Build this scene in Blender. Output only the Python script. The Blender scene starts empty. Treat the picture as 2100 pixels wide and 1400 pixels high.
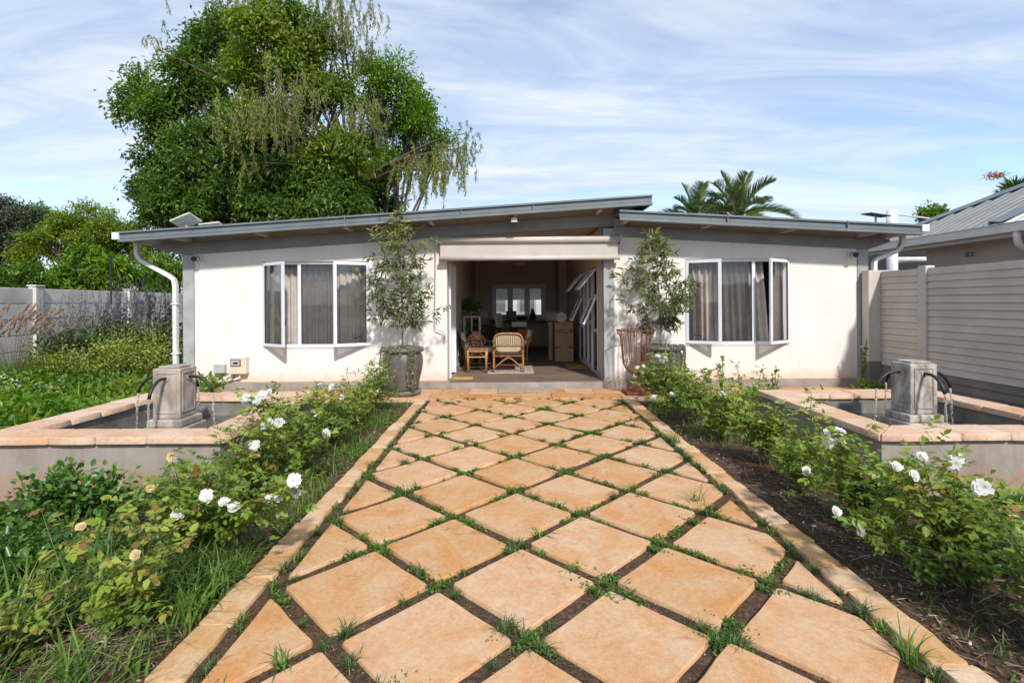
import bpy, bmesh, math, random
import numpy as np
from mathutils import Vector, Matrix, Quaternion

random.seed(7)
RNG = np.random.default_rng(7)
scene = bpy.context.scene
COL = scene.collection
PI = math.pi
R = math.radians

# ------------------------------------------------------------------ camera
F = 1040.0            # focal length in photo pixels (2100 wide)
CAMZ = 1.40
cam_data = bpy.data.cameras.new('camera')
cam_data.sensor_width = 36.0
cam_data.lens = 36.0 * F / 2100.0
cam_data.shift_x = 0.0014
cam_data.shift_y = -80.0 / 2100.0
cam_data.clip_start = 0.05
cam_data.clip_end = 2000.0
cam = bpy.data.objects.new('camera', cam_data)
COL.objects.link(cam)
cam.location = (0, 0, CAMZ)
cam.rotation_euler = (R(90), 0.0065, 0)
scene.camera = cam

# ------------------------------------------------------------------ light
SUN_TRAVEL = Vector((-0.34, 1.0, -0.97))
SUN_EL = math.atan2(0.97, math.hypot(0.34, 1.0))
SUN_AZ = math.atan2(0.34, -1.0)
world = bpy.data.worlds.new('World')
scene.world = world
world.use_nodes = True
nt = world.node_tree
for n in list(nt.nodes):
    nt.nodes.remove(n)
def wn(t, **kw):
    n = nt.nodes.new(t)
    for k, v in kw.items():
        setattr(n, k, v)
    return n
wl = nt.links.new
w_out = wn('ShaderNodeOutputWorld')
w_bg = wn('ShaderNodeBackground'); w_bg.inputs['Strength'].default_value = 0.15
sky = wn('ShaderNodeTexSky'); sky.sky_type = 'NISHITA'; sky.sun_disc = False
sky.sun_elevation = SUN_EL; sky.sun_rotation = SUN_AZ
sky.air_density = 1.0; sky.dust_density = 0.6; sky.ozone_density = 1.0; sky.altitude = 1400
tc = wn('ShaderNodeTexCoord')
sep = wn('ShaderNodeSeparateXYZ'); wl(tc.outputs['Generated'], sep.inputs[0])
zc = wn('ShaderNodeMath', operation='MAXIMUM'); wl(sep.outputs[2], zc.inputs[0]); zc.inputs[1].default_value = 0.0
zo = wn('ShaderNodeMath', operation='ADD'); wl(zc.outputs[0], zo.inputs[0]); zo.inputs[1].default_value = 0.16
dx = wn('ShaderNodeMath', operation='DIVIDE'); wl(sep.outputs[0], dx.inputs[0]); wl(zo.outputs[0], dx.inputs[1])
dy = wn('ShaderNodeMath', operation='DIVIDE'); wl(sep.outputs[1], dy.inputs[0]); wl(zo.outputs[0], dy.inputs[1])
cmb = wn('ShaderNodeCombineXYZ'); wl(dx.outputs[0], cmb.inputs[0]); wl(dy.outputs[0], cmb.inputs[1])
mp = wn('ShaderNodeMapping'); mp.inputs['Rotation'].default_value = (0, 0, R(38)); mp.inputs['Scale'].default_value = (0.36, 1.05, 1)
mp.inputs['Location'].default_value = (1.35, 0.7, 0)
wl(cmb.outputs[0], mp.inputs[0])
n1 = wn('ShaderNodeTexNoise'); n1.inputs['Scale'].default_value = 0.75; n1.inputs['Detail'].default_value = 9; n1.inputs['Roughness'].default_value = 0.56; n1.inputs['Distortion'].default_value = 0.5
wl(mp.outputs[0], n1.inputs['Vector'])
n2 = wn('ShaderNodeTexNoise'); n2.inputs['Scale'].default_value = 2.6; n2.inputs['Detail'].default_value = 8; n2.inputs['Roughness'].default_value = 0.62; n2.inputs['Distortion'].default_value = 0.8
wl(mp.outputs[0], n2.inputs['Vector'])
ma = wn('ShaderNodeMath', operation='MULTIPLY_ADD'); wl(n2.outputs[0], ma.inputs[0]); ma.inputs[1].default_value = 0.35; wl(n1.outputs[0], ma.inputs[2])
cr = wn('ShaderNodeValToRGB')
cr.color_ramp.elements[0].position = 0.49; cr.color_ramp.elements[0].color = (0.0, 0.0, 0.0, 1)
cr.color_ramp.elements[1].position = 0.76; cr.color_ramp.elements[1].color = (0.93, 0.93, 0.93, 1)
e = cr.color_ramp.elements.new(0.60); e.color = (0.5, 0.5, 0.5, 1)
wl(ma.outputs[0], cr.inputs[0])
ccol = wn('ShaderNodeValToRGB')
ccol.color_ramp.elements[0].position = 0.35; ccol.color_ramp.elements[0].color = (2.05, 2.5, 3.15, 1)
ccol.color_ramp.elements[1].position = 0.65; ccol.color_ramp.elements[1].color = (3.5, 3.75, 4.1, 1)
wl(n2.outputs[0], ccol.inputs[0])
mixs = wn('ShaderNodeMix', data_type='RGBA')
wl(cr.outputs[0], mixs.inputs[0]); wl(sky.outputs[0], mixs.inputs[6]); wl(ccol.outputs[0], mixs.inputs[7])
wl(mixs.outputs[2], w_bg.inputs['Color']); wl(w_bg.outputs[0], w_out.inputs['Surface'])

sun_data = bpy.data.lights.new('sun', 'SUN')
sun_data.energy = 2.75; sun_data.angle = R(3.5); sun_data.color = (1.0, 0.95, 0.88)
sun = bpy.data.objects.new('sun', sun_data); COL.objects.link(sun)
sun.rotation_euler = SUN_TRAVEL.to_track_quat('-Z', 'Y').to_euler()
sun.location = (3, -8, 12)

scene.view_settings.view_transform = 'Standard'
scene.view_settings.look = 'None'
scene.view_settings.exposure = 0.82
scene.view_settings.gamma = 1.0
scene.render.engine = 'CYCLES'
scene.cycles.max_bounces = 8
scene.cycles.transparent_max_bounces = 12

# ------------------------------------------------------------------ materials
MATS = {}
def new_mat(name):
    m = bpy.data.materials.new(name); m.use_nodes = True
    t = m.node_tree
    return m, t, t.nodes['Principled BSDF'], t.nodes['Material Output']
def nd(t, typ, **kw):
    n = t.nodes.new(typ)
    for k, v in kw.items():
        setattr(n, k, v)
    return n
def ramp(t, fac, stops):
    r = nd(t, 'ShaderNodeValToRGB')
    els = r.color_ramp.elements
    while len(els) < len(stops): els.new(0.5)
    for e, (p, c) in zip(els, stops):
        e.position = p; e.color = (c[0], c[1], c[2], 1)
    t.links.new(fac, r.inputs[0])
    return r.outputs[0]
def noise(t, scale, detail=5, rough=0.55, coord='Object', dist=0.0, stretch=None):
    c = nd(t, 'ShaderNodeTexCoord')
    n = nd(t, 'ShaderNodeTexNoise')
    n.inputs['Scale'].default_value = scale; n.inputs['Detail'].default_value = detail
    n.inputs['Roughness'].default_value = rough; n.inputs['Distortion'].default_value = dist
    src = c.outputs[coord]
    if stretch:
        mpn = nd(t, 'ShaderNodeMapping'); mpn.inputs['Scale'].default_value = stretch
        t.links.new(src, mpn.inputs[0]); src = mpn.outputs[0]
    t.links.new(src, n.inputs['Vector'])
    return n.outputs[0]
def mixc(t, fac, a, b, mode='MIX'):
    m = nd(t, 'ShaderNodeMix', data_type='RGBA', blend_type=mode)
    for i, v in ((0, fac), (6, a), (7, b)):
        if isinstance(v, (int, float)): m.inputs[i].default_value = v
        elif isinstance(v, tuple): m.inputs[i].default_value = (v[0], v[1], v[2], 1)
        else: t.links.new(v, m.inputs[i])
    return m.outputs[2]
def bump(t, b, h, strength=0.3, dist=0.01):
    n = nd(t, 'ShaderNodeBump'); n.inputs['Strength'].default_value = strength; n.inputs['Distance'].default_value = dist
    t.links.new(h, n.inputs['Height']); t.links.new(n.outputs[0], b.inputs['Normal'])

def surf(name, col, rough=0.6, var=0.12, scale=6, metal=0.0, bmp=0.15, bscale=60, col2=None, coord='Object', objvar=0.0, stretch=None, spec=None, bdist=0.004):
    """a plain painted / cast / cloth surface with blotchy colour and fine relief"""
    m, t, b, o = new_mat(name)
    c2 = col2 or tuple(max(0, c * (1 - 2 * var)) for c in col)
    c1 = tuple(min(1, c * (1 + var)) for c in col)
    out = ramp(t, noise(t, scale, 6, 0.6, coord, 0.2, stretch), [(0.3, c2), (0.68, c1)])
    if objvar:
        oi = nd(t, 'ShaderNodeObjectInfo')
        hv = nd(t, 'ShaderNodeHueSaturation')
        mr = nd(t, 'ShaderNodeMapRange'); mr.inputs[3].default_value = 1 - objvar; mr.inputs[4].default_value = 1 + objvar
        t.links.new(oi.outputs['Random'], mr.inputs[0]); t.links.new(mr.outputs[0], hv.inputs['Value'])
        t.links.new(out, hv.inputs['Color']); out = hv.outputs[0]
    t.links.new(out, b.inputs['Base Color'])
    b.inputs['Roughness'].default_value = rough; b.inputs['Metallic'].default_value = metal
    if spec is not None: b.inputs['Specular IOR Level'].default_value = spec
    if bmp: bump(t, b, noise(t, bscale, 4, 0.6, coord), bmp, bdist)
    MATS[name] = m
    return m

def leafmat(name, stops, rough=0.45, trans=0.35, spec=0.4):
    """foliage: each leaf picks its own tone from the 'rnd' attribute, and lets light through"""
    m, t, b, o = new_mat(name)
    a = nd(t, 'ShaderNodeAttribute'); a.attribute_name = 'rnd'
    c = ramp(t, a.outputs['Fac'], stops)
    t.links.new(c, b.inputs['Base Color'])
    b.inputs['Roughness'].default_value = rough; b.inputs['Specular IOR Level'].default_value = spec
    tr = nd(t, 'ShaderNodeBsdfTranslucent')
    hv = nd(t, 'ShaderNodeHueSaturation'); hv.inputs['Saturation'].default_value = 1.1; hv.inputs['Value'].default_value = 1.5
    t.links.new(c, hv.inputs['Color']); t.links.new(hv.outputs[0], tr.inputs['Color'])
    mx = nd(t, 'ShaderNodeMixShader'); mx.inputs[0].default_value = trans
    t.links.new(b.outputs[0], mx.inputs[1]); t.links.new(tr.outputs[0], mx.inputs[2])
    t.links.new(mx.outputs[0], o.inputs['Surface'])
    MATS[name] = m
    return m

def glassmat(name, tint=(0.92, 0.95, 0.95), refl=1.0):
    m, t, b, o = new_mat(name)
    tr = nd(t, 'ShaderNodeBsdfTransparent'); tr.inputs[0].default_value = (*tint, 1)
    gl = nd(t, 'ShaderNodeBsdfGlossy'); gl.inputs['Roughness'].default_value = 0.015
    fr = nd(t, 'ShaderNodeFresnel'); fr.inputs['IOR'].default_value = 1.6
    mu = nd(t, 'ShaderNodeMath', operation='MULTIPLY'); mu.inputs[1].default_value = refl
    t.links.new(fr.outputs[0], mu.inputs[0])
    mx = nd(t, 'ShaderNodeMixShader')
    t.links.new(mu.outputs[0], mx.inputs[0]); t.links.new(tr.outputs[0], mx.inputs[1]); t.links.new(gl.outputs[0], mx.inputs[2])
    t.links.new(mx.outputs[0], o.inputs['Surface'])
    t.nodes.remove(b)
    MATS[name] = m
    return m

def sandstone(name, base, warm, pale, objvar=0.09, bstr=0.35):
    m, t, b, o = new_mat(name)
    oi = nd(t, 'ShaderNodeObjectInfo')
    tcn = nd(t, 'ShaderNodeTexCoord')
    add = nd(t, 'ShaderNodeVectorMath', operation='ADD')
    sc = nd(t, 'ShaderNodeVectorMath', operation='SCALE'); sc.inputs['Scale'].default_value = 37.0
    cmbn = nd(t, 'ShaderNodeCombineXYZ')
    for i in range(3): t.links.new(oi.outputs['Random'], cmbn.inputs[i])
    t.links.new(cmbn.outputs[0], sc.inputs[0])
    t.links.new(tcn.outputs['Object'], add.inputs[0]); t.links.new(sc.outputs[0], add.inputs[1])
    def nz(scale, det, rg, dist=0.0):
        n = nd(t, 'ShaderNodeTexNoise'); n.inputs['Scale'].default_value = scale; n.inputs['Detail'].default_value = det
        n.inputs['Roughness'].default_value = rg; n.inputs['Distortion'].default_value = dist
        t.links.new(add.outputs[0], n.inputs['Vector']); return n.outputs[0]
    blot = nz(3.6, 6, 0.62, 0.8)
    c = ramp(t, blot, [(0.28, warm), (0.46, base), (0.64, pale)])
    fine = ramp(t, nz(42, 6, 0.7), [(0.30, (0.80, 0.78, 0.75)), (0.6, (1.02, 1.02, 1.02))])
    c = mixc(t, 1.0, c, fine, 'MULTIPLY')
    vein = ramp(t, nz(7.5, 9, 0.72, 1.6), [(0.30, (0.62, 0.50, 0.42)), (0.42, (1, 1, 1))])
    c = mixc(t, 0.7, c, vein, 'MULTIPLY')
    spot = ramp(t, nz(150, 2, 0.5), [(0.27, (0.40, 0.32, 0.26)), (0.33, (1, 1, 1))])
    c = mixc(t, 0.5, c, spot, 'MULTIPLY')
    hv = nd(t, 'ShaderNodeHueSaturation')
    mr = nd(t, 'ShaderNodeMapRange'); mr.inputs[3].default_value = 1 - objvar; mr.inputs[4].default_value = 1 + objvar
    mr2 = nd(t, 'ShaderNodeMapRange'); mr2.inputs[3].default_value = 1.0 + objvar * 1.3; mr2.inputs[4].default_value = 1.0 - objvar * 1.8
    t.links.new(oi.outputs['Random'], mr.inputs[0]); t.links.new(mr.outputs[0], hv.inputs['Value'])
    t.links.new(oi.outputs['Random'], mr2.inputs[0]); t.links.new(mr2.outputs[0], hv.inputs['Saturation'])
    t.links.new(c, hv.inputs['Color']); t.links.new(hv.outputs[0], b.inputs['Base Color'])
    b.inputs['Roughness'].default_value = 0.78; b.inputs['Specular IOR Level'].default_value = 0.25
    hsum = nd(t, 'ShaderNodeMath', operation='MULTIPLY_ADD')
    t.links.new(nz(14, 7, 0.7, 0.6), hsum.inputs[0]); hsum.inputs[1].default_value = 1.0; t.links.new(nz(120, 3, 0.6), hsum.inputs[2])
    bump(t, b, hsum.outputs[0], bstr, 0.006)
    MATS[name] = m
    return m

sandstone('slab_stone', (0.52, 0.292, 0.140), (0.50, 0.235, 0.085), (0.53, 0.355, 0.215), 0.055)
sandstone('edging_stone', (0.55, 0.33, 0.165), (0.47, 0.25, 0.11), (0.58, 0.41, 0.26), 0.12)
sandstone('apron_stone', (0.52, 0.275, 0.125), (0.45, 0.21, 0.085), (0.55, 0.34, 0.19), 0.08)
sandstone('coping_stone', (0.57, 0.375, 0.255), (0.52, 0.31, 0.19), (0.60, 0.45, 0.34), 0.07)

# rendered house wall: off-white with splashed red dust low down (its own ragged edge)
def wallmat():
    m, t, b, o = new_mat('wall_paint')
    c = ramp(t, noise(t, 1.3, 6, 0.6), [(0.3, (0.72, 0.665, 0.62)), (0.7, (0.765, 0.715, 0.675))])
    g = nd(t, 'ShaderNodeNewGeometry'); s = nd(t, 'ShaderNodeSeparateXYZ'); t.links.new(g.outputs['Position'], s.inputs[0])
    nz_ = noise(t, 7, 6, 0.7)
    ad = nd(t, 'ShaderNodeMath', operation='MULTIPLY_ADD'); t.links.new(nz_, ad.inputs[0]); ad.inputs[1].default_value = -0.32; t.links.new(s.outputs[2], ad.inputs[2])
    st = ramp(t, ad.outputs[0], [(0.0, (0.55, 0.55, 0.55)), (0.16, (0, 0, 0))])
    stk = ramp(t, noise(t, 2.4, 6, 0.65, stretch=(2.2, 2.2, 0.25)), [(0.30, (0.93, 0.92, 0.91)), (0.52, (1, 1, 1))])
    c = mixc(t, 0.8, c, stk, 'MULTIPLY')
    c = mixc(t, st, c, (0.56, 0.40, 0.29))
    t.links.new(c, b.inputs['Base Color']); b.inputs['Roughness'].default_value = 0.85; b.inputs['Specular IOR Level'].default_value = 0.2
    hs = nd(t, 'ShaderNodeMath', operation='MULTIPLY_ADD'); t.links.new(noise(t, 4.5, 5, 0.6, dist=0.6), hs.inputs[0]); hs.inputs[1].default_value = 2.2; t.links.new(noise(t, 30, 7, 0.65), hs.inputs[2])
    bump(t, b, hs.outputs[0], 0.15, 0.006)
    MATS['wall_paint'] = m
wallmat()
surf('plinth_paint', (0.30, 0.265, 0.24), 0.8, 0.16, 4, bmp=0.3, bscale=40)
surf('ledge_paint', (0.56, 0.36, 0.24), 0.8, 0.16, 5, bmp=0.3, bscale=40)
surf('steel_grey', (0.235, 0.238, 0.235), 0.5, 0.10, 3, bmp=0.05, bscale=30)
surf('steel_light', (0.36, 0.37, 0.37), 0.5, 0.12, 4, bmp=0.05, bscale=30)
surf('roof_steel', (0.145, 0.170, 0.182), 0.40, 0.10, 2.5, bmp=0.04, bscale=20, spec=0.5)
surf('infill_beige', (0.62, 0.50, 0.40), 0.8, 0.1, 4)
surf('timber_dark', (0.10, 0.075, 0.055), 0.7, 0.2, 8)
surf('interior_paint', (0.60, 0.49, 0.41), 0.85, 0.05, 2, bmp=0.1, bscale=30)
surf('ceiling_paint', (0.60, 0.50, 0.42), 0.85, 0.05, 2)
surf('white_aluminium', (0.70, 0.72, 0.77), 0.35, 0.04, 5, bmp=0.0, spec=0.5)
surf('rubber_black', (0.015, 0.015, 0.016), 0.5, 0.1, 8, bmp=0.1)
surf('pvc_white', (0.70, 0.70, 0.69), 0.4, 0.07, 5, bmp=0.05)
surf('blind_fabric', (0.47, 0.435, 0.395), 0.75, 0.05, 3, bmp=0.1, bscale=300)
surf('blind_metal', (0.50, 0.46, 0.42), 0.5, 0.05, 3, bmp=0.0)
surf('curtain_taupe', (0.48, 0.42, 0.385), 0.9, 0.10, 5, bmp=0.2, bscale=400)
surf('curtain_cream', (0.60, 0.55, 0.46), 0.9, 0.06, 5, bmp=0.2, bscale=400)
surf('floor_wood', (0.185, 0.135, 0.10), 0.55, 0.22, 3.5, bmp=0.1, bscale=30, stretch=(1, 9, 9), objvar=0.14)
surf('cement_render', (0.30, 0.262, 0.228), 0.85, 0.12, 3.2, bmp=0.35, bscale=22, bdist=0.008)
def cementmat():
    m, t, b, o = new_mat('cement_render')
    c = ramp(t, noise(t, 2.6, 7, 0.62, dist=0.4), [(0.3, (0.235, 0.205, 0.178)), (0.5, (0.305, 0.268, 0.235)), (0.7, (0.345, 0.305, 0.268))])
    streak = ramp(t, noise(t, 5, 5, 0.6, stretch=(3, 3, 0.35)), [(0.35, (0.80, 0.78, 0.76)), (0.6, (1, 1, 1))])
    c = mixc(t, 0.6, c, streak, 'MULTIPLY')
    g = nd(t, 'ShaderNodeNewGeometry'); s = nd(t, 'ShaderNodeSeparateXYZ'); t.links.new(g.outputs['Position'], s.inputs[0])
    ad = nd(t, 'ShaderNodeMath', operation='MULTIPLY_ADD'); t.links.new(noise(t, 6, 6, 0.7), ad.inputs[0]); ad.inputs[1].default_value = -0.28; t.links.new(s.outputs[2], ad.inputs[2])
    st = ramp(t, ad.outputs[0], [(-0.0, (0.5, 0.5, 0.5)), (0.05, (0, 0, 0))])
    c = mixc(t, st, c, (0.36, 0.20, 0.12))
    t.links.new(c, b.inputs['Base Color']); b.inputs['Roughness'].default_value = 0.85; b.inputs['Specular IOR Level'].default_value = 0.2
    bump(t, b, noise(t, 22, 8, 0.65), 0.35, 0.008)
    MATS['cement_render'] = m
cementmat()
surf('cement_dark', (0.19, 0.17, 0.15), 0.8, 0.25, 5, bmp=0.3, bscale=25)
surf('pillar_stone', (0.36, 0.305, 0.26), 0.82, 0.30, 6, bmp=0.35, bscale=45, stretch=(1.6, 1.6, 0.7))
surf('pillar_stone_old', (0.40, 0.355, 0.31), 0.85, 0.36, 9, bmp=0.4, bscale=45, stretch=(1.4, 1.4, 0.6))
surf('fence_paint', (0.52, 0.465, 0.40), 0.8, 0.07, 3, bmp=0.25, bscale=30, objvar=0.05)
surf('fence_band', (0.175, 0.155, 0.14), 0.8, 0.12, 4, bmp=0.25, bscale=30, objvar=0.06)
surf('precast_concrete', (0.58, 0.56, 0.52), 0.85, 0.13, 2.2, bmp=0.3, bscale=25, objvar=0.07)
surf('pot_glaze', (0.135, 0.12, 0.11), 0.5, 0.25, 5, bmp=0.25, bscale=30)
surf('rust', (0.20, 0.07, 0.025), 0.8, 0.3, 22, bmp=0.4, bscale=120)
surf('bark', (0.10, 0.075, 0.057), 0.9, 0.3, 12, bmp=0.6, bscale=30, bdist=0.02)
surf('bark_pale', (0.25, 0.20, 0.16), 0.9, 0.3, 12, bmp=0.5, bscale=30, bdist=0.02)
surf('stem_green', (0.12, 0.14, 0.04), 0.6, 0.25, 20, bmp=0)
surf('stem_brown', (0.13, 0.085, 0.05), 0.8, 0.25, 20, bmp=0.2)
surf('rattan', (0.44, 0.21, 0.07), 0.5, 0.22, 14, bmp=0.2, bscale=80)
surf('rattan_grey', (0.17, 0.105, 0.055), 0.5, 0.22, 14, bmp=0.2, bscale=80)
surf('cushion_cream', (0.56, 0.46, 0.33), 0.9, 0.08, 5, bmp=0.2, bscale=200)
surf('cardboard', (0.40, 0.25, 0.15), 0.8, 0.06, 4, bmp=0.1)
surf('print_black', (0.012, 0.012, 0.012), 0.7, 0.1, 8, bmp=0)
surf('print_grey', (0.17, 0.11, 0.07), 0.8, 0.05, 8, bmp=0)
surf('foam_white', (0.62, 0.55, 0.48), 0.85, 0.06, 6, bmp=0.2)
surf('coir', (0.50, 0.29, 0.10), 0.95, 0.2, 30, bmp=0.6, bscale=160)
surf('dark_wood', (0.04, 0.028, 0.02), 0.45, 0.2, 6)
surf('white_paint', (0.66, 0.64, 0.58), 0.5, 0.1, 9)
surf('black_plastic', (0.014, 0.014, 0.016), 0.4, 0.1, 9, bmp=0)
surf('rug_wool', (0.42, 0.35, 0.27), 0.95, 0.35, 16, bmp=0.4, bscale=150)
surf('red_fabric', (0.26, 0.055, 0.02), 0.9, 0.15, 8)
surf('beige_plastic', (0.60, 0.54, 0.42), 0.5, 0.05, 6, bmp=0.05)
surf('grey_plastic', (0.42, 0.42, 0.42), 0.5, 0.05, 6, bmp=0.05)
surf('neighbour_wall', (0.50, 0.42, 0.37), 0.85, 0.06, 2, bmp=0.2, bscale=25)
surf('roof_sheet', (0.13, 0.15, 0.16), 0.55, 0.14, 2.2, bmp=0.05, spec=0.5, objvar=0.05)
surf('roof_sheet_glare', (0.46, 0.47, 0.47), 0.4, 0.12, 3, bmp=0.05, objvar=0.05)  # lighter copy of roof_sheet: white glare on the nearer ribs, painted in
surf('gutter_white', (0.62, 0.59, 0.55), 0.45, 0.06, 4, bmp=0.05)
surf('shade_net', (0.016, 0.017, 0.019), 0.9, 0.1, 8)
surf('stone_mat', (0.36, 0.27, 0.21), 0.9, 0.12, 9, bmp=0.3, bscale=90)
surf('solar_black', (0.02, 0.025, 0.04), 0.2, 0.1, 3, bmp=0)
glassmat('window_glass', (0.90, 0.91, 0.91), 0.75)
glassmat('clear_glass', (0.9, 0.92, 0.92), 1.0)

def cushion_pattern():
    m, t, b, o = new_mat('cushion_print')
    c = ramp(t, noise(t, 16, 2, 0.4, dist=1.2), [(0.40, (0.22, 0.03, 0.02)), (0.46, (0.50, 0.22, 0.12)), (0.56, (0.62, 0.40, 0.24)), (0.62, (0.05, 0.02, 0.02))])
    t.links.new(c, b.inputs['Base Color']); b.inputs['Roughness'].default_value = 0.9
    MATS['cushion_print'] = m
cushion_pattern()
def watermat(name, dark):
    m, t, b, o = new_mat(name)
    b.inputs['Base Color'].default_value = (*dark, 1); b.inputs['Roughness'].default_value = 0.04
    b.inputs['IOR'].default_value = 1.33; b.inputs['Transmission Weight'].default_value = 0.55
    bump(t, b, noise(t, 16, 3, 0.5), 0.35, 0.03)
    MATS[name] = m
watermat('pool_water', (0.20, 0.20, 0.17))
def jetmat():
    m, t, b, o = new_mat('falling_water')
    b.inputs['Base Color'].default_value = (0.93, 0.95, 0.97, 1); b.inputs['Roughness'].default_value = 0.06
    b.inputs['IOR'].default_value = 1.33; b.inputs['Transmission Weight'].default_value = 0.9
    MATS['falling_water'] = m
jetmat()

def soilmat():
    m, t, b, o = new_mat('soil')
    a = noise(t, 1.1, 6, 0.6); f = noise(t, 55, 7, 0.75)
    c1 = ramp(t, f, [(0.28, (0.028, 0.019, 0.014)), (0.52, (0.10, 0.068, 0.048)), (0.72, (0.26, 0.185, 0.13))])
    c2 = ramp(t, f, [(0.28, (0.035, 0.02, 0.013)), (0.52, (0.12, 0.072, 0.046)), (0.72, (0.28, 0.185, 0.12))])
    fac = ramp(t, a, [(0.42, (0, 0, 0)), (0.62, (1, 1, 1))])
    c = mixc(t, fac, c1, c2)
    t.links.new(c, b.inputs['Base Color']); b.inputs['Roughness'].default_value = 0.95; b.inputs['Specular IOR Level'].default_value = 0.1
    bump(t, b, noise(t, 80, 6, 0.75), 0.9, 0.02)
    MATS['soil'] = m
soilmat()

leafmat('leaf_rose', [(0.0, (0.055, 0.105, 0.022)), (0.35, (0.12, 0.20, 0.032)), (0.65, (0.215, 0.30, 0.042)), (0.88, (0.32, 0.37, 0.06)), (0.95, (0.22, 0.13, 0.04))], 0.42, 0.38)
leafmat('leaf_glossy', [(0.0, (0.03, 0.085, 0.015)), (0.6, (0.075, 0.17, 0.024)), (1.0, (0.19, 0.29, 0.04))], 0.34, 0.3, 0.5)
leafmat('leaf_grass', [(0.0, (0.05, 0.105, 0.02)), (0.6, (0.115, 0.21, 0.033)), (1.0, (0.23, 0.30, 0.07))], 0.5, 0.35)
leafmat('leaf_mondo', [(0.0, (0.025, 0.055, 0.016)), (0.7, (0.065, 0.125, 0.028)), (0.92, (0.14, 0.19, 0.05)), (1.0, (0.25, 0.18, 0.09))], 0.45, 0.2)
leafmat('leaf_broad', [(0.0, (0.045, 0.10, 0.018)), (0.5, (0.115, 0.205, 0.03)), (0.85, (0.21, 0.29, 0.036)), (1.0, (0.32, 0.35, 0.045))], 0.4, 0.4, 0.4)
leafmat('leaf_bright', [(0.0, (0.05, 0.125, 0.014)), (0.6, (0.12, 0.235, 0.022)), (1.0, (0.21, 0.33, 0.035))], 0.42, 0.4)
leafmat('leaf_weeping', [(0.0, (0.09, 0.13, 0.025)), (0.6, (0.20, 0.25, 0.045)), (1.0, (0.31, 0.35, 0.07))], 0.5, 0.35)
leafmat('leaf_conifer', [(0.0, (0.03, 0.05, 0.022)), (0.6, (0.08, 0.11, 0.05)), (1.0, (0.16, 0.19, 0.10))], 0.6, 0.2)
leafmat('leaf_yellowgreen', [(0.0, (0.09, 0.155, 0.018)), (0.6, (0.19, 0.28, 0.026)), (1.0, (0.31, 0.38, 0.05))], 0.45, 0.4)
leafmat('leaf_olive', [(0.0, (0.05, 0.075, 0.025)), (0.55, (0.13, 0.165, 0.055)), (0.85, (0.25, 0.28, 0.085)), (1.0, (0.36, 0.32, 0.10))], 0.42, 0.25)
leafmat('leaf_silver', [(0.0, (0.13, 0.13, 0.09)), (0.6, (0.25, 0.25, 0.18)), (1.0, (0.40, 0.38, 0.27))], 0.7, 0.2)
leafmat('leaf_salvia', [(0.0, (0.035, 0.07, 0.03)), (0.6, (0.08, 0.13, 0.05)), (1.0, (0.14, 0.19, 0.08))], 0.6, 0.3)
leafmat('petal_violet', [(0.0, (0.05, 0.035, 0.12)), (1.0, (0.16, 0.12, 0.27))], 0.7, 0.2)
leafmat('petal_mauve', [(0.0, (0.11, 0.07, 0.10)), (1.0, (0.27, 0.20, 0.25))], 0.7, 0.2)
leafmat('petal_yellow', [(0.0, (0.50, 0.45, 0.08)), (1.0, (0.74, 0.70, 0.33))], 0.6, 0.3)
leafmat('petal_white', [(0.0, (0.56, 0.55, 0.52)), (1.0, (0.72, 0.72, 0.70))], 0.55, 0.3)
leafmat('petal_cream', [(0.0, (0.46, 0.27, 0.11)), (1.0, (0.66, 0.50, 0.31))], 0.6, 0.25)
leafmat('plume_pink', [(0.0, (0.36, 0.23, 0.18)), (1.0, (0.60, 0.45, 0.38))], 0.8, 0.3)
leafmat('straw', [(0.0, (0.10, 0.065, 0.04)), (0.5, (0.25, 0.18, 0.12)), (1.0, (0.46, 0.38, 0.29))], 0.8, 0.1)
leafmat('chips', [(0.0, (0.03, 0.018, 0.012)), (0.6, (0.12, 0.07, 0.045)), (0.9, (0.32, 0.22, 0.14)), (1.0, (0.55, 0.46, 0.36))], 0.9, 0.0)
leafmat('leaf_palm', [(0.0, (0.07, 0.13, 0.045)), (0.6, (0.18, 0.26, 0.09)), (1.0, (0.33, 0.36, 0.12))], 0.4, 0.25)
leafmat('petal_orange', [(0.0, (0.30, 0.10, 0.02)), (1.0, (0.50, 0.22, 0.05))], 0.6, 0.2)
leafmat('yucca_leaf', [(0.0, (0.03, 0.07, 0.018)), (1.0, (0.09, 0.15, 0.04))], 0.4, 0.2)

# ------------------------------------------------------------------ helpers
def at(px, py, Y):
    """photo pixel + distance -> world point"""
    h = 620 - 0.0065 * (px - 1047)
    return Vector(((px - 1047) * Y / F, Y, CAMZ - (py - h) * Y / F))

def wloc(o):
    v = Vector((0, 0, 0))
    while o is not None:
        v += o.location; o = o.parent
    return v

def tag(o, label=None, cat=None, group=None, kind=None):
    if label: o['label'] = label
    if cat: o['category'] = cat
    if group: o['group'] = group
    if kind: o['kind'] = kind
    return o

def thing(name, loc, label, cat, group=None):
    o = bpy.data.objects.new(name, None); COL.objects.link(o)
    o.location = loc; o.empty_display_size = 0.1
    return tag(o, label, cat, group)

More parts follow.
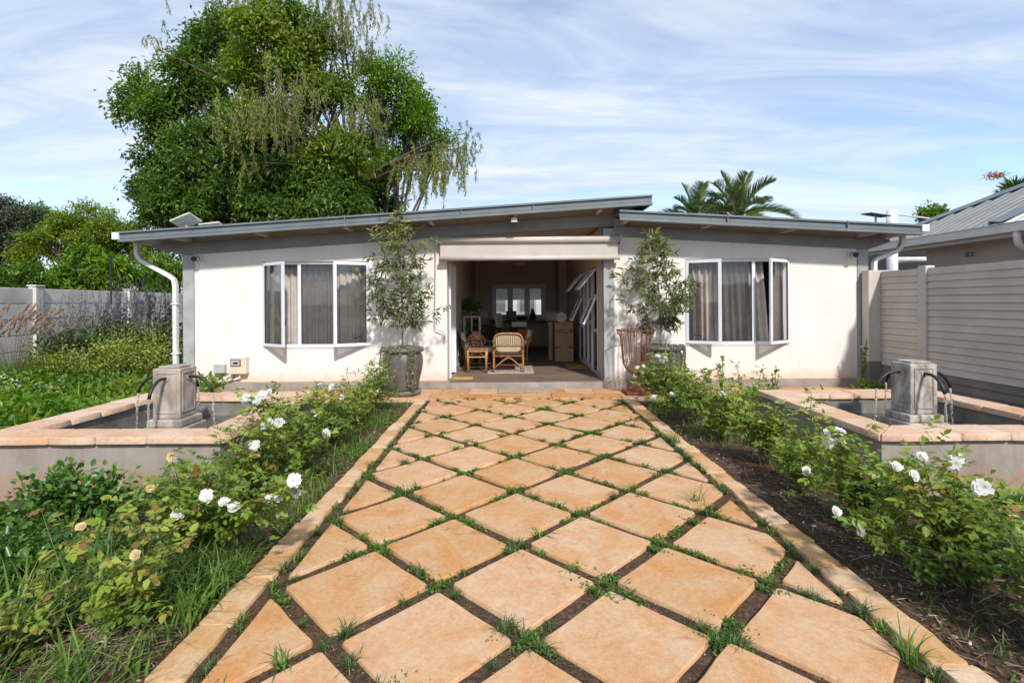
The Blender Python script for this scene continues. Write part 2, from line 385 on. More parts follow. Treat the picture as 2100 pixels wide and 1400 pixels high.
class MB:
    def __init__(self): self.v = []; self.f = []; self.M = None
    def add(self, vs, fs):
        n = len(self.v)
        for p in vs:
            p = Vector(p)
            if self.M is not None: p = self.M @ p
            self.v.append((p.x, p.y, p.z))
        for f in fs: self.f.append(tuple(i + n for i in f))
        return self
    def box(self, x0, x1, y0, y1, z0, z1):
        return self.hexa([(x0,y0,z0),(x1,y0,z0),(x1,y1,z0),(x0,y1,z0),(x0,y0,z1),(x1,y0,z1),(x1,y1,z1),(x0,y1,z1)])
    def hexa(self, p):
        return self.add(p, [(0,3,2,1),(4,5,6,7),(0,1,5,4),(1,2,6,5),(2,3,7,6),(3,0,4,7)])
    def slope(self, x0, x1, y0, y1, zb, zt):
        """box whose bottom / top heights are functions of x"""
        return self.hexa([(x0,y0,zb(x0)),(x1,y0,zb(x1)),(x1,y1,zb(x1)),(x0,y1,zb(x0)),(x0,y0,zt(x0)),(x1,y0,zt(x1)),(x1,y1,zt(x1)),(x0,y1,zt(x0))])
    def tube(self, pts, rad, n=8, caps=True):
        pts = [Vector(p) for p in pts]; m = len(pts)
        if not hasattr(rad, '__len__'): rad = [rad] * m
        vs = []; fs = []
        tot = [sum(abs((pts[i+1] - pts[i])[j]) for i in range(m - 1)) for j in range(3)]
        ref = Vector((0, 0, 0)); ref[tot.index(min(tot))] = 1.0
        for i, p in enumerate(pts):
            d = (pts[min(i + 1, m - 1)] - pts[max(i - 1, 0)])
            if d.length < 1e-9: d = Vector((0, 0, 1))
            d.normalize()
            a = d.cross(ref).normalized(); b = d.cross(a).normalized()
            for k in range(n):
                t = 2 * PI * k / n
                vs.append(p + (a * math.cos(t) + b * math.sin(t)) * rad[i])
        for i in range(m - 1):
            for k in range(n):
                k2 = (k + 1) % n
                fs.append((i*n+k, i*n+k2, (i+1)*n+k2, (i+1)*n+k))
        if caps:
            fs.append(tuple(range(n-1, -1, -1))); fs.append(tuple((m-1)*n+k for k in range(n)))
        return self.add(vs, fs)
    def lathe(self, prof, c=(0,0,0), n=32, sq=None):
        vs = []; fs = []
        for r, z in prof:
            for k in range(n):
                t = 2 * PI * k / n
                vs.append((c[0] + r*math.cos(t), c[1] + r*math.sin(t), c[2] + z))
        m = len(prof)
        for i in range(m - 1):
            for k in range(n):
                k2 = (k + 1) % n
                fs.append((i*n+k, i*n+k2, (i+1)*n+k2, (i+1)*n+k))
        fs.append(tuple(range(n-1, -1, -1))); fs.append(tuple((m-1)*n+k for k in range(n)))
        return self.add(vs, fs)
    def build(self, name, mat, parent=None, loc=None, smooth=False, bev=0.0, seg=2):
        me = bpy.data.meshes.new(name)
        base = wloc(parent) if parent is not None else Vector(loc or (0, 0, 0))
        me.from_pydata([(x-base.x, y-base.y, z-base.z) for x, y, z in self.v], [], self.f)
        me.validate()
        if mat: me.materials.append(MATS[mat])
        if smooth:
            me.polygons.foreach_set('use_smooth', [True] * len(me.polygons))
        o = bpy.data.objects.new(name, me); COL.objects.link(o)
        if parent is not None: o.parent = parent
        else: o.location = base
        if bev:
            md = o.modifiers.new('bevel', 'BEVEL'); md.width = bev; md.segments = seg; md.limit_method = 'ANGLE'; md.angle_limit = R(40)
        return o

def npobj(name, verts, faces, mat, parent=None, loc=None, rnd=None, smooth=False):
    """fast mesh from numpy: verts (N,3), faces (M,k) all of one size"""
    base = wloc(parent) if parent is not None else Vector(loc or (0, 0, 0))
    v = np.asarray(verts, dtype=np.float32) - np.array(base, dtype=np.float32)
    f = np.asarray(faces, dtype=np.int32); M_, k = f.shape
    me = bpy.data.meshes.new(name)
    me.vertices.add(len(v)); me.vertices.foreach_set('co', v.ravel())
    me.loops.add(M_ * k); me.loops.foreach_set('vertex_index', f.ravel())
    me.polygons.add(M_); me.polygons.foreach_set('loop_start', np.arange(0, M_ * k, k, dtype=np.int32))
    if smooth: me.polygons.foreach_set('use_smooth', np.ones(M_, dtype=bool))
    me.update(calc_edges=True)
    if rnd is not None:
        at_ = me.attributes.new('rnd', 'FLOAT', 'POINT'); at_.data.foreach_set('value', np.asarray(rnd, dtype=np.float32))
    me.materials.append(MATS[mat])
    o = bpy.data.objects.new(name, me); COL.objects.link(o)
    if parent is not None: o.parent = parent
    else: o.location = base
    return o

def dup(o, parent=None, loc=None):
    c = o.copy(); COL.objects.link(c); c.parent = parent
    if loc is not None: c.location = loc
    for ch in list(o.children):
        if ch is c: continue
        dup(ch, c)
    return c

def unit(a):
    return a / np.maximum(np.linalg.norm(a, axis=-1, keepdims=True), 1e-9)

def leaf_arrays(pos, d, up, L, W, fold=0.18, droop=0.15, six=True):
    """pos,d,up (N,3); L,W (N,) -> verts, quads (folded leaf blades)"""
    d = unit(d); s = unit(np.cross(d, up)); n = unit(np.cross(s, d))
    L = L[:, None]; W = W[:, None]
    if six:
        P = [pos,
             pos + d*L*0.33 + s*W*0.5 + n*W*fold,
             pos + d*L*0.70 + s*W*0.40 + n*W*fold*0.6 - n*L*droop*0.5,
             pos + d*L - n*L*droop,
             pos + d*L*0.70 - s*W*0.40 + n*W*fold*0.6 - n*L*droop*0.5,
             pos + d*L*0.33 - s*W*0.5 + n*W*fold]
        q = np.array([[0,1,2,3],[0,3,4,5]])
    else:
        P = [pos, pos + d*L*0.45 + s*W*0.5 + n*W*fold, pos + d*L - n*L*droop, pos + d*L*0.45 - s*W*0.5 + n*W*fold]
        q = np.array([[0,1,2],[0,2,3]])
    k = len(P)
    V = np.stack(P, 1).reshape(-1, 3)
    N = len(pos)
    Fc = (q[None] + (np.arange(N) * k)[:, None, None]).reshape(-1, q.shape[1])
    return V, Fc, k

def leaves(name, pos, d, up, L, W, rnd, mat, parent=None, loc=None, fold=0.18, droop=0.15, six=True, kind=None):
    V, Fc, k = leaf_arrays(pos, d, up, L, W, fold, droop, six)
    o = npobj(name, V, Fc, mat, parent, loc, np.repeat(rnd, k))
    if kind: o['kind'] = kind
    return o

def blade_arrays(base, d0, H, lean, W, rng, segs=3):
    """curved grass blades: base (N,3), horizontal lean direction d0 (N,3), height H, lean amount, width W"""
    N = len(base)
    s = unit(np.cross(d0, np.array([0, 0, 1.0])))
    P = []
    for i in range(segs + 1):
        t = i / segs
        c = base + d0 * (lean * H * t**1.8)[:, None] + np.array([0, 0, 1.0]) * (H * (t - 0.45 * np.minimum(lean, 1.6) * t**2.4))[:, None]
        w = W * (1 - t**1.6) * 0.5 + W * 0.04
        P.append(c - s * w[:, None]); P.append(c + s * w[:, None])
    k = 2 * (segs + 1)
    V = np.stack(P, 1).reshape(-1, 3)
    q = np.array([[2*i, 2*i+1, 2*i+3, 2*i+2] for i in range(segs)])
    Fc = (q[None] + (np.arange(N) * k)[:, None, None]).reshape(-1, 4)
    return V, Fc, k

def grass(name, base, H, lean, W, mat, rng, parent=None, loc=None, segs=3, kind=None, rnd=None, dirs=None):
    N = len(base)
    a = rng.uniform(0, 2*PI, N)
    d0 = np.stack([np.cos(a), np.sin(a), np.zeros(N)], 1) if dirs is None else unit(dirs)
    V, Fc, k = blade_arrays(base, d0, H, lean, W, rng, segs)
    r = rng.random(N) if rnd is None else rnd
    o = npobj(name, V, Fc, mat, parent, loc, np.repeat(r, k))
    if kind: o['kind'] = kind
    return o

def randdir(rng, N, zmin=-1.0):
    z = rng.uniform(zmin, 1, N); a = rng.uniform(0, 2*PI, N); r = np.sqrt(1 - z*z)
    return np.stack([r*np.cos(a), r*np.sin(a), z], 1)

# ================================================================== GROUND
def smooth_noise(x, y, seed, freqs=((0.9, 1.0), (2.3, 0.5), (5.7, 0.25), (13.0, 0.13))):
    r = np.random.default_rng(seed); out = np.zeros_like(x)
    for f, a in freqs:
        for _ in range(3):
            th = r.uniform(0, 2*PI); ph = r.uniform(0, 2*PI)
            out += a * np.sin(f * 2 * (x*np.cos(th) + y*np.sin(th)) + ph + 0.7*np.sin(f*1.3*(y*np.cos(th) - x*np.sin(th)) + ph*2))
    return out / 3

PATH_L, PATH_R, PATH_END = -1.37, 1.76, 7.40
def ground_z(x, y):
    x = np.asarray(x, dtype=float); y = np.asarray(y, dtype=float)
    n = smooth_noise(x, y, 3)
    inpath = (x > PATH_L) & (x < PATH_R) & (y < PATH_END + 0.05)
    bed = ((x < PATH_L) | (x > PATH_R)) & (y < 7.3) & (np.abs(x) < 9)
    z = np.where(inpath, -0.024 + 0.006*n, np.where(bed, -0.030 + 0.028*n, -0.050))
    return z

def build_ground():
    def axis(lo, hi, fine0, fine1, step):
        mid = list(np.arange(fine0, fine1 + 1e-6, step))
        out = []; p = fine0; s = step
        while p > lo:
            s *= 1.45; p -= s; out.append(max(p, lo))
        a = out[::-1] + mid
        p = fine1; s = step
        while p < hi:
            s *= 1.45; p += s; a.append(min(p, hi))
        return np.array(a)
    xs = axis(-600, 600, -4.6, 4.8, 0.045); ys = axis(-600, 900, 1.0, 7.6, 0.045)
    X, Y = np.meshgrid(xs, ys)
    Z = ground_z(X, Y)
    V = np.stack([X, Y, Z], -1).reshape(-1, 3)
    nx = len(xs); ny = len(ys)
    i, j = np.meshgrid(np.arange(nx - 1), np.arange(ny - 1))
    q = (j * nx + i).ravel()
    Fc = np.stack([q, q + 1, q + nx + 1, q + nx], 1)
    o = npobj('ground', V, Fc, 'soil', smooth=True)
    tag(o, kind='structure')
build_ground()

# ================================================================== PATH OF DIAMOND SLABS
path = bpy.data.objects.new('garden_path', None); COL.objects.link(path); tag(path, kind='structure')
path.location = (0, 0, 0)
PITCH = 0.828; ROT = R(0.7); L0 = (0.049, 2.53); SIDE = 0.506

def clip_poly(poly, axis, lim, keep_less):
    out = []
    for i in range(len(poly)):
        a, b = poly[i - 1], poly[i]
        ia = (a[axis] <= lim) == keep_less; ib = (b[axis] <= lim) == keep_less
        if ia != ib:
            t = (lim - a[axis]) / (b[axis] - a[axis])
            out.append((a[0] + t*(b[0]-a[0]), a[1] + t*(b[1]-a[1])))
        if ib: out.append(b)
    return out

def area(p):
    return 0.5 * abs(sum(p[i-1][0]*p[i][1] - p[i][0]*p[i-1][1] for i in range(len(p))))

def slab_mesh(name, poly, th=0.05, seed=0, mat='slab_stone', rough=0.003, sub=4, dz=0.003):
    """stone slab from an outline: wobbling edge, rounded arris, slightly uneven top"""
    rr = random.Random(seed)
    c = (sum(p[0] for p in poly)/len(poly), sum(p[1] for p in poly)/len(poly))
    ring = []
    n = len(poly)
    for i in range(n):
        a, b = poly[i], poly[(i+1) % n]
        L = math.hypot(b[0]-a[0], b[1]-a[1])
        k = max(1, min(sub, int(L/0.09)))
        for j in range(k):
            t = j / k
            w = rough if 0 < j else rough*0.6
            if j == 0:   # soften the corner with two points
                t = 0.012 / max(L, 0.03)
            ring.append((a[0]+(b[0]-a[0])*t + rr.uniform(-w, w), a[1]+(b[1]-a[1])*t + rr.uniform(-w, w)))
        t = 1 - 0.012 / max(L, 0.03)
        if t > (k-1)/k + 0.02: ring.append((a[0]+(b[0]-a[0])*t, a[1]+(b[1]-a[1])*t))
    m = len(ring)
    def inset(p, d):
        vx, vy = c[0]-p[0], c[1]-p[1]; l = math.hypot(vx, vy) + 1e-6
        return (p[0]+vx/l*d, p[1]+vy/l*d)
    vs = []; fs = []
    for (d, z) in ((-0.003, -th), (0.0, -0.0045), (0.0045, 0.0)):
        for p in ring:
            q = inset(p, d + rr.uniform(0, 0.002)); vs.append((q[0], q[1], z + rr.uniform(-dz, dz) * (0.12 if z == 0 else 1) * (0 if z == -th else 1)))
    for lv in range(2):
        for k in range(m):
            k2 = (k+1) % m
            fs.append((lv*m+k, lv*m+k2, (lv+1)*m+k2, (lv+1)*m+k))
    ci = len(vs); vs.append((c[0], c[1], rr.uniform(-0.0005, 0.0008)))
    for k in range(m):
        fs.append((2*m+k, 2*m+(k+1) % m, ci))
    me = bpy.data.meshes.new(name); me.from_pydata(vs, [], fs); me.materials.append(MATS[mat])
    me.polygons.foreach_set('use_smooth', [k < 2*m for k in range(len(me.polygons))])
    return me

h = SIDE / 2
square = [(-h, -h), (h, -h), (h, h), (-h, h)]
full_meshes = [slab_mesh('slab', square, seed=100+i) for i in range(6)]
SLABS = []
joints = []
for j in range(-5, 16):
    for i in range(-4, 5):
        off = 0.5 if j % 2 else 0.0
        lx, ly = (i + off) * PITCH, j * 0.5 * PITCH
        cx = L0[0] + lx*math.cos(ROT) - ly*math.sin(ROT); cy = L0[1] + lx*math.sin(ROT) + ly*math.cos(ROT)
        cx += random.uniform(-0.008, 0.008); cy += random.uniform(-0.008, 0.008)
        if cy < 0.9 or cy > 8 or abs(cx) > 2.4: continue
        ang = PI/4 + ROT + random.uniform(-0.012, 0.012)
        ca, sa = math.cos(ang), math.sin(ang)
        world_sq = [(cx + p[0]*ca - p[1]*sa, cy + p[0]*sa + p[1]*ca) for p in square]
        poly = clip_poly(clip_poly(clip_poly(world_sq, 0, -1.155, False), 0, 1.545, True), 1, PATH_END - 0.05, True)
        if len(poly) < 3 or area(poly) < 0.004: continue
        if area(poly) > SIDE*SIDE*0.985:
            o = bpy.data.objects.new('slab', random.choice(full_meshes)); COL.objects.link(o)
            o.location = (cx, cy, random.uniform(-0.006, 0.004)); o.rotation_euler = (random.uniform(-0.008, 0.008), random.uniform(-0.008, 0.008), ang + random.choice((0, PI/2, PI, -PI/2)))
        else:
            c = (sum(p[0] for p in poly)/len(poly), sum(p[1] for p in poly)/len(poly))
            loc = [(p[0]-c[0], p[1]-c[1]) for p in poly]
            o = bpy.data.objects.new('cut_slab', slab_mesh('cut_slab', loc, seed=int(cx*1000)+j*77)); COL.objects.link(o)
            o.location = (c[0], c[1], random.uniform(-0.006, 0.002))
        o.parent = path
        SLABS.append((cx, cy, ang))
# edging stones down both sides
for side, x0, x1, lo, hi in (('l', -1.375, -1.235, 0.27, 0.40), ('r', 1.612, 1.762, 0.20, 0.30)):
    y = 0.9; k = 0
    while y < PATH_END + 0.02:
        L = random.uniform(lo, hi)
        y1 = min(y + L, PATH_END + 0.03)
        if y1 - y > 0.08:
            w = (x1 - x0)/2 + random.uniform(-0.008, 0.008)
            me = slab_mesh('edging_stone', [(-w, -(y1-y)/2+0.003), (w, -(y1-y)/2+0.003), (w, (y1-y)/2-0.003), (-w, (y1-y)/2-0.003)], 0.06, k*13+ord(side), 'edging_stone', 0.007, 3, 0.004)
            o = bpy.data.objects.new('edging_stone', me); COL.objects.link(o); o.parent = path
            o.location = ((x0+x1)/2 + random.uniform(-0.006, 0.006), (y+y1)/2, random.uniform(-0.004, 0.006)); o.rotation_euler = (random.uniform(-0.01, 0.01), random.uniform(-0.015, 0.015), random.uniform(-0.02, 0.02))
        y = y1; k += 1

# apron of pavers along the house front
apron = bpy.data.objects.new('paved_apron', None); COL.objects.link(apron); tag(apron, kind='structure')
bedm = MB().box(-6.6, 6.2, PATH_END, 8.24, -0.09, -0.018).build('mortar_bed', 'ledge_paint', apron)
APY0, APY1 = PATH_END + 0.01, 8.225
rowh = (APY1 - APY0)/2
for r_ in range(2):
    x = -6.6 + r_*0.27
    while x < 6.2:
        w = random.choice((0.44, 0.46, 0.45, 0.6))
        x1 = min(x + w, 6.2)
        me = slab_mesh('paver', [(-(x1-x)/2+0.004, -rowh/2+0.004), ((x1-x)/2-0.004, -rowh/2+0.004), ((x1-x)/2-0.004, rowh/2-0.004), (-(x1-x)/2+0.004, rowh/2-0.004)], 0.04, int(x*991), 'apron_stone', 0.003, 2, 0.002)
        o = bpy.data.objects.new('paver', me); COL.objects.link(o); o.parent = apron
        o.location = ((x+x1)/2, APY0 + rowh*(r_+0.5), random.uniform(-0.003, 0.003))
        x = x1

# ================================================================== THE GARDEN HOUSE
WY = 8.30           # front wall face
HB = 15.0           # rear of the house
house = thing('garden_house', (0, WY, 0), 'low white rendered garden house with grey steel mono-pitch roofs and open middle room', 'house')
FZ = 0.115          # veranda floor
beamL_b = lambda x: 2.22 + 0.0605*(x + 5.18)
beamL_t = lambda x: beamL_b(x) + 0.195
beamR_b = lambda x: 2.465 - 0.0575*(x - 1.74)
beamR_t = lambda x: beamR_b(x) + 0.185
bargeL_t = lambda x: 2.53 + 0.0632*(x + 6.05)
bargeR_t = lambda x: 2.816 - 0.0548*(x - 1.69)
BH = 0.165
WT = 0.22

def wall_with_window(x0, x1, wx0, wx1, wz0, wz1, top, z0=0.13):
    m = MB()
    m.slope(x0, wx0, WY, WY+WT, lambda x: z0, top)
    m.slope(wx1, x1, WY, WY+WT, lambda x: z0, top)
    m.box(wx0, wx1, WY, WY+WT, z0, wz0)
    m.slope(wx0, wx1, WY, WY+WT, lambda x: wz1, top)
    return m
LW = (-4.05, -2.31, 0.69, 2.09)
RW = (2.865, 4.56, 0.69, 2.09)
wall_with_window(-5.17, -1.04, *LW, lambda x: beamL_b(x)+0.004).build('wall', 'wall_paint', house)
wall_with_window(1.70, 5.67, *RW, lambda x: beamR_b(x)+0.004).build('wall', 'wall_paint', house)
# side, rear and partition walls
MB().slope(-5.34, -5.14, WY+0.24, HB, lambda x: 0.0, lambda x: beamL_t(x)).build('wall', 'wall_paint', house)
MB().slope(5.66, 5.84, WY+0.24, HB, lambda x: 0.0, lambda x: beamR_t(x)).build('wall', 'wall_paint', house)
part = MB()
part.slope(-1.19, -1.04, WY+WT, 8.60, lambda x: 0.0, lambda x: beamL_b(x)+0.102)
part.slope(-1.19, -1.04, 9.42, 14.8, lambda x: 0.0, lambda x: beamL_b(x)+0.102)
part.slope(-1.19, -1.04, 8.60, 9.42, lambda x: 2.10, lambda x: beamL_b(x)+0.102)
part.build('partition_wall', 'interior_paint', house)
part = MB()
part.slope(1.52, 1.70, WY+0.20, 8.87, lambda x: 0.0, lambda x: 2.66)
part.slope(1.52, 1.70, 11.2, 14.8, lambda x: 0.0, lambda x: 2.66)
part.slope(1.52, 1.70, 8.87, 11.2, lambda x: 2.03, lambda x: 2.66)
part.build('partition_wall', 'interior_paint', house)
BW = (-0.50, 0.97, 0.95, 1.90)     # rear window
m = MB()
m.slope(-5.14, BW[0], 14.8, HB, lambda x: 0.0, lambda x: beamL_b(x)+0.102)
m.slope(BW[1], 1.70, 14.8, HB, lambda x: 0.0, lambda x: beamL_b(x)+0.102)
m.slope(1.70, 5.66, 14.8, HB, lambda x: 0.0, lambda x: beamR_b(x)+0.102)
m.box(BW[0], BW[1], 14.8, HB, 0, BW[2])
m.slope(BW[0], BW[1], 14.8, HB, lambda x: BW[3], lambda x: beamL_b(x)+0.102)
m.build('rear_wall', 'interior_paint', house)
# inner pier at the back right of the open room
MB().box(1.30, 1.515, 13.6, 14.79, FZ, 2.68).build('pier', 'interior_paint', house, bev=0.01)
# ceilings
MB().slope(-5.13, 1.70, WY+0.12, 14.8, lambda x: beamL_b(x)+0.095, lambda x: beamL_b(x)+0.11).build('ceiling', 'ceiling_paint', house)
MB().slope(1.71, 5.66, WY+0.12, 14.8, lambda x: beamR_b(x)+0.095, lambda x: beamR_b(x)+0.11).build('ceiling', 'ceiling_paint', house)
for yy in (10.0, 11.7, 13.4):
    MB().slope(-1.03, 1.515, yy, yy+0.04, lambda x: beamL_b(x)+0.078, lambda x: beamL_b(x)+0.094).build('ceiling_batten', 'ceiling_paint', house)
# plinth and ledge
MB().box(-5.40, -1.00, WY-0.055, WY+0.05, -0.08, 0.118).build('plinth', 'plinth_paint', house, bev=0.006)
MB().box(1.50, 5.90, WY-0.055, WY+0.05, -0.08, 0.118).build('plinth', 'plinth_paint', house, bev=0.006)
MB().box(-5.17, -1.03, WY-0.03, WY+0.05, 0.1185, 0.135).build('ledge', 'ledge_paint', house, bev=0.006)
MB().box(1.52, 5.67, WY-0.03, WY+0.05, 0.1185, 0.135).build('ledge', 'ledge_paint', house, bev=0.006)
MB().box(-1.00, 1.50, WY-0.052, WY+0.10, -0.08, 0.098).build('threshold', 'plinth_paint', house, bev=0.008)
# floor slab and its planks
floor = MB().box(-1.04, 1.52, WY+0.02, 14.8, -0.06, 0.1).build('floor', 'plinth_paint', house)
yy = WY - 0.03; r_ = 0
while yy < 12.8:
    xx = -1.035 - (r_ % 3)*0.42
    while xx < 1.51:
        x1 = min(xx + 1.2, 1.514); xs_ = max(xx, -1.035)
        if x1 - xs_ > 0.05:
            MB().box(xs_+0.0015, x1-0.0015, yy+0.0015, yy+0.1985, 0.101, FZ).build('floor_tile', 'floor_wood', floor, bev=0.0015, seg=1)
        xx = xx + 1.2
    yy += 0.2; r_ += 1
MB().box(-1.035, 1.515, yy, 14.8, 0.101, FZ).build('floor_tile', 'floor_wood', floor)
# skirtings
MB().box(-1.038, -1.022, 9.48, 14.79, FZ, FZ+0.09).build('skirting', 'steel_light', house)
MB().box(1.505, 1.519, WY+0.22, 8.85, FZ, FZ+0.09).build('skirting', 'steel_light', house)

# steel columns (I-section: front flange, web, rear flange)
def column(x0, x1, z0, z1, y0=WY-0.012, d=0.2, name='column', mat='steel_light'):
    m = MB()
    m.box(x0, x1, y0, y0+0.012, z0, z1); m.box(x0, x1, y0+d-0.012, y0+d, z0, z1)
    xm = (x0+x1)/2
    m.box(xm-0.006, xm+0.006, y0+0.012, y0+d-0.012, z0, z1)
    o = m.build(name, mat, house)
    return o
column(-5.355, -5.175, 0.0, beamL_b(-5.26)-0.004)
column(5.675, 5.85, 0.0, beamR_b(5.76)-0.004)
column(1.525, 1.698, FZ, 2.60)
MB().box(1.50, 1.72, WY-0.035, WY+0.2, FZ-0.01, FZ+0.012).build('base_plate', 'ledge_paint', house)
for zz in (2.53, 2.47):
    for xx in (1.56, 1.66):
        MB().tube([(xx, WY-0.03, zz), (xx, WY-0.010, zz)], 0.012, 6).build('bolt', 'steel_grey', house)

def beam(x0, x1, b, t, xe=None):
    m = MB()
    y0 = WY - 0.03
    m.slope(x0, x1, y0, y0+0.1, b, lambda x: b(x)+0.012)
    m.slope(x0, x1, y0, y0+0.1, lambda x: t(x)-0.012, t)
    m.slope(x0, x1, y0+0.014, y0+0.026, lambda x: b(x)+0.012, lambda x: t(x)-0.012)
    if xe is not None:      # tapered cantilever end
        mm = [(x1 if xe > x1 else x0), xe]
        xa = mm[0]
        m.hexa([(min(xa,xe),y0+0.010,(b(xa) if xa < xe else t(xe)-0.05)),(max(xa,xe),y0+0.010,(t(xe)-0.05 if xa < xe else b(xa))),(max(xa,xe),y0+0.03,(t(xe)-0.05 if xa < xe else b(xa))),(min(xa,xe),y0+0.03,(b(xa) if xa < xe else t(xe)-0.05)),
                (min(xa,xe),y0+0.010,t(min(xa,xe))),(max(xa,xe),y0+0.010,t(max(xa,xe))),(max(xa,xe),y0+0.03,t(max(xa,xe))),(min(xa,xe),y0+0.03,t(min(xa,xe)))])
    return m.build('beam', 'steel_grey', house)
beam(-5.36, 1.70, beamL_b, beamL_t, -5.85)
beam(1.715, 5.86, beamR_b, beamR_t, 6.2)
MB().box(1.7015, 1.7135, WY-0.035, WY+0.10, 2.45, 2.83).build('splice_plate', 'steel_light', house)

# roofs: sheet, barge boards in three folds, purlins, infill
def roof(x0, x1, top, y0, y1, yb):
    sheet = MB().slope(x0+0.01, x1-0.01, yb+0.005, y1, lambda x: top(x)-0.045, lambda x: top(x)-0.012).build('roof', 'roof_steel', house)
    # ribs of the sheeting run across, with the fall
    m = MB()
    yy = yb + 0.2
    while yy < y1 - 0.1:
        m.slope(x0+0.02, x1-0.02, yy, yy+0.05, lambda x: top(x)-0.011, lambda x: top(x)+0.012); yy += 0.34
    m.build('sheet_ribs', 'roof_steel', sheet)
    b = MB()
    b.slope(x0, x1, yb-0.006, yb+0.004, lambda x: top(x)-BH+0.056, lambda x: top(x)-0.032)
    b.slope(x0, x1, yb-0.034, yb+0.06, lambda x: top(x)-0.030, top)
    b.build('barge_board', 'roof_steel', sheet, bev=0.004)
    MB().slope(x0, x1, yb-0.044, yb+0.03, lambda x: top(x)-BH, lambda x: top(x)-BH+0.046).build('barge_board', 'roof_steel', sheet, bev=0.007)
    return sheet
roofL = roof(-6.05, 2.20, bargeL_t, WY, 15.3, 7.85)
roofR = roof(1.69, 6.36, bargeR_t, WY, 15.3, 7.85)
# joint lines of the flashing
for xj in (-2.55, -0.75, 0.35): MB().slope(xj, xj+0.006, 7.803, 7.842, lambda x: bargeL_t(x)-BH-0.002, lambda x: bargeL_t(x)+0.002).build('flashing_joint', 'steel_grey', roofL)
for xj in (3.35, 5.2): MB().slope(xj, xj+0.006, 7.803, 7.842, lambda x: bargeR_t(x)-BH-0.002, lambda x: bargeR_t(x)+0.002).build('flashing_joint', 'steel_grey', roofR)
MB().hexa([(2.16,7.86,bargeL_t(2.16)-BH),(2.19,7.86,bargeL_t(2.19)-BH),(2.19,15.2,bargeL_t(2.19)-BH),(2.16,15.2,bargeL_t(2.16)-BH),(2.16,7.86,bargeL_t(2.16)-0.05),(2.19,7.86,bargeL_t(2.19)-0.05),(2.19,15.2,bargeL_t(2.19)-0.05),(2.16,15.2,bargeL_t(2.16)-0.05)]).build('ridge_flashing', 'roof_steel', roofL)
for x0, x1, bt, tp in ((-5.16, 1.695, beamL_t, bargeL_t), (1.72, 5.70, beamR_t, bargeR_t)):
    MB().slope(x0, x1, WY+0.012, WY+0.04, lambda x: bt(x)+0.002, lambda x: tp(x)-0.05).build('infill_board', 'infill_beige', house)
for x in (-5.25, -3.98, -2.6, -1.27, 0.06, 1.38): MB().box(x, x+0.055, 7.88, WY+0.01, beamL_t(x)+0.002, bargeL_t(x)-0.049).build('purlin', 'infill_beige', house)
for x in (-5.75,): MB().box(x, x+0.05, 7.88, 12, bargeL_t(x)-BH+0.01, bargeL_t(x)-0.049).build('purlin', 'gutter_white', house)
for x in (1.80, 3.10, 4.40, 5.66, 6.1): MB().box(x, x+0.055, 7.88, WY+0.01, min(beamR_t(x)+0.002, bargeR_t(x)-0.06), bargeR_t(x)-0.049).build('purlin', 'infill_beige', house)
# gutters (run back along the low eaves) and downpipes
def gutter(xc, z, y0, y1, sgn):
    m = MB()
    m.box(xc-0.05, xc+0.05, y0, y1, z-0.10, z-0.09); m.box(xc-0.055, xc-0.045, y0, y1, z-0.10, z+0.01); m.box(xc+0.045, xc+0.055, y0, y1, z-0.10, z+0.01)
    m.box(xc-0.055, xc+0.055, y0-0.006, y0, z-0.10, z+0.01)
    return m.build('gutter', 'pvc_white', house, bev=0.004)
gutter(-6.09, 2.51, 7.82, 15.2, -1)
gutter(6.41, 2.55, 7.82, 15.2, 1)
def square_pipe(pts, w=0.062, d=0.078, name='downpipe'):
    m = MB(); vs = []; fs = []
    for i, p in enumerate(pts):
        p = Vector(p); dd = (Vector(pts[min(i+1, len(pts)-1)]) - Vector(pts[max(i-1, 0)])).normalized()
        sx = Vector((dd.z, 0, -dd.x)).normalized() if abs(dd.y) < 0.9 else Vector((1, 0, 0))
        for a, b in ((-1,-1),(1,-1),(1,1),(-1,1)): vs.append(p + sx*(a*w/2) + Vector((0, b*d/2, 0)))
    for i in range(len(pts)-1):
        for k in range(4): fs.append((i*4+k, i*4+(k+1) % 4, (i+1)*4+(k+1) % 4, (i+1)*4+k))
    fs += [(3,2,1,0), tuple(len(vs)-4+k for k in range(4))]
    return m.add(vs, fs).build(name, 'pvc_white', house, bev=0.008)
square_pipe([(-6.05, 8.22, 2.42), (-6.05, 8.22, 2.26), (-6.03, 8.22, 2.17), (-5.97, 8.22, 2.11), (-5.52, 8.22, 1.86), (-5.45, 8.22, 1.80), (-5.43, 8.22, 1.70), (-5.43, 8.22, 0.02)])
square_pipe([(6.37, 8.24, 2.46), (6.37, 8.24, 2.34), (6.33, 8.24, 2.24), (6.25, 8.24, 2.18), (5.94, 8.24, 2.06), (5.91, 8.24, 2.0), (5.91, 8.24, 1.2)])
for zz in (0.6, 1.4): MB().box(-5.48, -5.38, 8.17, 8.29, zz, zz+0.02).build('pipe_bracket', 'pvc_white', house)

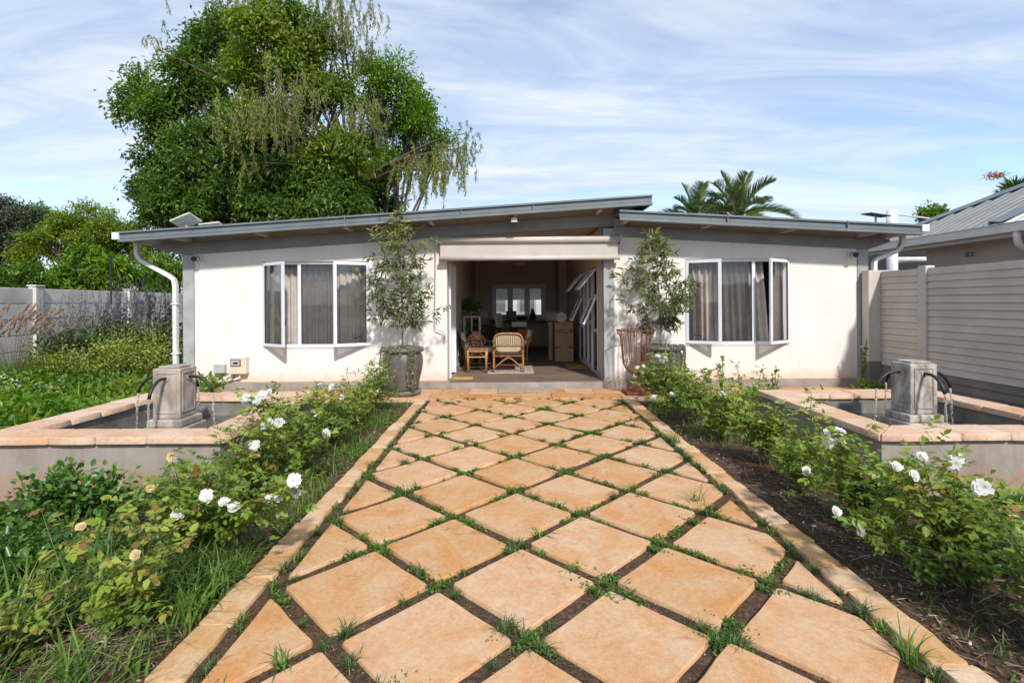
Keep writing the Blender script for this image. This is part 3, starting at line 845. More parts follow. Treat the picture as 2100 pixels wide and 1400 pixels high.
# ------------------------------------------------------------------ windows
def window(w, open_l, open_r):
    x0, x1, z0, z1 = w
    y0, y1 = WY+0.03, WY+0.08
    t = (x1-x0)/3
    fr = MB(); b = 0.045
    fr.box(x0, x1, y0, y1, z0, z0+b); fr.box(x0, x1, y0, y1, z1-b, z1)
    fr.box(x0, x0+b, y0, y1, z0+b, z1-b); fr.box(x1-b, x1, y0, y1, z0+b, z1-b)
    for xm in (x0+t, x1-t): fr.box(xm-0.028, xm+0.028, y0, y1, z0+b, z1-b)
    win = fr.build('window', 'white_aluminium', house, bev=0.004)
    MB().box(x0+t+0.028, x1-t-0.028, y0+0.02, y0+0.026, z0+b, z1-b).build('pane', 'window_glass', win)
    gz = MB()
    gz.box(x0+t+0.028, x1-t-0.028, y0+0.008, y0+0.019, z0+b, z0+b+0.006); gz.box(x0+t+0.028, x0+t+0.034, y0+0.008, y0+0.019, z0+b+0.006, z1-b); gz.box(x1-t-0.034, x1-t-0.028, y0+0.008, y0+0.019, z0+b+0.006, z1-b)
    gz.build('gasket', 'rubber_black', win)
    MB().box(x0-0.0, x1, WY-0.012, WY+0.03, z0-0.012, z0+0.003).build('sill', 'white_aluminium', win)
    sw = t - 0.02
    for hx, sgn, th in ((x0+0.012, 1, open_l), (x1-0.012, -1, open_r)):
        Mx = Matrix.Translation((hx, WY+0.022, 0)) @ Matrix.Rotation(-sgn*R(th), 4, 'Z') @ Matrix.Diagonal((sgn, 1, 1, 1))
        s = MB(); s.M = Mx; c = 0.05
        za, zb = z0+0.02, z1-0.02
        s.box(0, sw, -0.035, 0, za, za+c); s.box(0, sw, -0.035, 0, zb-c, zb); s.box(0, c, -0.035, 0, za+c, zb-c); s.box(sw-c, sw, -0.035, 0, za+c, zb-c)
        s.build('casement', 'white_aluminium', win, bev=0.004)
        g = MB(); g.M = Mx; g.box(c, sw-c, -0.02, -0.015, za+c, zb-c); g.build('pane', 'window_glass', win)
        k = MB(); k.M = Mx
        k.box(c, sw-c, -0.032, -0.021, za+c, za+c+0.007); k.box(sw-c-0.007, sw-c, -0.032, -0.021, za+c+0.007, zb-c); k.box(c, c+0.007, -0.032, -0.021, za+c+0.007, zb-c)
        k.build('gasket', 'rubber_black', win)
        hd = MB(); hd.M = Mx; zm = (za+zb)/2 - 0.25
        hd.box(sw-0.035, sw-0.02, 0.0, 0.03, zm, zm+0.02); hd.box(sw-0.035, sw-0.02, 0.02, 0.03, zm-0.09, zm+0.02)
        hd.build('handle', 'black_plastic', win)
        for zz in (za+0.12, zb-0.14):
            st = MB(); p = Mx @ Vector((sw*0.45, 0.006, zz)); st.tube([p, (hx+sgn*sw*0.25, WY+0.05, zz+0.03)], 0.007, 6); st.build('stay', 'black_plastic', win)
    return win
window(LW, 33, 28)
window(RW, 27, 33)

def curtain(x0, x1, z0, z1, y, label, mat, seed, amp=0.035, per=0.105, taper=0.0):
    rr = np.random.default_rng(seed)
    n = int((x1-x0)/0.008); xs = np.linspace(x0, x1, n)
    ph = np.cumsum(rr.uniform(0.75, 1.3, n)) * 2*PI*0.008/per
    am = amp*(0.7 + 0.5*np.interp(xs, np.linspace(x0, x1, 9), rr.random(9)))
    rows = 7; V = []
    for r in range(rows):
        t = r/(rows-1); z = z1 + (z0-z1)*t
        xx = xs + taper*t*(xs - x0)/(x1-x0)
        V.append(np.stack([xx + 0.006*np.sin(ph*0.5+t*2), y + am*np.sin(ph + 0.25*t)*(0.75+0.35*t), np.full(n, z)], 1))
    V = np.concatenate(V)
    i, j = np.meshgrid(np.arange(n-1), np.arange(rows-1)); q = (j*n+i).ravel()
    o = npobj('curtain', V, np.stack([q, q+n, q+n+1, q+1], 1), mat, loc=((x0+x1)/2, y, z0), smooth=True)
    md = o.modifiers.new('cloth_thickness', 'SOLIDIFY'); md.thickness = 0.003
    return tag(o, label, 'curtain', 'curtains behind the windows')
curtain(-3.83, -2.28, 0.55, 2.17, WY+0.20, 'wide taupe pleated curtain behind the window left of the doorway', 'curtain_taupe', 1)
curtain(-4.12, -3.86, 0.55, 2.17, WY+0.17, 'narrow cream curtain at the edge of the window nearest the downpipe', 'curtain_cream', 2, 0.02, 0.16, 0.10)
curtain(2.98, 4.22, 0.55, 2.17, WY+0.20, 'wide taupe pleated curtain behind the window right of the doorway', 'curtain_taupe', 3, taper=0.12)
curtain(2.80, 2.95, 0.55, 2.17, WY+0.17, 'cream curtain strip beside the right potted tree', 'curtain_cream', 4, 0.02, 0.14)
curtain(4.34, 4.66, 0.55, 2.17, WY+0.17, 'cream curtain drawn back in the window nearest the slatted fence', 'curtain_cream', 5, 0.02, 0.16, 0.0)

# rear window of the open room and the sill shelf
x0, x1, z0, z1 = BW
fr = MB(); yb = 14.76
t = (x1-x0)/3
fr.box(x0-0.03, x1+0.03, yb-0.03, yb+0.06, z0-0.03, z0+0.04); fr.box(x0-0.03, x1+0.03, yb-0.03, yb+0.06, z1-0.04, z1+0.03)
for k in range(4):
    xm = x0 + t*k; fr.box(xm-0.045, xm+0.045, yb-0.025, yb+0.055, z0+0.04, z1-0.04)
rw = fr.build('window', 'white_aluminium', house, bev=0.004)
for k in range(3):
    xa, xb = x0+t*k+0.045, x0+t*(k+1)-0.045
    s = MB(); s.box(xa, xb, yb-0.01, yb+0.04, z0+0.04, z0+0.09); s.box(xa, xb, yb-0.01, yb+0.04, z1-0.10, z1-0.04); s.box(xa, xa+0.035, yb-0.01, yb+0.04, z0+0.09, z1-0.10); s.box(xb-0.035, xb, yb-0.01, yb+0.04, z0+0.09, z1-0.10)
    s.build('casement', 'white_aluminium', rw)
    MB().box(xa+0.035, xb-0.035, yb+0.01, yb+0.016, z0+0.09, z1-0.10).build('pane', 'clear_glass', rw)
MB().box(-0.75, 1.10, 14.52, 14.79, 0.865, 0.905).build('sill', 'white_paint', house, bev=0.004)

# French door unit in the right-hand partition, with four top-hung sashes standing open
XR = 1.515
def sash_frame(mb, y0, y1, z0, z1, x, b=0.045, d=0.04):
    mb.box(x, x+d, y0, y1, z0, z0+b); mb.box(x, x+d, y0, y1, z1-b, z1); mb.box(x, x+d, y0, y0+b, z0+b, z1-b); mb.box(x, x+d, y1-b, y1, z0+b, z1-b)
fd = MB(); sash_frame(fd, 8.88, 11.19, FZ, 2.02, XR, 0.05, 0.05)
for y in (9.46, 10.60): fd.box(XR, XR+0.05, y-0.03, y+0.03, FZ+0.05, 1.97)
fdo = fd.build('door_frame', 'white_aluminium', house, bev=0.004)
for (ya, yb_) in ((9.49, 10.03), (10.035, 10.57)):
    d_ = MB(); sash_frame(d_, ya, yb_, FZ+0.052, 1.968, XR-0.004, 0.07, 0.045); d_.box(XR-0.004, XR+0.041, ya+0.07, yb_-0.07, 0.98, 1.04)
    dd_ = d_.build('door', 'white_aluminium', fdo, bev=0.004)
    MB().box(XR+0.015, XR+0.02, ya+0.07, yb_-0.07, FZ+0.12, 0.98).build('pane', 'window_glass', fdo)
    MB().box(XR+0.015, XR+0.02, ya+0.07, yb_-0.07, 1.04, 1.90).build('pane', 'window_glass', fdo)
MB().box(XR-0.03, XR-0.005, 10.00, 10.02, 1.05, 1.18).build('handle', 'black_plastic', fdo)
for (ya, yb_) in ((8.93, 9.43), (10.63, 11.14)):
    d_ = MB(); d_.box(XR, XR+0.045, ya, yb_, 1.47, 1.53); d_.box(XR, XR+0.045, ya, yb_, 0.86, 0.92)
    d_.build('transom', 'white_aluminium', fdo)
    MB().box(XR+0.015, XR+0.02, ya, yb_, FZ+0.05, 0.86).build('pane', 'window_glass', fdo)
    for zt, hgt, ang in ((1.965, 0.46, 40), (1.468, 0.52, 24)):
        Mx = Matrix.Translation((XR-0.002, 0, zt)) @ Matrix.Rotation(R(ang), 4, 'Y')
        s = MB(); s.M = Mx; c = 0.045
        s.box(-0.035, 0, ya, yb_, -hgt, -hgt+c); s.box(-0.035, 0, ya, yb_, -c, 0); s.box(-0.035, 0, ya, ya+c, -hgt+c, -c); s.box(-0.035, 0, yb_-c, yb_, -hgt+c, -c)
        s.build('top_hung_sash', 'white_aluminium', fdo, bev=0.004)
        g = MB(); g.M = Mx; g.box(-0.02, -0.015, ya+c, yb_-c, -hgt+c, -c); g.build('pane', 'window_glass', fdo)
# door in the left-hand partition
fr = MB(); fr.box(-1.20, -1.012, 8.60, 8.65, FZ, 2.10); fr.box(-1.20, -1.012, 9.37, 9.42, FZ, 2.10); fr.box(-1.20, -1.012, 8.65, 9.37, 2.05, 2.10)
lf = fr.build('door_frame', 'white_aluminium', house, bev=0.004)
MB().box(-1.16, -1.115, 8.655, 9.365, FZ+0.01, 2.045).build('door', 'white_paint', lf, bev=0.004)
MB().tube([(-1.115, 9.28, 1.08), (-1.07, 9.28, 1.08), (-1.07, 9.17, 1.08)], 0.01, 6).build('handle', 'steel_light', lf)
# socket outlets
MB().box(-1.038, -1.024, 9.95, 10.03, 0.36, 0.47).build('socket', 'pvc_white', house)

# ------------------------------------------------------------------ things fixed to the front
bl = thing('roller_blind', (0.3, WY-0.1, 2.46), 'greige roller blind half rolled up across the top of the open doorway', 'blind')
MB().tube([(-1.16, WY-0.13, 2.405), (1.76, WY-0.13, 2.405)], 0.052, 20).build('roller', 'blind_metal', bl, smooth=True)
MB().box(-1.13, 1.735, WY-0.120, WY-0.114, 2.12, 2.40).build('fabric', 'blind_fabric', bl)
MB().tube([(-1.15, WY-0.125, 2.11), (1.765, WY-0.125, 2.11)], 0.036, 16).build('bottom_bar', 'blind_metal', bl, smooth=True)
for x in (-1.185, 1.765): MB().box(x, x+0.02, WY-0.19, WY-0.002, 2.34, 2.47).build('bracket', 'grey_plastic', bl, bev=0.006)
MB().tube([(-1.205, WY-0.09, 2.40), (-1.21, WY-0.07, 2.2), (-1.235, WY-0.06, 1.2), (-1.235, WY-0.06, 1.02), (-1.215, WY-0.06, 0.98), (-1.10, WY-0.06, 0.93), (-1.075, WY-0.06, 0.88)], 0.0075, 8).build('crank_rod', 'grey_plastic', bl)
MB().tube([(-1.075, WY-0.06, 0.89), (-1.075, WY-0.06, 0.78)], 0.013, 8).build('crank_handle', 'grey_plastic', bl)

fl = thing('floodlight', (0.065, 7.92, 2.68), 'small square black floodlight under the eave above the open doorway', 'floodlight')
zt = bargeL_t(0.06)-BH
MB().box(0.0, 0.13, 7.90, 7.95, zt-0.12, zt-0.01).build('housing', 'black_plastic', fl, bev=0.008)
MB().box(0.018, 0.112, 7.893, 7.899, zt-0.10, zt-0.03).build('lens', 'foam_white', fl)
MB().box(0.04, 0.09, 7.95, 8.28, zt-0.05, zt-0.035).build('bracket', 'black_plastic', fl)
def cctv(x, z, sgn, label):
    c = thing('security_camera', (x, WY, z), label, 'camera', 'security cameras on the front wall')
    MB().tube([(x, WY, z), (x, WY-0.035, z)], 0.062, 20).build('wall_plate', 'pvc_white', c)
    MB().tube([(x+sgn*0.01, WY-0.03, z), (x-sgn*0.01, WY-0.15, z-0.02)], 0.045, 16).build('camera_body', 'grey_plastic', c)
    MB().tube([(x-sgn*0.01, WY-0.15, z-0.02), (x-sgn*0.013, WY-0.175, z-0.025)], 0.038, 16).build('lens', 'black_plastic', c)
cctv(-5.09, 2.155, -1, 'round wall camera at the top of the wall beside the left downpipe')
cctv(5.56, 2.15, 1, 'round wall camera at the top of the wall beside the slatted fence')

mbx = thing('meter_box', (-4.42, WY, 0.30), 'cream meter box with a clear hatch low on the wall by the left fountain', 'meter box')
MB().box(-4.55, -4.28, WY-0.11, WY-0.001, 0.27, 0.545).build('case', 'beige_plastic', mbx, bev=0.012)
MB().box(-4.525, -4.365, WY-0.122, WY-0.111, 0.40, 0.51).build('hatch_frame', 'rubber_black', mbx, bev=0.003)
MB().box(-4.515, -4.375, WY-0.126, WY-0.1225, 0.41, 0.50).build('hatch', 'grey_plastic', mbx)
MB().box(-4.48, -4.40, WY-0.129, WY-0.1265, 0.435, 0.465).build('dial', 'black_plastic', mbx)
MB().tube([(-4.40, WY-0.05, 0.27), (-4.42, WY-0.05, 0.20), (-4.52, WY-0.04, 0.17), (-4.62, WY-0.03, 0.145), (-4.63, WY-0.03, 0.02)], 0.018, 8).build('conduit', 'pvc_white', mbx)
jb = thing('junction_box', (-4.74, WY, 0.30), 'small square grey junction box on the wall left of the meter box', 'junction box')
MB().box(-4.83, -4.65, WY-0.07, WY-0.001, 0.28, 0.425).build('case', 'grey_plastic', jb, bev=0.01)
MB().tube([(-4.70, WY-0.04, 0.28), (-4.71, WY-0.06, 0.2), (-4.62, WY-0.07, 0.13), (-4.52, WY-0.06, 0.17), (-4.49, WY-0.05, 0.27)], 0.008, 8).build('cable', 'rubber_black', jb)

# white sheet-metal ventilators / antenna plates on the left roof
an = thing('antenna_panel', (-5.45, 8.6, 2.58), 'flat white panel antennas propped on the left end of the roof', 'antenna')
for x, y, ry, tz, w in ((-5.43, 8.5, -22, 2.80, 0.36), (-5.08, 8.7, -6, 2.72, 0.36)):
    Mx = Matrix.Translation((x, y, tz)) @ Matrix.Rotation(R(ry), 4, 'Y') @ Matrix.Rotation(R(-18), 4, 'X')
    p = MB(); p.M = Mx; p.box(-w/2, w/2, -0.16, 0.16, -0.015, 0.015); p.build('panel', 'white_paint', an, bev=0.02)
    MB().tube([(x, y, tz), (x, y+0.02, bargeL_t(x)-0.02)], 0.018, 8).build('bracket', 'grey_plastic', an)

# ================================================================== FOUNTAINS
def fountain(x0, x1, y0, y1, pc, label, stone, seed, spz):
    f = thing('fountain', ((x0+x1)/2, (y0+y1)/2, -0.03), label, 'fountain', 'square wall fountains either side of the path')
    H = 0.44; cw = 0.265; ov = 0.035; th = 0.05
    ix0, ix1, iy0, iy1 = x0+cw-0.03, x1-cw+0.03, y0+cw-0.03, y1-cw+0.03
    ax0, ax1, ay0, ay1 = x0+ov, x1-ov, y0+ov, y1-ov
    m = MB(); zt = H-th-0.001
    m.box(ax0, ax1, ay0, iy0, -0.10, zt); m.box(ax0, ax1, iy1, ay1, -0.10, zt); m.box(ax0, ix0, iy0, iy1, -0.10, zt); m.box(ix1, ax1, iy0, iy1, -0.10, zt)
    m.build('basin_wall', 'cement_render', f)
    lin = MB()
    e = 0.004
    lin.box(ix0-e, ix1+e, iy0, iy0+e*2, 0.0, zt-0.002); lin.box(ix0, ix1, iy1-e*2, iy1, 0.0, zt-0.002); lin.box(ix0, ix0+e*2, iy0+e*2, iy1-e*2, 0.0, zt-0.002); lin.box(ix1-e*2, ix1, iy0+e*2, iy1-e*2, 0.0, zt-0.002)
    lin.box(ix0, ix1, iy0, iy1, 0.0, 0.02)
    lin.build('basin_lining', 'cement_dark', f)
    rr = random.Random(seed)
    def stone_poly(poly):
        c = (sum(p[0] for p in poly)/len(poly), sum(p[1] for p in poly)/len(poly))
        me = slab_mesh('coping_stone', [(p[0]-c[0], p[1]-c[1]) for p in poly], th, rr.randint(0, 10**6), 'coping_stone', 0.005, 3, 0.003)
        o = bpy.data.objects.new('coping_stone', me); COL.objects.link(o); o.parent = f
        o.location = Vector((c[0], c[1], H + rr.uniform(-0.002, 0.002))) - wloc(f)
        o.rotation_euler = (rr.uniform(-0.006, 0.006), rr.uniform(-0.006, 0.006), 0)
    g = 0.003
    for (a0, a1, horiz, lo, hi, outer_lo) in ((x0, x1, True, y0, y0+cw, True), (x0, x1, True, y1-cw, y1, False), (y0, y1, False, x0, x0+cw, True), (y0, y1, False, x1-cw, x1, False)):
        cuts = [a0]; inner = a1-a0-2*cw
        k = 4; pos = a0+cw
        bounds = [a0+cw+inner*i/k + (rr.uniform(-0.05, 0.05) if 0 < i < k else 0) for i in range(k+1)]
        for i in range(k):
            s0, s1 = bounds[i]+g, bounds[i+1]-g
            o0 = (a0+g*2 if i == 0 else s0); o1 = (a1-g*2 if i == k-1 else s1)
            if outer_lo: pl = [(o0, lo), (o1, lo), (s1, hi), (s0, hi)]
            else: pl = [(s0, lo), (s1, lo), (o1, hi), (o0, hi)]
            if i == 0 : pl = [(p[0] + (g if False else 0), p[1]) for p in pl]
            if not horiz:
                pl = [(p[1], p[0]) for p in pl][::-1]
            stone_poly(pl)
    # water
    n = 26; xs = np.linspace(ix0+0.009, ix1-0.009, n); ys = np.linspace(iy0+0.009, iy1-0.009, n)
    X, Y = np.meshgrid(xs, ys); Z = 0.235 + 0.0025*smooth_noise(X*3, Y*3, seed)
    V = np.stack([X, Y, Z], -1).reshape(-1, 3); i, j = np.meshgrid(np.arange(n-1), np.arange(n-1)); q = (j*n+i).ravel()
    npobj('water', V, np.stack([q, q+1, q+n+1, q+n], 1), 'pool_water', f, smooth=True)
    # pillar
    cx, cy, w = pc; hw = w/2; zt = 0.85
    p = MB(); p.box(cx-hw, cx+hw, cy-hw, cy+hw, 0.385, zt-0.02)
    pil = p.build('pillar', stone, f, bev=0.010)
    MB().box(cx-hw+0.03, cx+hw-0.03, cy-hw+0.03, cy+hw-0.03, zt-0.0195, zt).build('pillar_cap', stone, pil, bev=0.008)
    MB().box(cx-hw-0.035, cx+hw+0.035, cy-hw-0.035, cy+hw+0.035, 0.315, 0.384).build('pillar_foot', stone, pil, bev=0.014)
    MB().box(cx-hw-0.06, cx+hw+0.06, cy-hw-0.06, cy+hw+0.06, 0.02, 0.3145).build('pillar_foot', stone, pil, bev=0.012)
    for k in range(4):     # raised frame of the sunk panel on each face
        Mx = Matrix.Translation((cx, cy, 0)) @ Matrix.Rotation(k*PI/2, 4, 'Z')
        fr = MB(); fr.M = Mx; a = hw-0.032; t = 0.012; yo = -hw-0.007; yi = -hw+0.001
        fr.box(-a, a, yo, yi, 0.435, 0.435+t); fr.box(-a, a, yo, yi, zt-0.065, zt-0.065+t); fr.box(-a, -a+t, yo, yi, 0.435+t, zt-0.065); fr.box(a-t, a, yo, yi, 0.435+t, zt-0.065)
        fr.build('panel_moulding', stone, pil, bev=0.003)
        ln = 0.215
        pts = [(0, -hw+0.02, spz), (0, -hw-0.03, spz+0.004), (0, -hw-0.075, spz+0.004), (0, -hw-0.12, spz-0.012), (0, -hw-0.165, spz-0.048), (0, -hw-0.2, spz-0.095), (0, -hw-ln, spz-0.14)]
        sp = MB(); sp.M = Mx; sp.tube(pts, 0.0135, 12); spo = sp.build('spout', 'rubber_black', f, smooth=True)
        ro = MB(); ro.M = Mx; ro.tube([(0, -hw-0.006, spz+0.002), (0, -hw+0.002, spz)], 0.027, 14); ro.build('collar', stone, spo)
        # falling water: narrowing, breaking into beads
        rj = random.Random(seed*7+k)
        wpts = []; wr = []
        z = spz-0.137; y = -hw-ln; vz = 0.0; T = 0.0
        while z > 0.236:
            T += 0.007; zz = spz-0.137 - 1.1*T - 4.9*T*T; yy = -hw-ln - 0.10*T
            frac = (spz-0.137-zz)/(spz-0.137-0.236)
            wpts.append((rj.uniform(-0.004, 0.004)*(0.4+frac*1.6), yy+rj.uniform(-0.004, 0.004)*(0.4+frac*1.6), zz)); wr.append((0.0105 - 0.005*frac)*rj.uniform(0.55, 1.15)); z = zz
        # resample finer so that the beading shows
        jw = MB(); jw.M = Mx
        fp = []; frr = []
        for a_, b_, ra, rb in zip(wpts, wpts[1:], wr, wr[1:]):
            for s in range(3):
                t_ = s/3; fp.append(tuple(a_[i]*(1-t_)+b_[i]*t_ for i in range(3))); frr.append((ra*(1-t_)+rb*t_)*rj.uniform(0.7, 1.25))
        jw.tube(fp, frr, 7); jw.build('water_jet', 'falling_water', f, smooth=True)
        dr = MB(); dr.M = Mx
        for _ in range(16):
            t_ = rj.random()**0.6; i_ = min(len(fp)-1, int(t_*len(fp))); px_, py_, pz_ = fp[i_]
            r0 = rj.uniform(0.002, 0.0045); ox, oy = rj.gauss(0, 0.010), rj.gauss(0, 0.010)
            dr.tube([(px_+ox, py_+oy, pz_-r0*1.4), (px_+ox, py_+oy, pz_), (px_+ox, py_+oy, pz_+r0*1.4)], [r0*0.3, r0, r0*0.3], 6)
        dr.build('droplets', 'falling_water', f, smooth=True)
    return f
fountain(-3.97, -2.10, 3.68, 5.55, (-3.06, 4.62, 0.245), 'raised square cement fountain left of the path with smooth beige pillar and four black spouts', 'pillar_stone', 11, 0.742)
fountain(2.64, 4.50, 3.63, 5.47, (3.665, 4.62, 0.24), 'raised square cement fountain right of the path with blotchy weathered pillar and black spouts', 'pillar_stone_old', 12, 0.742)

# ================================================================== FENCES
fe = thing('slatted_fence', (5.97, 6, 0), 'greige precast fence of narrow horizontal slats running from the house to the right', 'fence')
XF = 5.92
posts = [8.12, 7.26, 5.35, 3.45, 1.55]
MB().box(XF-0.20, XF+0.14, 8.10, 8.26, -0.1, 0.42).build('post', 'fence_band', fe, bev=0.008)
MB().box(XF-0.20, XF+0.14, 8.10, 8.26, 0.421, 1.875).build('post', 'fence_paint', fe, bev=0.008)
for y in posts[1:]:
    MB().box(XF-0.035, XF+0.10, y-0.07, y+0.07, -0.1, 1.885).build('post', 'fence_paint', fe, bev=0.008)
# the narrow slats
slat_cache = {}
for a, b in zip(posts, posts[1:]):
    ya, yb_ = b+0.07, a-(0.07 if a < 8.1 else 0.03)
    MB().box(XF+0.052, XF+0.07, ya, yb_, -0.05, 1.84).build('light_stop_backing', 'fence_paint', fe)  # added behind the slats to stop light leaking through their gaps
    for k in range(19):
        z0 = -0.02 + k*0.0985; z1 = z0 + 0.0985
        mt = 'fence_band' if z1 < 0.40 else 'fence_paint'
        tl = random.uniform(-0.002, 0.002)
        MB().hexa([(XF-0.014,ya,z0+0.004),(XF+0.05,ya,z0+0.004),(XF+0.05,yb_,z0+0.004+tl),(XF-0.014,yb_,z0+0.004+tl),(XF-0.001,ya,z1),(XF+0.05,ya,z1),(XF+0.05,yb_,z1+tl),(XF-0.001,yb_,z1+tl)]).build('slat', mt, fe)

pw = thing('precast_wall', (-9.4, 11.5, 0), 'pale grey precast concrete panel wall behind the left flower bed', 'wall')
A = Vector((-8.84, 8.6, 0)); D = (Vector((-9.87, 16.5, 0)) - A); LEN = D.length; D.normalize(); Nn = Vector((D.y, -D.x, 0))
ts = [LEN*(0.123 + 0.357*k) for k in range(-3, 7)]
def obox(m, s0, s1, n0, n1, z0, z1):
    c = []
    for z in (z0, z1):
        for s, n in ((s0, n0), (s1, n0), (s1, n1), (s0, n1)): 
            p = A + D*s - Nn*n; c.append((p.x, p.y, z))
    # orient: ensure outward faces
    return m.hexa(c)
for i, s in enumerate(ts):
    obox(MB(), s-0.09, s+0.09, -0.075, 0.06, -0.1, 1.755).build('post', 'precast_concrete', pw, bev=0.01)
    obox(MB(), s-0.11, s+0.11, -0.09, 0.075, 1.756, 1.785).build('post_cap', 'precast_concrete', pw, bev=0.008)
    if i+1 < len(ts):
        obox(MB(), s+0.085, ts[i+1]-0.085, 0.031, 0.05, -0.05, 1.72).build('light_stop_backing', 'precast_concrete', pw)  # added sheet, blocks the light that would show between the panels
        for k in range(6):
            obox(MB(), s+0.085, ts[i+1]-0.085, -0.02, 0.03, k*0.29-0.01, k*0.29+0.268).build('panel', 'precast_concrete', pw, bev=0.008)
ep = thing('electric_fence_pole', at(227, 625, 11.7), 'thin black electric fence pole standing up above the precast wall', 'fence pole')
pb = at(228, 625, 11.62)
MB().tube([pb, (pb.x, pb.y, 2.55)], 0.018, 8).build('pole', 'black_plastic', ep)
for z in (1.95, 2.08, 2.21, 2.34, 2.47): MB().box(pb.x-0.03, pb.x+0.03, pb.y-0.03, pb.y+0.03, z, z+0.025).build('insulator', 'black_plastic', ep)

# ================================================================== NEIGHBOUR HOUSE ON THE RIGHT
nb = thing('neighbour_house', (9.5, 8.0, 0), 'beige neighbouring house with grey ribbed metal roof beyond the slatted fence', 'house')
EX, EZ = 8.0, 2.60; SL = 0.52; YC = 11.5
MB().box(8.55, 12.5, 4.5, 10.42, -0.05, 2.55).build('wall', 'neighbour_wall', nb)
# roof plane, hip at the far end (45 degrees in plan)
def rz(x): return EZ + (x-EX)*SL
TOPX = 11.2
m = MB(); m.add([(EX, 4.0, rz(EX)), (EX, YC, rz(EX)), (TOPX, YC-(TOPX-EX), rz(TOPX)), (TOPX, 4.0, rz(TOPX)), (EX, 4.0, rz(EX)-0.05), (EX, YC, rz(EX)-0.05), (TOPX, YC-(TOPX-EX), rz(TOPX)-0.05), (TOPX, 4.0, rz(TOPX)-0.05)],
      [(0,3,2,1),(4,5,6,7),(0,1,5,4),(1,2,6,5),(2,3,7,6),(3,0,4,7)])
nroof = m.build('roof', 'roof_sheet', nb)
m = MB(); m.add([(EX, YC, rz(EX)-0.01), (TOPX, YC-(TOPX-EX), rz(TOPX)-0.01), (TOPX+3, YC-(TOPX-EX), rz(TOPX)-0.01), (TOPX+6, YC, rz(EX)-0.01)], [(0,1,2,3)]); m.build('roof', 'roof_sheet', nb)
y = 4.15
while y < YC-0.1:
    xt = min(TOPX, EX + (YC-y))
    if xt - EX > 0.15:
        MB().hexa([(EX-0.05,y,rz(EX-0.05)+0.003),(xt-0.04,y,rz(xt-0.04)+0.003),(xt-0.04,y+0.09,rz(xt-0.04)+0.003),(EX-0.05,y+0.09,rz(EX-0.05)+0.003),(EX-0.05,y+0.022,rz(EX-0.05)+0.042),(xt-0.04,y+0.022,rz(xt-0.04)+0.042),(xt-0.04,y+0.068,rz(xt-0.04)+0.042),(EX-0.05,y+0.068,rz(EX-0.05)+0.042)]).build('roof_rib', 'roof_sheet' if y > 8.2 else 'roof_sheet_glare', nroof)
    y += 0.19
# hip cap: a folded strip along the hip, notched where it crosses ribs
P0 = Vector((EX, YC, rz(EX))); P1 = Vector((TOPX, YC-(TOPX-EX), rz(TOPX)))
dh = (P1-P0).normalized(); sd = Vector((0, -1, 0)); sd2 = (sd - dh*sd.dot(dh)).normalized()
m = MB(); up = Vector((-SL, 0, 1)).normalized()
m.add([P0+up*0.05, P1+up*0.05, P1+sd2*0.22+up*0.048, P0+sd2*0.22+up*0.048, P0+up*0.075, P1+up*0.075, P1+sd2*0.22+up*0.056, P0+sd2*0.22+up*0.056], [(0,3,2,1),(4,5,6,7),(0,1,5,4),(1,2,6,5),(2,3,7,6),(3,0,4,7)])
m.build('hip_cap', 'roof_steel', nroof)
Q0 = Vector((EX+0.02, 8.28, rz(EX+0.02))); Q1 = Vector((TOPX, 8.28-(TOPX-EX)*0.42, rz(TOPX)))
dq = (Q1-Q0).normalized(); s3 = (sd - dq*sd.dot(dq)).normalized()
m = MB(); m.add([Q0+up*0.045, Q1+up*0.045, Q1-s3*0.34+up*0.045, Q0-s3*0.34+up*0.045, Q0+up*0.062, Q1+up*0.062, Q1-s3*0.34+up*0.062, Q0-s3*0.34+up*0.062], [(0,3,2,1),(4,5,6,7),(0,1,5,4),(1,2,6,5),(2,3,7,6),(3,0,4,7)])
m.build('valley_flashing', 'roof_steel', nroof)
# fascia, gutter, soffit
MB().box(EX+0.04, EX+0.07, 4.0, YC, 2.40, 2.585).build('fascia', 'gutter_white', nb)
g = MB(); g.box(EX-0.10, EX+0.038, 4.0, YC+0.05, 2.46, 2.47); g.box(EX-0.11, EX-0.098, 4.0, YC+0.05, 2.46, 2.60); g.box(EX-0.125, EX-0.098, 4.0, YC+0.05, 2.60, 2.615)
g.build('gutter', 'gutter_white', nb, bev=0.004)
MB().box(EX+0.071, 8.549, 4.0, 10.40, 2.40, 2.415).build('soffit', 'neighbour_wall', nb)
dp = MB()
pts = [(7.95, 7.95, 2.46), (7.95, 7.95, 2.36), (7.97, 7.95, 2.27), (8.02, 7.95, 2.22), (8.35, 7.95, 2.08), (8.47, 7.95, 2.02), (8.50, 7.95, 1.9), (8.50, 7.95, 0.2)]
dp.tube(pts, 0.05, 10); dp.build('downpipe', 'gutter_white', nb, smooth=True)
vb = MB().box(8.535, 8.551, 9.32, 9.52, 2.18, 2.29).build('air_brick', 'fence_paint', nb)
for z in (2.195, 2.225, 2.255):
    for y in (9.335, 9.43): MB().box(8.533, 8.5345, y, y+0.075, z, z+0.02).build('slot', 'black_plastic', vb)
wn_ = MB(); wn_.box(8.50, 8.549, 9.0, 9.7, 1.98, 2.02); wn_.box(8.50, 8.549, 9.0, 9.05, 1.0, 1.98); wn_.box(8.50, 8.549, 9.65, 9.7, 1.0, 1.98); wn_.box(8.51, 8.549, 9.33, 9.37, 1.0, 1.98)
wno = wn_.build('window', 'white_aluminium', nb)
MB().box(8.535, 8.54, 9.05, 9.65, 1.0, 1.98).build('pane', 'window_glass', wno)
MB().box(8.45, 8.549, 7.6, 8.7, 2.02, 2.06).build('window_hood', 'gutter_white', nb)

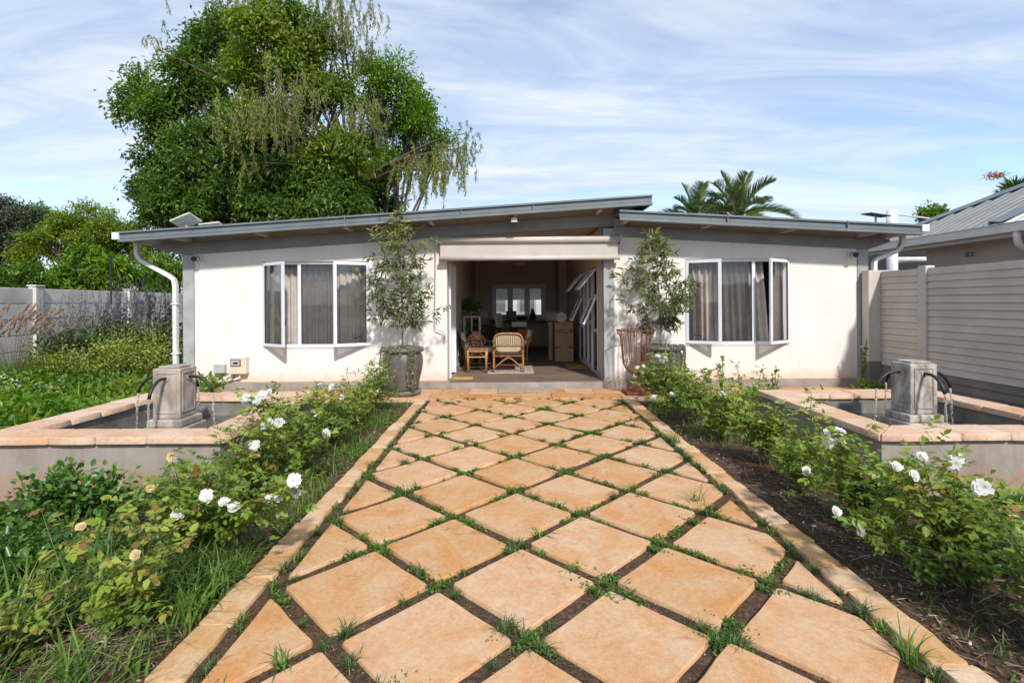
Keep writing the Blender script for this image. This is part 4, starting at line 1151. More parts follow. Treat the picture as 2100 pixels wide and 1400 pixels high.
# carport behind: white post, rails, dark shade net
cp = thing('carport', (9.0, 12.6, 0), 'white tubular carport posts with dark shade netting between the two houses', 'carport')
p = at(1830, 440, 12.2)
MB().tube([(p.x, 12.2, 0), (p.x, 12.2, 3.55)], 0.115, 20).build('post', 'pvc_white', cp, smooth=True)
MB().tube([(p.x+0.1, 12.2, 2.36), (p.x+2.4, 12.2, 2.36)], 0.07, 12).build('rail', 'pvc_white', cp, smooth=True)
MB().tube([(p.x+0.1, 12.2, 3.46), (p.x+1.4, 12.2, 3.28)], 0.02, 8).build('stay', 'gutter_white', cp)
MB().tube([(p.x+0.75, 13.2, 0.0), (p.x+0.75, 13.2, 2.5)], 0.05, 8).build('post', 'infill_beige', cp)
n = 14; V = []
xs = np.linspace(p.x-1.9, p.x+2.6, n); zs = np.linspace(2.0, 3.05, 6)
X, Z = np.meshgrid(xs, zs); Yn = 14.2 + 0.15*np.sin(X*2.1) + 0.2*(Z-1.7)
Z = Z - 0.12*np.sin((X-p.x+1.9)/4.5*PI)
V = np.stack([X, Yn, Z], -1).reshape(-1, 3); i, j = np.meshgrid(np.arange(n-1), np.arange(5)); q = (j*n+i).ravel()
npobj('shade_cloth', V, np.stack([q, q+1, q+n+1, q+n], 1), 'shade_net', cp)
sp = thing('solar_panel', at(1797, 450, 12.0), 'small tilted solar panel on a short pole above the right roof', 'solar panel')
q = at(1797, 448, 12.0)
MB().tube([(q.x, 12.0, 2.6), (q.x, 12.0, q.z+0.06)], 0.022, 8).build('pole', 'grey_plastic', sp)
pm = MB(); pm.M = Matrix.Translation((q.x, 12.0, q.z+0.08)) @ Matrix.Rotation(R(9), 4, 'Y') @ Matrix.Rotation(R(4), 4, 'X'); pm.box(-0.24, 0.24, -0.17, 0.17, -0.012, 0.012); pm.build('panel', 'solar_black', sp)

# rear building seen through the back window
rb = thing('rear_building', (0.6, 21, 0), 'pale sunlit building seen through the back window of the open room', 'building')
MB().box(-3.0, 5.0, 21.0, 21.4, -0.05, 2.9).build('wall', 'white_paint', rb)
for x in (-0.9, 0.3, 1.3):
    f_ = MB(); f_.box(x, x+0.75, 20.95, 20.999, 0.9, 1.0); f_.box(x, x+0.75, 20.95, 20.999, 1.75, 1.85); f_.box(x, x+0.08, 20.95, 20.999, 1.0, 1.75); f_.box(x+0.67, x+0.75, 20.95, 20.999, 1.0, 1.75)
    w_ = f_.build('window', 'steel_light', rb); MB().box(x+0.08, x+0.67, 20.975, 20.985, 1.0, 1.75).build('pane', 'window_glass', w_)
MB().box(-3.2, 5.2, 20.4, 21.6, 2.9, 3.0).build('roof', 'roof_steel', rb)

# ================================================================== FURNITURE IN THE OPEN ROOM
def soft_box(m, x0, x1, y0, y1, z0, z1, r=0.05, n=5, puff=0.0):
    """cushion: rounded box made of stacked superellipse rings"""
    cx, cy, hx, hy = (x0+x1)/2, (y0+y1)/2, (x1-x0)/2, (y1-y0)/2
    K = 28; vs = []; fs = []
    lv = []
    for i in range(n*2+1):
        t = i/(n*2); a = -PI/2 + PI*t
        lv.append((math.cos(a)**0.6 if math.cos(a) > 0 else 0.0, z0 + (z1-z0)*(0.5+0.5*math.sin(a))))
    for s, z in lv:
        for k in range(K):
            t = 2*PI*k/K; c, sn = math.cos(t), math.sin(t); e = 0.42
            sx = math.copysign(abs(c)**e, c); sy = math.copysign(abs(sn)**e, sn)
            ix = hx - r*(1-s); iy = hy - r*(1-s)
            vs.append((cx + sx*ix, cy + sy*iy, z))
    for i in range(len(lv)-1):
        for k in range(K):
            k2 = (k+1) % K; fs.append((i*K+k, i*K+k2, (i+1)*K+k2, (i+1)*K+k))
    fs.append(tuple(range(K-1, -1, -1))); fs.append(tuple((len(lv)-1)*K+k for k in range(K)))
    m.add(vs, fs)

def rattan_chair(loc, rz, label, cushion='cushion_cream', cane='rattan', pillow=None):
    t = thing('rattan_armchair', loc, label, 'chair', 'rattan armchairs in the open room')
    Mx = Matrix.Translation(loc) @ Matrix.Rotation(rz, 4, 'Z')
    def mb():
        m = MB(); m.M = Mx; return m
    W = 0.27
    for s in (-1, 1):
        mb().tube([(s*W, 0.0, 0), (s*W, 0.01, 0.16), (s*W*0.99, 0.0, 0.34), (s*W*0.98, -0.05, 0.55)], 0.016, 8).build('leg', cane, t, smooth=True)
        mb().tube([(s*W, 0.55, 0), (s*W, 0.54, 0.20), (s*W, 0.52, 0.36)], 0.016, 8).build('leg', cane, t, smooth=True)
        mb().tube([(s*W*0.98, -0.03, 0.50), (s*(W+0.02), 0.12, 0.56), (s*(W+0.025), 0.38, 0.56), (s*(W+0.02), 0.52, 0.52), (s*(W+0.005), 0.57, 0.42), (s*W, 0.56, 0.18)], 0.014, 8).build('arm', 'rattan_grey' if cane == 'rattan' else cane, t, smooth=True)
        mb().tube([(s*W, 0.0, 0.10), (s*W, 0.55, 0.10)], 0.010, 8).build('stretcher', cane, t)
        for fb in (0.0, 0.55): mb().tube([(s*W, fb, 0.085), (s*W, fb, 0.115)], 0.022, 8).build('binding', cane, t)
    # back outline: rounded hoop
    pts = []
    for k in range(17):
        a = PI*k/16; ca = math.cos(a); x = -math.copysign(abs(ca)**0.45, ca)*W*0.97; z = 0.50 + 0.215*math.sin(a)**0.55 if 0 < k < 16 else 0.42
        pts.append((x, -0.05-0.07*(z-0.45)/0.25, z))
    mb().tube(pts, 0.015, 8).build('back_hoop', cane, t, smooth=True)
    for k in range(13):
        x = -W*0.86 + k*(W*1.72/12); top = 0.715 - 0.06*(abs(x)/W)**5
        mb().tube([(x, 0.02, 0.31), (x, -0.015, 0.42), (x, -0.055, 0.52), (x, -0.115, top)], 0.0088, 6).build('back_cane', 'rattan_grey' if cane == 'rattan' else cane, t, smooth=True)
    for z, y in ((0.50, -0.062), (0.295, 0.005)):      # zig-zag wrapped rails
        zz = [(-W + 2*W*k/36, y - 0.012, z + (0.011 if k % 2 else -0.011)) for k in range(37)]
        mb().tube(zz, 0.009, 6).build('wrapped_rail', cane, t)
    # bowed brace at the back
    for s in (-1, 1):
        mb().tube([(s*W, 0.0, 0.06), (s*W*0.55, -0.005, 0.17), (s*W*0.25, -0.006, 0.235), (0, -0.006, 0.27)], 0.010, 8).build('brace', cane, t, smooth=True)
    mb().tube([(-W, 0.55, 0.30), (W, 0.55, 0.30)], 0.014, 8).build('front_rail', cane, t)
    mb().tube([(-W, 0.28, 0.10), (W, 0.28, 0.10)], 0.010, 8).build('stretcher', cane, t)
    c = mb(); soft_box(c, -W*0.93, W*0.93, 0.03, 0.58, 0.31, 0.41, 0.04); c.build('seat_cushion', cushion, t, smooth=True)
    bc = MB(); bc.M = Mx @ Matrix.Translation((0, 0.03, 0.39)) @ Matrix.Rotation(R(16), 4, 'X') @ Matrix.Rotation(R(90), 4, 'X')
    soft_box(bc, -W*0.9, W*0.9, -0.03, 0.34, -0.04, 0.05, 0.05); bc.build('back_cushion', cushion, t, smooth=True)
    return t
rattan_chair((-0.045, 9.27, FZ+0.012), R(0), 'rattan armchair with slatted back turned to the doorway, cream cushion')
c2 = rattan_chair((-0.93, 10.05, FZ), R(-78), 'dark rattan armchair against the left inner wall facing sideways', cane='rattan_grey', cushion='foam_white')
rattan_chair((0.32, 10.9, FZ), R(95), 'rattan armchair mostly hidden behind the slatted-back one', cane='rattan')
pl = MB(); pl.M = Matrix.Translation((-0.70, 9.98, 0.62)) @ Matrix.Rotation(R(18), 4, 'Z') @ Matrix.Rotation(R(-18), 4, 'Y') @ Matrix.Rotation(R(90), 4, 'X') @ Matrix.Rotation(R(30), 4, 'Z')
soft_box(pl, -0.20, 0.20, -0.18, 0.18, -0.07, 0.07, 0.11); tag(pl.build('cushion', 'cushion_print', loc=(-0.70, 9.98, 0.55), smooth=True), 'patterned red and orange scatter cushion on the side-facing armchair', 'cushion')
pl = MB(); pl.M = Matrix.Translation((0.28, 10.75, 0.66)) @ Matrix.Rotation(R(12), 4, 'Y') @ Matrix.Rotation(R(90), 4, 'X')
soft_box(pl, -0.18, 0.18, -0.15, 0.17, -0.06, 0.06, 0.10); tag(pl.build('cushion', 'red_fabric', loc=(0.28, 10.75, 0.55), smooth=True), 'plain rust-red cushion behind the slatted-back armchair', 'cushion')
# rattan side table
tb = thing('side_table', (-0.62, 9.45, FZ), 'small square rattan side table in front of the side-facing armchair', 'table')
tx0, tx1, ty0, ty1, tz = -0.79, -0.455, 9.30, 9.66, 0.515
for x in (tx0, tx1):
    for y in (ty0, ty1): MB().tube([(x, y, FZ), (x, y, tz+0.02)], 0.017, 10).build('leg', 'rattan', tb, smooth=True)
for z in (tz, tz-0.115):
    for a, b in (((tx0, ty0), (tx1, ty0)), ((tx0, ty1), (tx1, ty1)), ((tx0, ty0), (tx0, ty1)), ((tx1, ty0), (tx1, ty1))):
        MB().tube([(a[0], a[1], z), (b[0], b[1], z)], 0.013, 8).build('rail', 'rattan', tb)
MB().box(tx0+0.015, tx1-0.015, ty0+0.015, ty1-0.015, tz-0.004, tz+0.006).build('top', 'clear_glass', tb)
MB().tube([(tx0, ty0, tz-0.11), ((tx0+tx1)/2-0.05, ty0, tz-0.03), ((tx0+tx1)/2+0.05, ty0, tz-0.03), (tx1, ty0, tz-0.11)], 0.006, 6).build('brace', 'rattan_grey', tb)
# rug with fringe
rg = thing('rug', (0.05, 9.75, FZ), 'flat woven rug with pale fringe under the slatted-back armchair', 'rug')
MB().box(-0.42, 0.42, 9.22, 10.7, FZ+0.001, FZ+0.010).build('weave', 'rug_wool', rg)
fr = MB()
for k in range(60):
    x = -0.415 + 0.83*k/59; fr.box(x-0.004, x+0.004, 9.16+random.uniform(0, 0.02), 9.219, FZ+0.001, FZ+0.006)
fr.build('fringe', 'foam_white', rg)
# desk, laptop, boxes and shelves at the back
dk = thing('desk', (-0.25, 12.0, FZ), 'dark round-edged desk in the middle of the room', 'desk')
MB().lathe([(0.02, 0), (0.42, 0), (0.45, 0.012), (0.45, 0.028), (0.42, 0.04), (0.02, 0.04)], (-0.12, 11.7, 0.80), 32).build('desk_top', 'dark_wood', dk, smooth=False)
for a in range(4): MB().tube([(-0.12+0.3*math.cos(a*PI/2+0.7), 11.7+0.3*math.sin(a*PI/2+0.7), FZ), (-0.12+0.2*math.cos(a*PI/2+0.7), 11.7+0.2*math.sin(a*PI/2+0.7), 0.80)], 0.022, 8).build('leg', 'dark_wood', dk)
lt = thing('monitor', (-0.26, 11.6, 0.84), 'slim white computer screen seen edge-on on the desk', 'monitor')
pm = MB(); pm.M = Matrix.Translation((-0.27, 11.55, 1.0)) @ Matrix.Rotation(R(70), 4, 'Z') @ Matrix.Rotation(R(-10), 4, 'X'); pm.box(-0.20, 0.20, -0.012, 0.012, -0.12, 0.16); pm.build('screen', 'foam_white', lt, bev=0.006)
MB().box(-0.33, -0.17, 11.45, 11.65, 0.842, 0.856).build('foot', 'pvc_white', lt, bev=0.005)
MB().box(-0.275, -0.255, 11.54, 11.56, 0.857, 0.95).build('neck', 'pvc_white', lt)
for nm, (x0, x1, y0, y1, z0, z1), mt, lab, cat in (
    ('storage_box', (0.02, 0.36, 11.5, 11.9, 0.845, 0.955), 'foam_white', 'flat pale box on the desk beside the screen', 'box'),
    ('filing_box', (-0.80, -0.52, 12.6, 12.95, 0.86, 1.0), 'cardboard', 'pale carton on the dark sideboard behind the plant stand', 'box'),
    ('speaker_box', (-0.12, 0.16, 13.9, 14.2, 0.906, 1.16), 'black_plastic', 'black box standing in front of the back window', 'box'),
    ):
    tag(MB().box(x0, x1, y0, y1, z0, z1).build(nm, mt, loc=((x0+x1)/2, (y0+y1)/2, z0), bev=0.012), lab, cat)
sb = thing('sideboard', (-0.6, 12.8, FZ), 'dark wooden sideboard behind the plant stand', 'sideboard')
MB().box(-1.0, -0.40, 12.5, 13.1, 0.82, 0.86).build('top', 'dark_wood', sb, bev=0.004); MB().box(-0.98, -0.42, 12.52, 13.08, FZ, 0.819).build('carcass', 'dark_wood', sb, bev=0.004)
for k in range(2): MB().box(-0.96, -0.44, 12.505, 12.519, 0.16+k*0.33, 0.46+k*0.33).build('drawer_front', 'dark_wood', sb, bev=0.003)
cn = thing('counter', (0.2, 14.3, FZ), 'dark counter under the back window', 'counter')
MB().box(-1.0, 1.28, 14.0, 14.5, 0.86, 0.905).build('worktop', 'dark_wood', cn, bev=0.004)
for x in (-0.98, 0.10, 1.20): MB().box(x, x+0.05, 14.03, 14.48, FZ, 0.859).build('panel', 'dark_wood', cn)
# vases and jars on the counter
def lathe_thing(name, prof, loc, mat, label, cat):
    o = MB().lathe(prof, loc, 20).build(name, mat, loc=loc, smooth=True); return tag(o, label, cat)
lathe_thing('vase', [(0.06, 0), (0.085, 0.05), (0.09, 0.12), (0.06, 0.22), (0.04, 0.28), (0.05, 0.31)], (0.62, 14.25, 0.906), 'black_plastic', 'tall black vase on the counter before the right pane of the back window', 'vase')
lathe_thing('conical_ornament', [(0.09, 0), (0.075, 0.1), (0.05, 0.22), (0.02, 0.33), (0.008, 0.36)], (0.02, 14.3, 0.906), 'rug_wool', 'speckled cone ornament before the middle pane of the back window', 'ornament')
lathe_thing('bowl', [(0.07, 0), (0.13, 0.03), (0.19, 0.08), (0.2, 0.10), (0.18, 0.10), (0.11, 0.04)], (0.30, 14.2, 0.906), 'black_plastic', 'wide black bowl on the counter under the back window', 'bowl')
lathe_thing('lamp_shade', [(0.14, 0), (0.13, 0.06), (0.09, 0.15), (0.05, 0.19), (0.04, 0.19)], (-0.68, 12.75, 1.002), 'foam_white', 'pale domed lampshade on the carton on the sideboard', 'lampshade')
# plant stand with foliage
ps = thing('plant_stand', (-0.85, 10.9, FZ), 'white peeling metal plant stand along the left inner wall', 'plant stand')
for x, y in ((-0.98, 10.7), (-0.66, 10.7), (-0.82, 10.7), (-0.98, 11.0), (-0.66, 11.0)):
    MB().box(x-0.012, x+0.012, y-0.012, y+0.012, FZ, 1.10).build('upright', 'white_paint', ps)
for z in (0.60, 1.09): MB().box(-0.995, -0.645, 10.685, 11.015, z, z+0.022).build('shelf', 'white_paint', ps)
for x in (-0.99, -0.65):
    sc = MB(); sc.tube([(x, 10.69, 0.62+0.02*k) if k % 2 else (x+0.018, 10.69, 0.62+0.02*k) for k in range(22)], 0.008, 6); sc.build('scrollwork', 'white_paint', ps)
rng = np.random.default_rng(21)
def potplant(loc, n, L, spread, hgt, label):
    p = thing('house_plant', loc, label, 'plant', 'house plants on the white stand')
    MB().lathe([(0.05, 0), (0.07, 0.08), (0.075, 0.11), (0.06, 0.11)], loc, 16).build('pot', 'cement_dark', p, smooth=True)
    b = np.array(loc) + np.array([0, 0, 0.1])
    d = unit(randdir(rng, n, -0.1) + np.array([0, 0, 0.3])); r = rng.random(n)**0.6
    pos = b + d*(r*spread)[:, None]*np.array([1, 1, hgt])
    leaves('foliage', pos, d*0.8 + randdir(rng, n)*0.7, randdir(rng, n, 0.2), rng.uniform(0.6, 1, n)*L, rng.uniform(0.35, 0.5, n)*L, rng.random(n)*0.8, 'leaf_glossy', p)
potplant((-0.86, 10.85, 1.113), 260, 0.10, 0.24, 1.1, 'leafy dark green plant on top of the white stand')
potplant((-0.78, 10.85, 0.624), 220, 0.08, 0.20, 1.2, 'trailing green plant on the lower shelf of the white stand')
# cartons and foam roll by the right wall
cb = thing('carton', (1.12, 11.2, FZ), 'tall cardboard carton printed CAPRI under the white foam roll', 'box')
YF = 10.98
MB().box(0.955, 1.355, YF, YF+0.38, FZ+0.001, 0.95).build('box', 'cardboard', cb, bev=0.006)
MB().box(0.985, 1.325, YF-0.0025, YF-0.0005, 0.735, 0.80).build('label_band', 'print_black', cb)
MB().box(0.956, 1.07, YF-0.0025, YF-0.0005, 0.405, 0.430).build('tape', 'print_black', cb)
MB().box(1.24, 1.354, YF-0.0025, YF-0.0005, 0.405, 0.430).build('tape', 'print_black', cb)
MB().box(0.90, 1.40, YF-0.01, YF+0.02, FZ+0.0005, FZ+0.0009).build('floor_sheet', 'cardboard', cb)
MB().box(1.135, 1.165, YF-0.002, YF-0.0005, 0.89, 0.92).build('hand_hole', 'print_black', cb)
def text_part(txt, x, z, y, size, mat, parent, width):
    cu = bpy.data.curves.new('lettering', 'FONT'); cu.body = txt; cu.size = size; cu.align_x = 'CENTER'; cu.align_y = 'CENTER'; cu.extrude = 0.0006; cu.offset = 0.002
    tmp = bpy.data.objects.new('lettering_source', cu); COL.objects.link(tmp)
    bpy.context.view_layer.update()
    me = bpy.data.meshes.new_from_object(tmp.evaluated_get(bpy.context.evaluated_depsgraph_get()))
    bpy.data.objects.remove(tmp)
    me.materials.clear(); me.materials.append(MATS[mat]); me.name = 'lettering'
    o = bpy.data.objects.new('lettering', me); COL.objects.link(o); o.parent = parent
    o.location = Vector((x, y, z)) - wloc(parent); o.rotation_euler = (R(90), 0, 0)
    w = max(v.co.x for v in me.vertices) - min(v.co.x for v in me.vertices)
    o.scale = (width/w, 1, 1)
text_part('CAPRI', 1.155, 0.7675, YF-0.004, 0.062, 'cushion_cream', cb, 0.29)
c2b = thing('carton', (0.87, 11.4, FZ), 'narrow cardboard carton standing left of the printed one', 'box')
MB().box(0.845, 0.935, 11.32, 11.75, FZ+0.001, 0.955).build('box', 'cardboard', c2b, bev=0.006)
fo = thing('foam_roll', (1.02, 11.1, 0.96), 'white roll of foam underlay lying across the cartons', 'roll')
MB().tube([(0.86, 11.78, 1.072), (1.10, 10.92, 1.072)], 0.112, 28).build('roll', 'foam_white', fo, smooth=False)
ed = MB(); sp_ = []
Mx = Matrix.Translation((1.10, 10.92, 1.072)) @ (Vector((0.24, -0.86, 0)).to_track_quat('Z', 'Y').to_matrix().to_4x4())
for k in range(70):
    a = k*0.32; r = 0.012 + 0.0014*k; sp_.append(Mx @ Vector((r*math.cos(a), r*math.sin(a), 0.003)))
ed.tube(sp_, 0.003, 5); ed.build('spiral_edge', 'rug_wool', fo)
MB().box(1.06, 1.36, 11.0, 11.3, 0.9515, 0.960).build('loose_end', 'foam_white', fo)
# mats
tag(MB().box(-0.985, -0.64, 8.47, 8.72, FZ+0.001, FZ+0.014).build('doormat', 'coir', loc=(-0.8, 8.6, FZ), bev=0.004), 'coir doormat inside the opening by the left door', 'doormat')
tag(MB().box(1.10, 1.46, 9.80, 10.35, FZ+0.001, FZ+0.014).build('doormat', 'coir', loc=(1.3, 10.1, FZ), bev=0.004), 'coir doormat by the glazed doors', 'doormat')
tag(MB().box(-0.21, 0.70, 7.83, 8.22, 0.004, 0.022).build('stone_mat', 'stone_mat', loc=(0.25, 8.0, 0), bev=0.006), 'flat grey-pink mat at the step of the open room', 'doormat')
# roman blind over the upper half of the back window
rbv = thing('roman_blind', (0.23, 14.7, 1.4), 'dark olive folded blind over the upper half of the back window', 'blind')
for k in range(3):
    MB().box(-0.44, 0.91, 14.86-0.012*k, 14.88-0.012*k, 1.50+0.12*k-0.03*(k == 0), 1.64+0.12*k).build('fold', 'rattan_grey', rbv, bev=0.006)
# ceiling fan
fa = thing('ceiling_fan', (0.28, 12.5, 2.56), 'pale ceiling fan in the open room', 'fan')
MB().tube([(0.28, 12.5, 2.64), (0.28, 12.5, 2.40)], 0.018, 8).build('rod', 'white_paint', fa)
MB().lathe([(0.03, 0), (0.10, 0.01), (0.11, 0.05), (0.06, 0.09)], (0.28, 12.5, 2.32), 20).build('motor', 'white_paint', fa, smooth=True)
for k in range(4):
    b = MB(); b.M = Matrix.Translation((0.28, 12.5, 2.36)) @ Matrix.Rotation(k*PI/2+0.25, 4, 'Z') @ Matrix.Rotation(R(10), 4, 'X'); b.box(0.10, 0.62, -0.06, 0.06, -0.004, 0.004); b.build('blade', 'infill_beige', fa, bev=0.003)

# ================================================================== POTS AND WIRE STAND
def big_pot(cx, cy, label):
    p = thing('plant_pot', (cx, cy, 0.0), label, 'pot', 'grey urns either side of the doorway')
    MB().lathe([(0.05, 0.004), (0.255, 0.004), (0.275, 0.03), (0.28, 0.075), (0.255, 0.08), (0.24, 0.05), (0.05, 0.05)], (cx, cy, 0), 40).build('saucer', 'pot_glaze', p, smooth=True)
    MB().lathe([(0.05, 0.052), (0.195, 0.052), (0.21, 0.09), (0.25, 0.22), (0.29, 0.38), (0.308, 0.50), (0.30, 0.59), (0.275, 0.635), (0.272, 0.65), (0.305, 0.655), (0.318, 0.675), (0.318, 0.705), (0.305, 0.72), (0.275, 0.72), (0.265, 0.68), (0.05, 0.675)], (cx, cy, 0), 48).build('urn', 'pot_glaze', p, smooth=True)
    MB().lathe([(0.02, 0.676), (0.263, 0.678), (0.262, 0.69), (0.02, 0.70)], (cx, cy, 0), 24).build('potting_soil', 'soil', p, smooth=True)
    return p
POT_L = (-1.66, 7.80); POT_R = (2.34, 7.85)
big_pot(*POT_L, 'grey glazed urn on a saucer left of the doorway')
big_pot(*POT_R, 'grey glazed urn right of the doorway behind the rusty stand')

ws = thing('wire_stand', (1.90, 7.74, 0.0), 'rusty wrought-iron wire urn stand beside the right urn', 'plant stand')
cx, cy = 1.90, 7.72
prof = [(0.285, 0.965), (0.27, 0.945), (0.235, 0.88), (0.215, 0.75), (0.205, 0.60), (0.19, 0.47), (0.155, 0.385), (0.09, 0.325), (0.035, 0.285), (0.022, 0.22), (0.035, 0.15), (0.09, 0.085), (0.14, 0.06)]
for k in range(16):
    a = 2*PI*k/16 + 0.1
    MB().tube([(cx + r*math.cos(a), cy + r*math.sin(a), z) for r, z in prof], 0.0065, 6).build('wire', 'rust', ws, smooth=True)
for r, z, rd in ((0.287, 0.967, 0.009), (0.195, 0.50, 0.006), (0.024, 0.245, 0.012)):
    MB().tube([(cx + r*math.cos(2*PI*k/32), cy + r*math.sin(2*PI*k/32), z) for k in range(33)], rd, 6).build('ring', 'rust', ws, smooth=True)
for k in range(8):       # small scrolls under the rim
    a0 = 2*PI*(k+0.5)/8
    MB().tube([(cx + 0.27*math.cos(a0+0.09*math.cos(t)), cy + 0.27*math.sin(a0+0.09*math.cos(t)), 0.925+0.028*math.sin(t)) for t in np.linspace(-PI, PI*0.7, 14)], 0.0045, 5).build('scroll', 'rust', ws, smooth=True)
for sx in (-1, 1):
    MB().tube([(cx + sx*0.145 + 0.032*math.cos(t), cy-0.245, 1.005 + 0.055*math.sin(t)) for t in np.linspace(-PI*0.45, PI*1.45, 20)], 0.007, 6).build('loop', 'rust', ws, smooth=True)
b = MB(); hw = 0.175
b.box(cx-hw, cx+hw, cy-hw, cy-hw+0.03, 0.012, 0.055); b.box(cx-hw, cx+hw, cy+hw-0.03, cy+hw, 0.012, 0.055); b.box(cx-hw, cx-hw+0.03, cy-hw+0.03, cy+hw-0.03, 0.012, 0.055); b.box(cx+hw-0.03, cx+hw, cy-hw+0.03, cy+hw-0.03, 0.012, 0.055)
b.box(cx-hw+0.03, cx+hw-0.03, cy-0.02, cy+0.02, 0.03, 0.052); b.box(cx-0.02, cx+0.02, cy-hw+0.03, cy-0.02, 0.03, 0.052); b.box(cx-0.02, cx+0.02, cy+0.02, cy+hw-0.03, 0.03, 0.052)
b.build('base', 'rust', ws)

# ================================================================== PLANTS
def branch_pts(p0, p1, rng, wob=0.06, n=7, sag=0.0):
    p0 = np.array(p0, float); p1 = np.array(p1, float); L = np.linalg.norm(p1-p0)
    out = []; off = np.zeros(3)
    for i in range(n):
        t = i/(n-1); off = off + rng.normal(0, wob*L/n, 3) * (1 if 0 < i < n-1 else 0)
        out.append(tuple(p0 + (p1-p0)*t + off*(1-t*0.3) + np.array([0, 0, -sag*L*math.sin(PI*t)])))
    return out

# ---- potted young trees --------------------------------------------------
def young_tree(cx, cy, z0, height, width, fork, label, seed, lean=0.0):
    rng = np.random.default_rng(seed)
    t = thing('young_tree', (cx, cy, z0-0.03), label, 'tree', 'young trees in the urns')
    top = np.array([cx + lean, cy, z0 + height])
    lead = branch_pts((cx, cy, z0-0.03), top, rng, 0.07, 12)
    MB().tube(lead, list(np.linspace(0.017, 0.003, 12)), 7).build('trunk', 'bark_pale', t, smooth=True)
    bm = MB(); P = []; D = []
    lead = np.array(lead)
    def leader(z):
        return np.array([np.interp(z, lead[:, 2], lead[:, k]) for k in range(3)])
    nb_ = 34
    for i in range(nb_):
        f = i/(nb_-1)
        zs = z0 + fork + (height-fork)*0.84*f**1.15
        b0 = leader(zs)
        a = i*2.4 + rng.uniform(-0.4, 0.4)
        prof = np.interp(f, [0, 0.12, 0.3, 0.5, 0.75, 1.0], [0.35, 0.7, 1.0, 0.86, 0.62, 0.22])
        reach = width*0.5*prof*rng.uniform(0.35, 1.15)
        rise = np.interp(f, [0, 0.3, 1.0], [0.30, 0.26, 0.22])*rng.uniform(0.4, 1.3)*min(1.0, height/2)
        b1 = b0 + np.array([math.cos(a)*reach, math.sin(a)*reach*0.62, rise])
        b1[2] = min(b1[2], z0 + height*0.97)
        b1[1] = min(b1[1], 8.22)
        pts = branch_pts(b0, b1, rng, 0.12, 6, 0.05)
        bm.tube(pts, list(np.linspace(0.0062, 0.0018, 6)), 5)
        pa = np.array(pts)
        for _ in range(int(5 + 4*rng.random())):
            s = rng.uniform(0.2, 1.0); q = np.array([np.interp(s, np.linspace(0, 1, 6), pa[:, k]) for k in range(3)])
            dv = unit(unit(b1-b0)*0.6 + randdir(rng, 1)[0]*0.9 + np.array([0, 0, 0.15]))
            ln = rng.uniform(0.08, 0.22)*(1.15 - 0.3*f)
            e = q + dv*ln; e[1] = min(e[1], 8.24)
            bm.tube([tuple(q), tuple((q+e)/2 + np.array([0, 0, 0.006])), tuple(e)], [0.0028, 0.002, 0.001], 4)
            nl = max(4, int(ln/0.018))
            for k in range(nl):
                P.append(q + (e-q)*((k+0.6)/nl)); D.append(dv)
    for _ in range(30):     # tufted leader tip
        zz = z0 + height*rng.uniform(0.86, 1.0); P.append(leader(zz)); D.append(np.array([0, 0, 1.0]))
    bm.build('branches', 'bark_pale', t, smooth=True)
    P = np.array(P); D = np.array(D); N = len(P)
    d = unit(D*0.55 + randdir(rng, N)*0.85 + np.array([0, 0, -0.18]) + np.array([0, 0, 0.5])*np.clip((P[:, 2:3]-z0)/height - 0.55, 0, 1))
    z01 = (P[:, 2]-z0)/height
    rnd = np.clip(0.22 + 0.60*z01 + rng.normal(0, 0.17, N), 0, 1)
    leaves('foliage', P, d, randdir(rng, N, 0.1), rng.uniform(0.075, 0.13, N), rng.uniform(0.018, 0.028, N), rnd, 'leaf_olive', t, fold=0.3, droop=0.18)
    return t
young_tree(POT_L[0]+0.0, POT_L[1], 0.70, 2.14, 1.66, 0.26, 'slender young tree with narrow olive leaves in the left urn', 31, 0.02)
young_tree(POT_R[0]-0.02, POT_R[1], 0.70, 1.82, 1.56, 0.24, 'slender young tree with narrow leaves in the right urn by the window', 32, -0.10)

def trailing(cx, cy, label, seed, spans):
    rng = np.random.default_rng(seed)
    t = thing('trailing_plant', (cx, cy, 0.70), label, 'plant', 'silver trailing plants in the urns')
    P = []; st = MB()
    for a0, a1, n, lmin, lmax in spans:
        for _ in range(n):
            a = rng.uniform(a0, a1); L = rng.uniform(lmin, lmax)
            r0 = 0.20; pts = [(cx + r*math.cos(a+rng.normal(0, .02)), cy + r*math.sin(a), z) for r, z in ((0.15, 0.70), (0.25, 0.735), (0.315, 0.735), (0.335, 0.70))]
            z = 0.70; rr = 0.335; aa = a
            while z > 0.70-L:
                z -= 0.03; aa += rng.normal(0, 0.012); rr += rng.normal(0.0, 0.003); pts.append((cx + rr*math.cos(aa), cy + rr*math.sin(aa), z))
            st.tube(pts, 0.0016, 4, caps=False)
            pa = np.array(pts); m = int(len(pts)*3.2); s = np.linspace(0, 1, m)
            P.append(np.stack([np.interp(s, np.linspace(0, 1, len(pa)), pa[:, k]) for k in range(3)], 1))
    k = 420; a = rng.uniform(0, 2*PI, k); r = 0.30*np.sqrt(rng.random(k))
    P.append(np.stack([cx + r*np.cos(a), cy + r*np.sin(a), 0.70 + 0.035*rng.random(k)], 1))
    st.build('stems', 'stem_brown', t)
    P = np.concatenate(P); N = len(P)
    d = randdir(rng, N); d[:, 1] -= 0.4
    leaves('foliage', P, d, randdir(rng, N), rng.uniform(0.014, 0.024, N), rng.uniform(0.012, 0.020, N), rng.random(N), 'leaf_silver', t, fold=0.1, droop=0.0)
trailing(*POT_L, 'silver trailing plant hanging in strands over the left urn', 41, [(-2.55, -2.05, 14, 0.2, 0.52), (-1.2, -0.8, 17, 0.25, 0.66), (-3.2, -2.8, 6, 0.1, 0.6), (-2.0, -1.3, 5, 0.02, 0.12)])
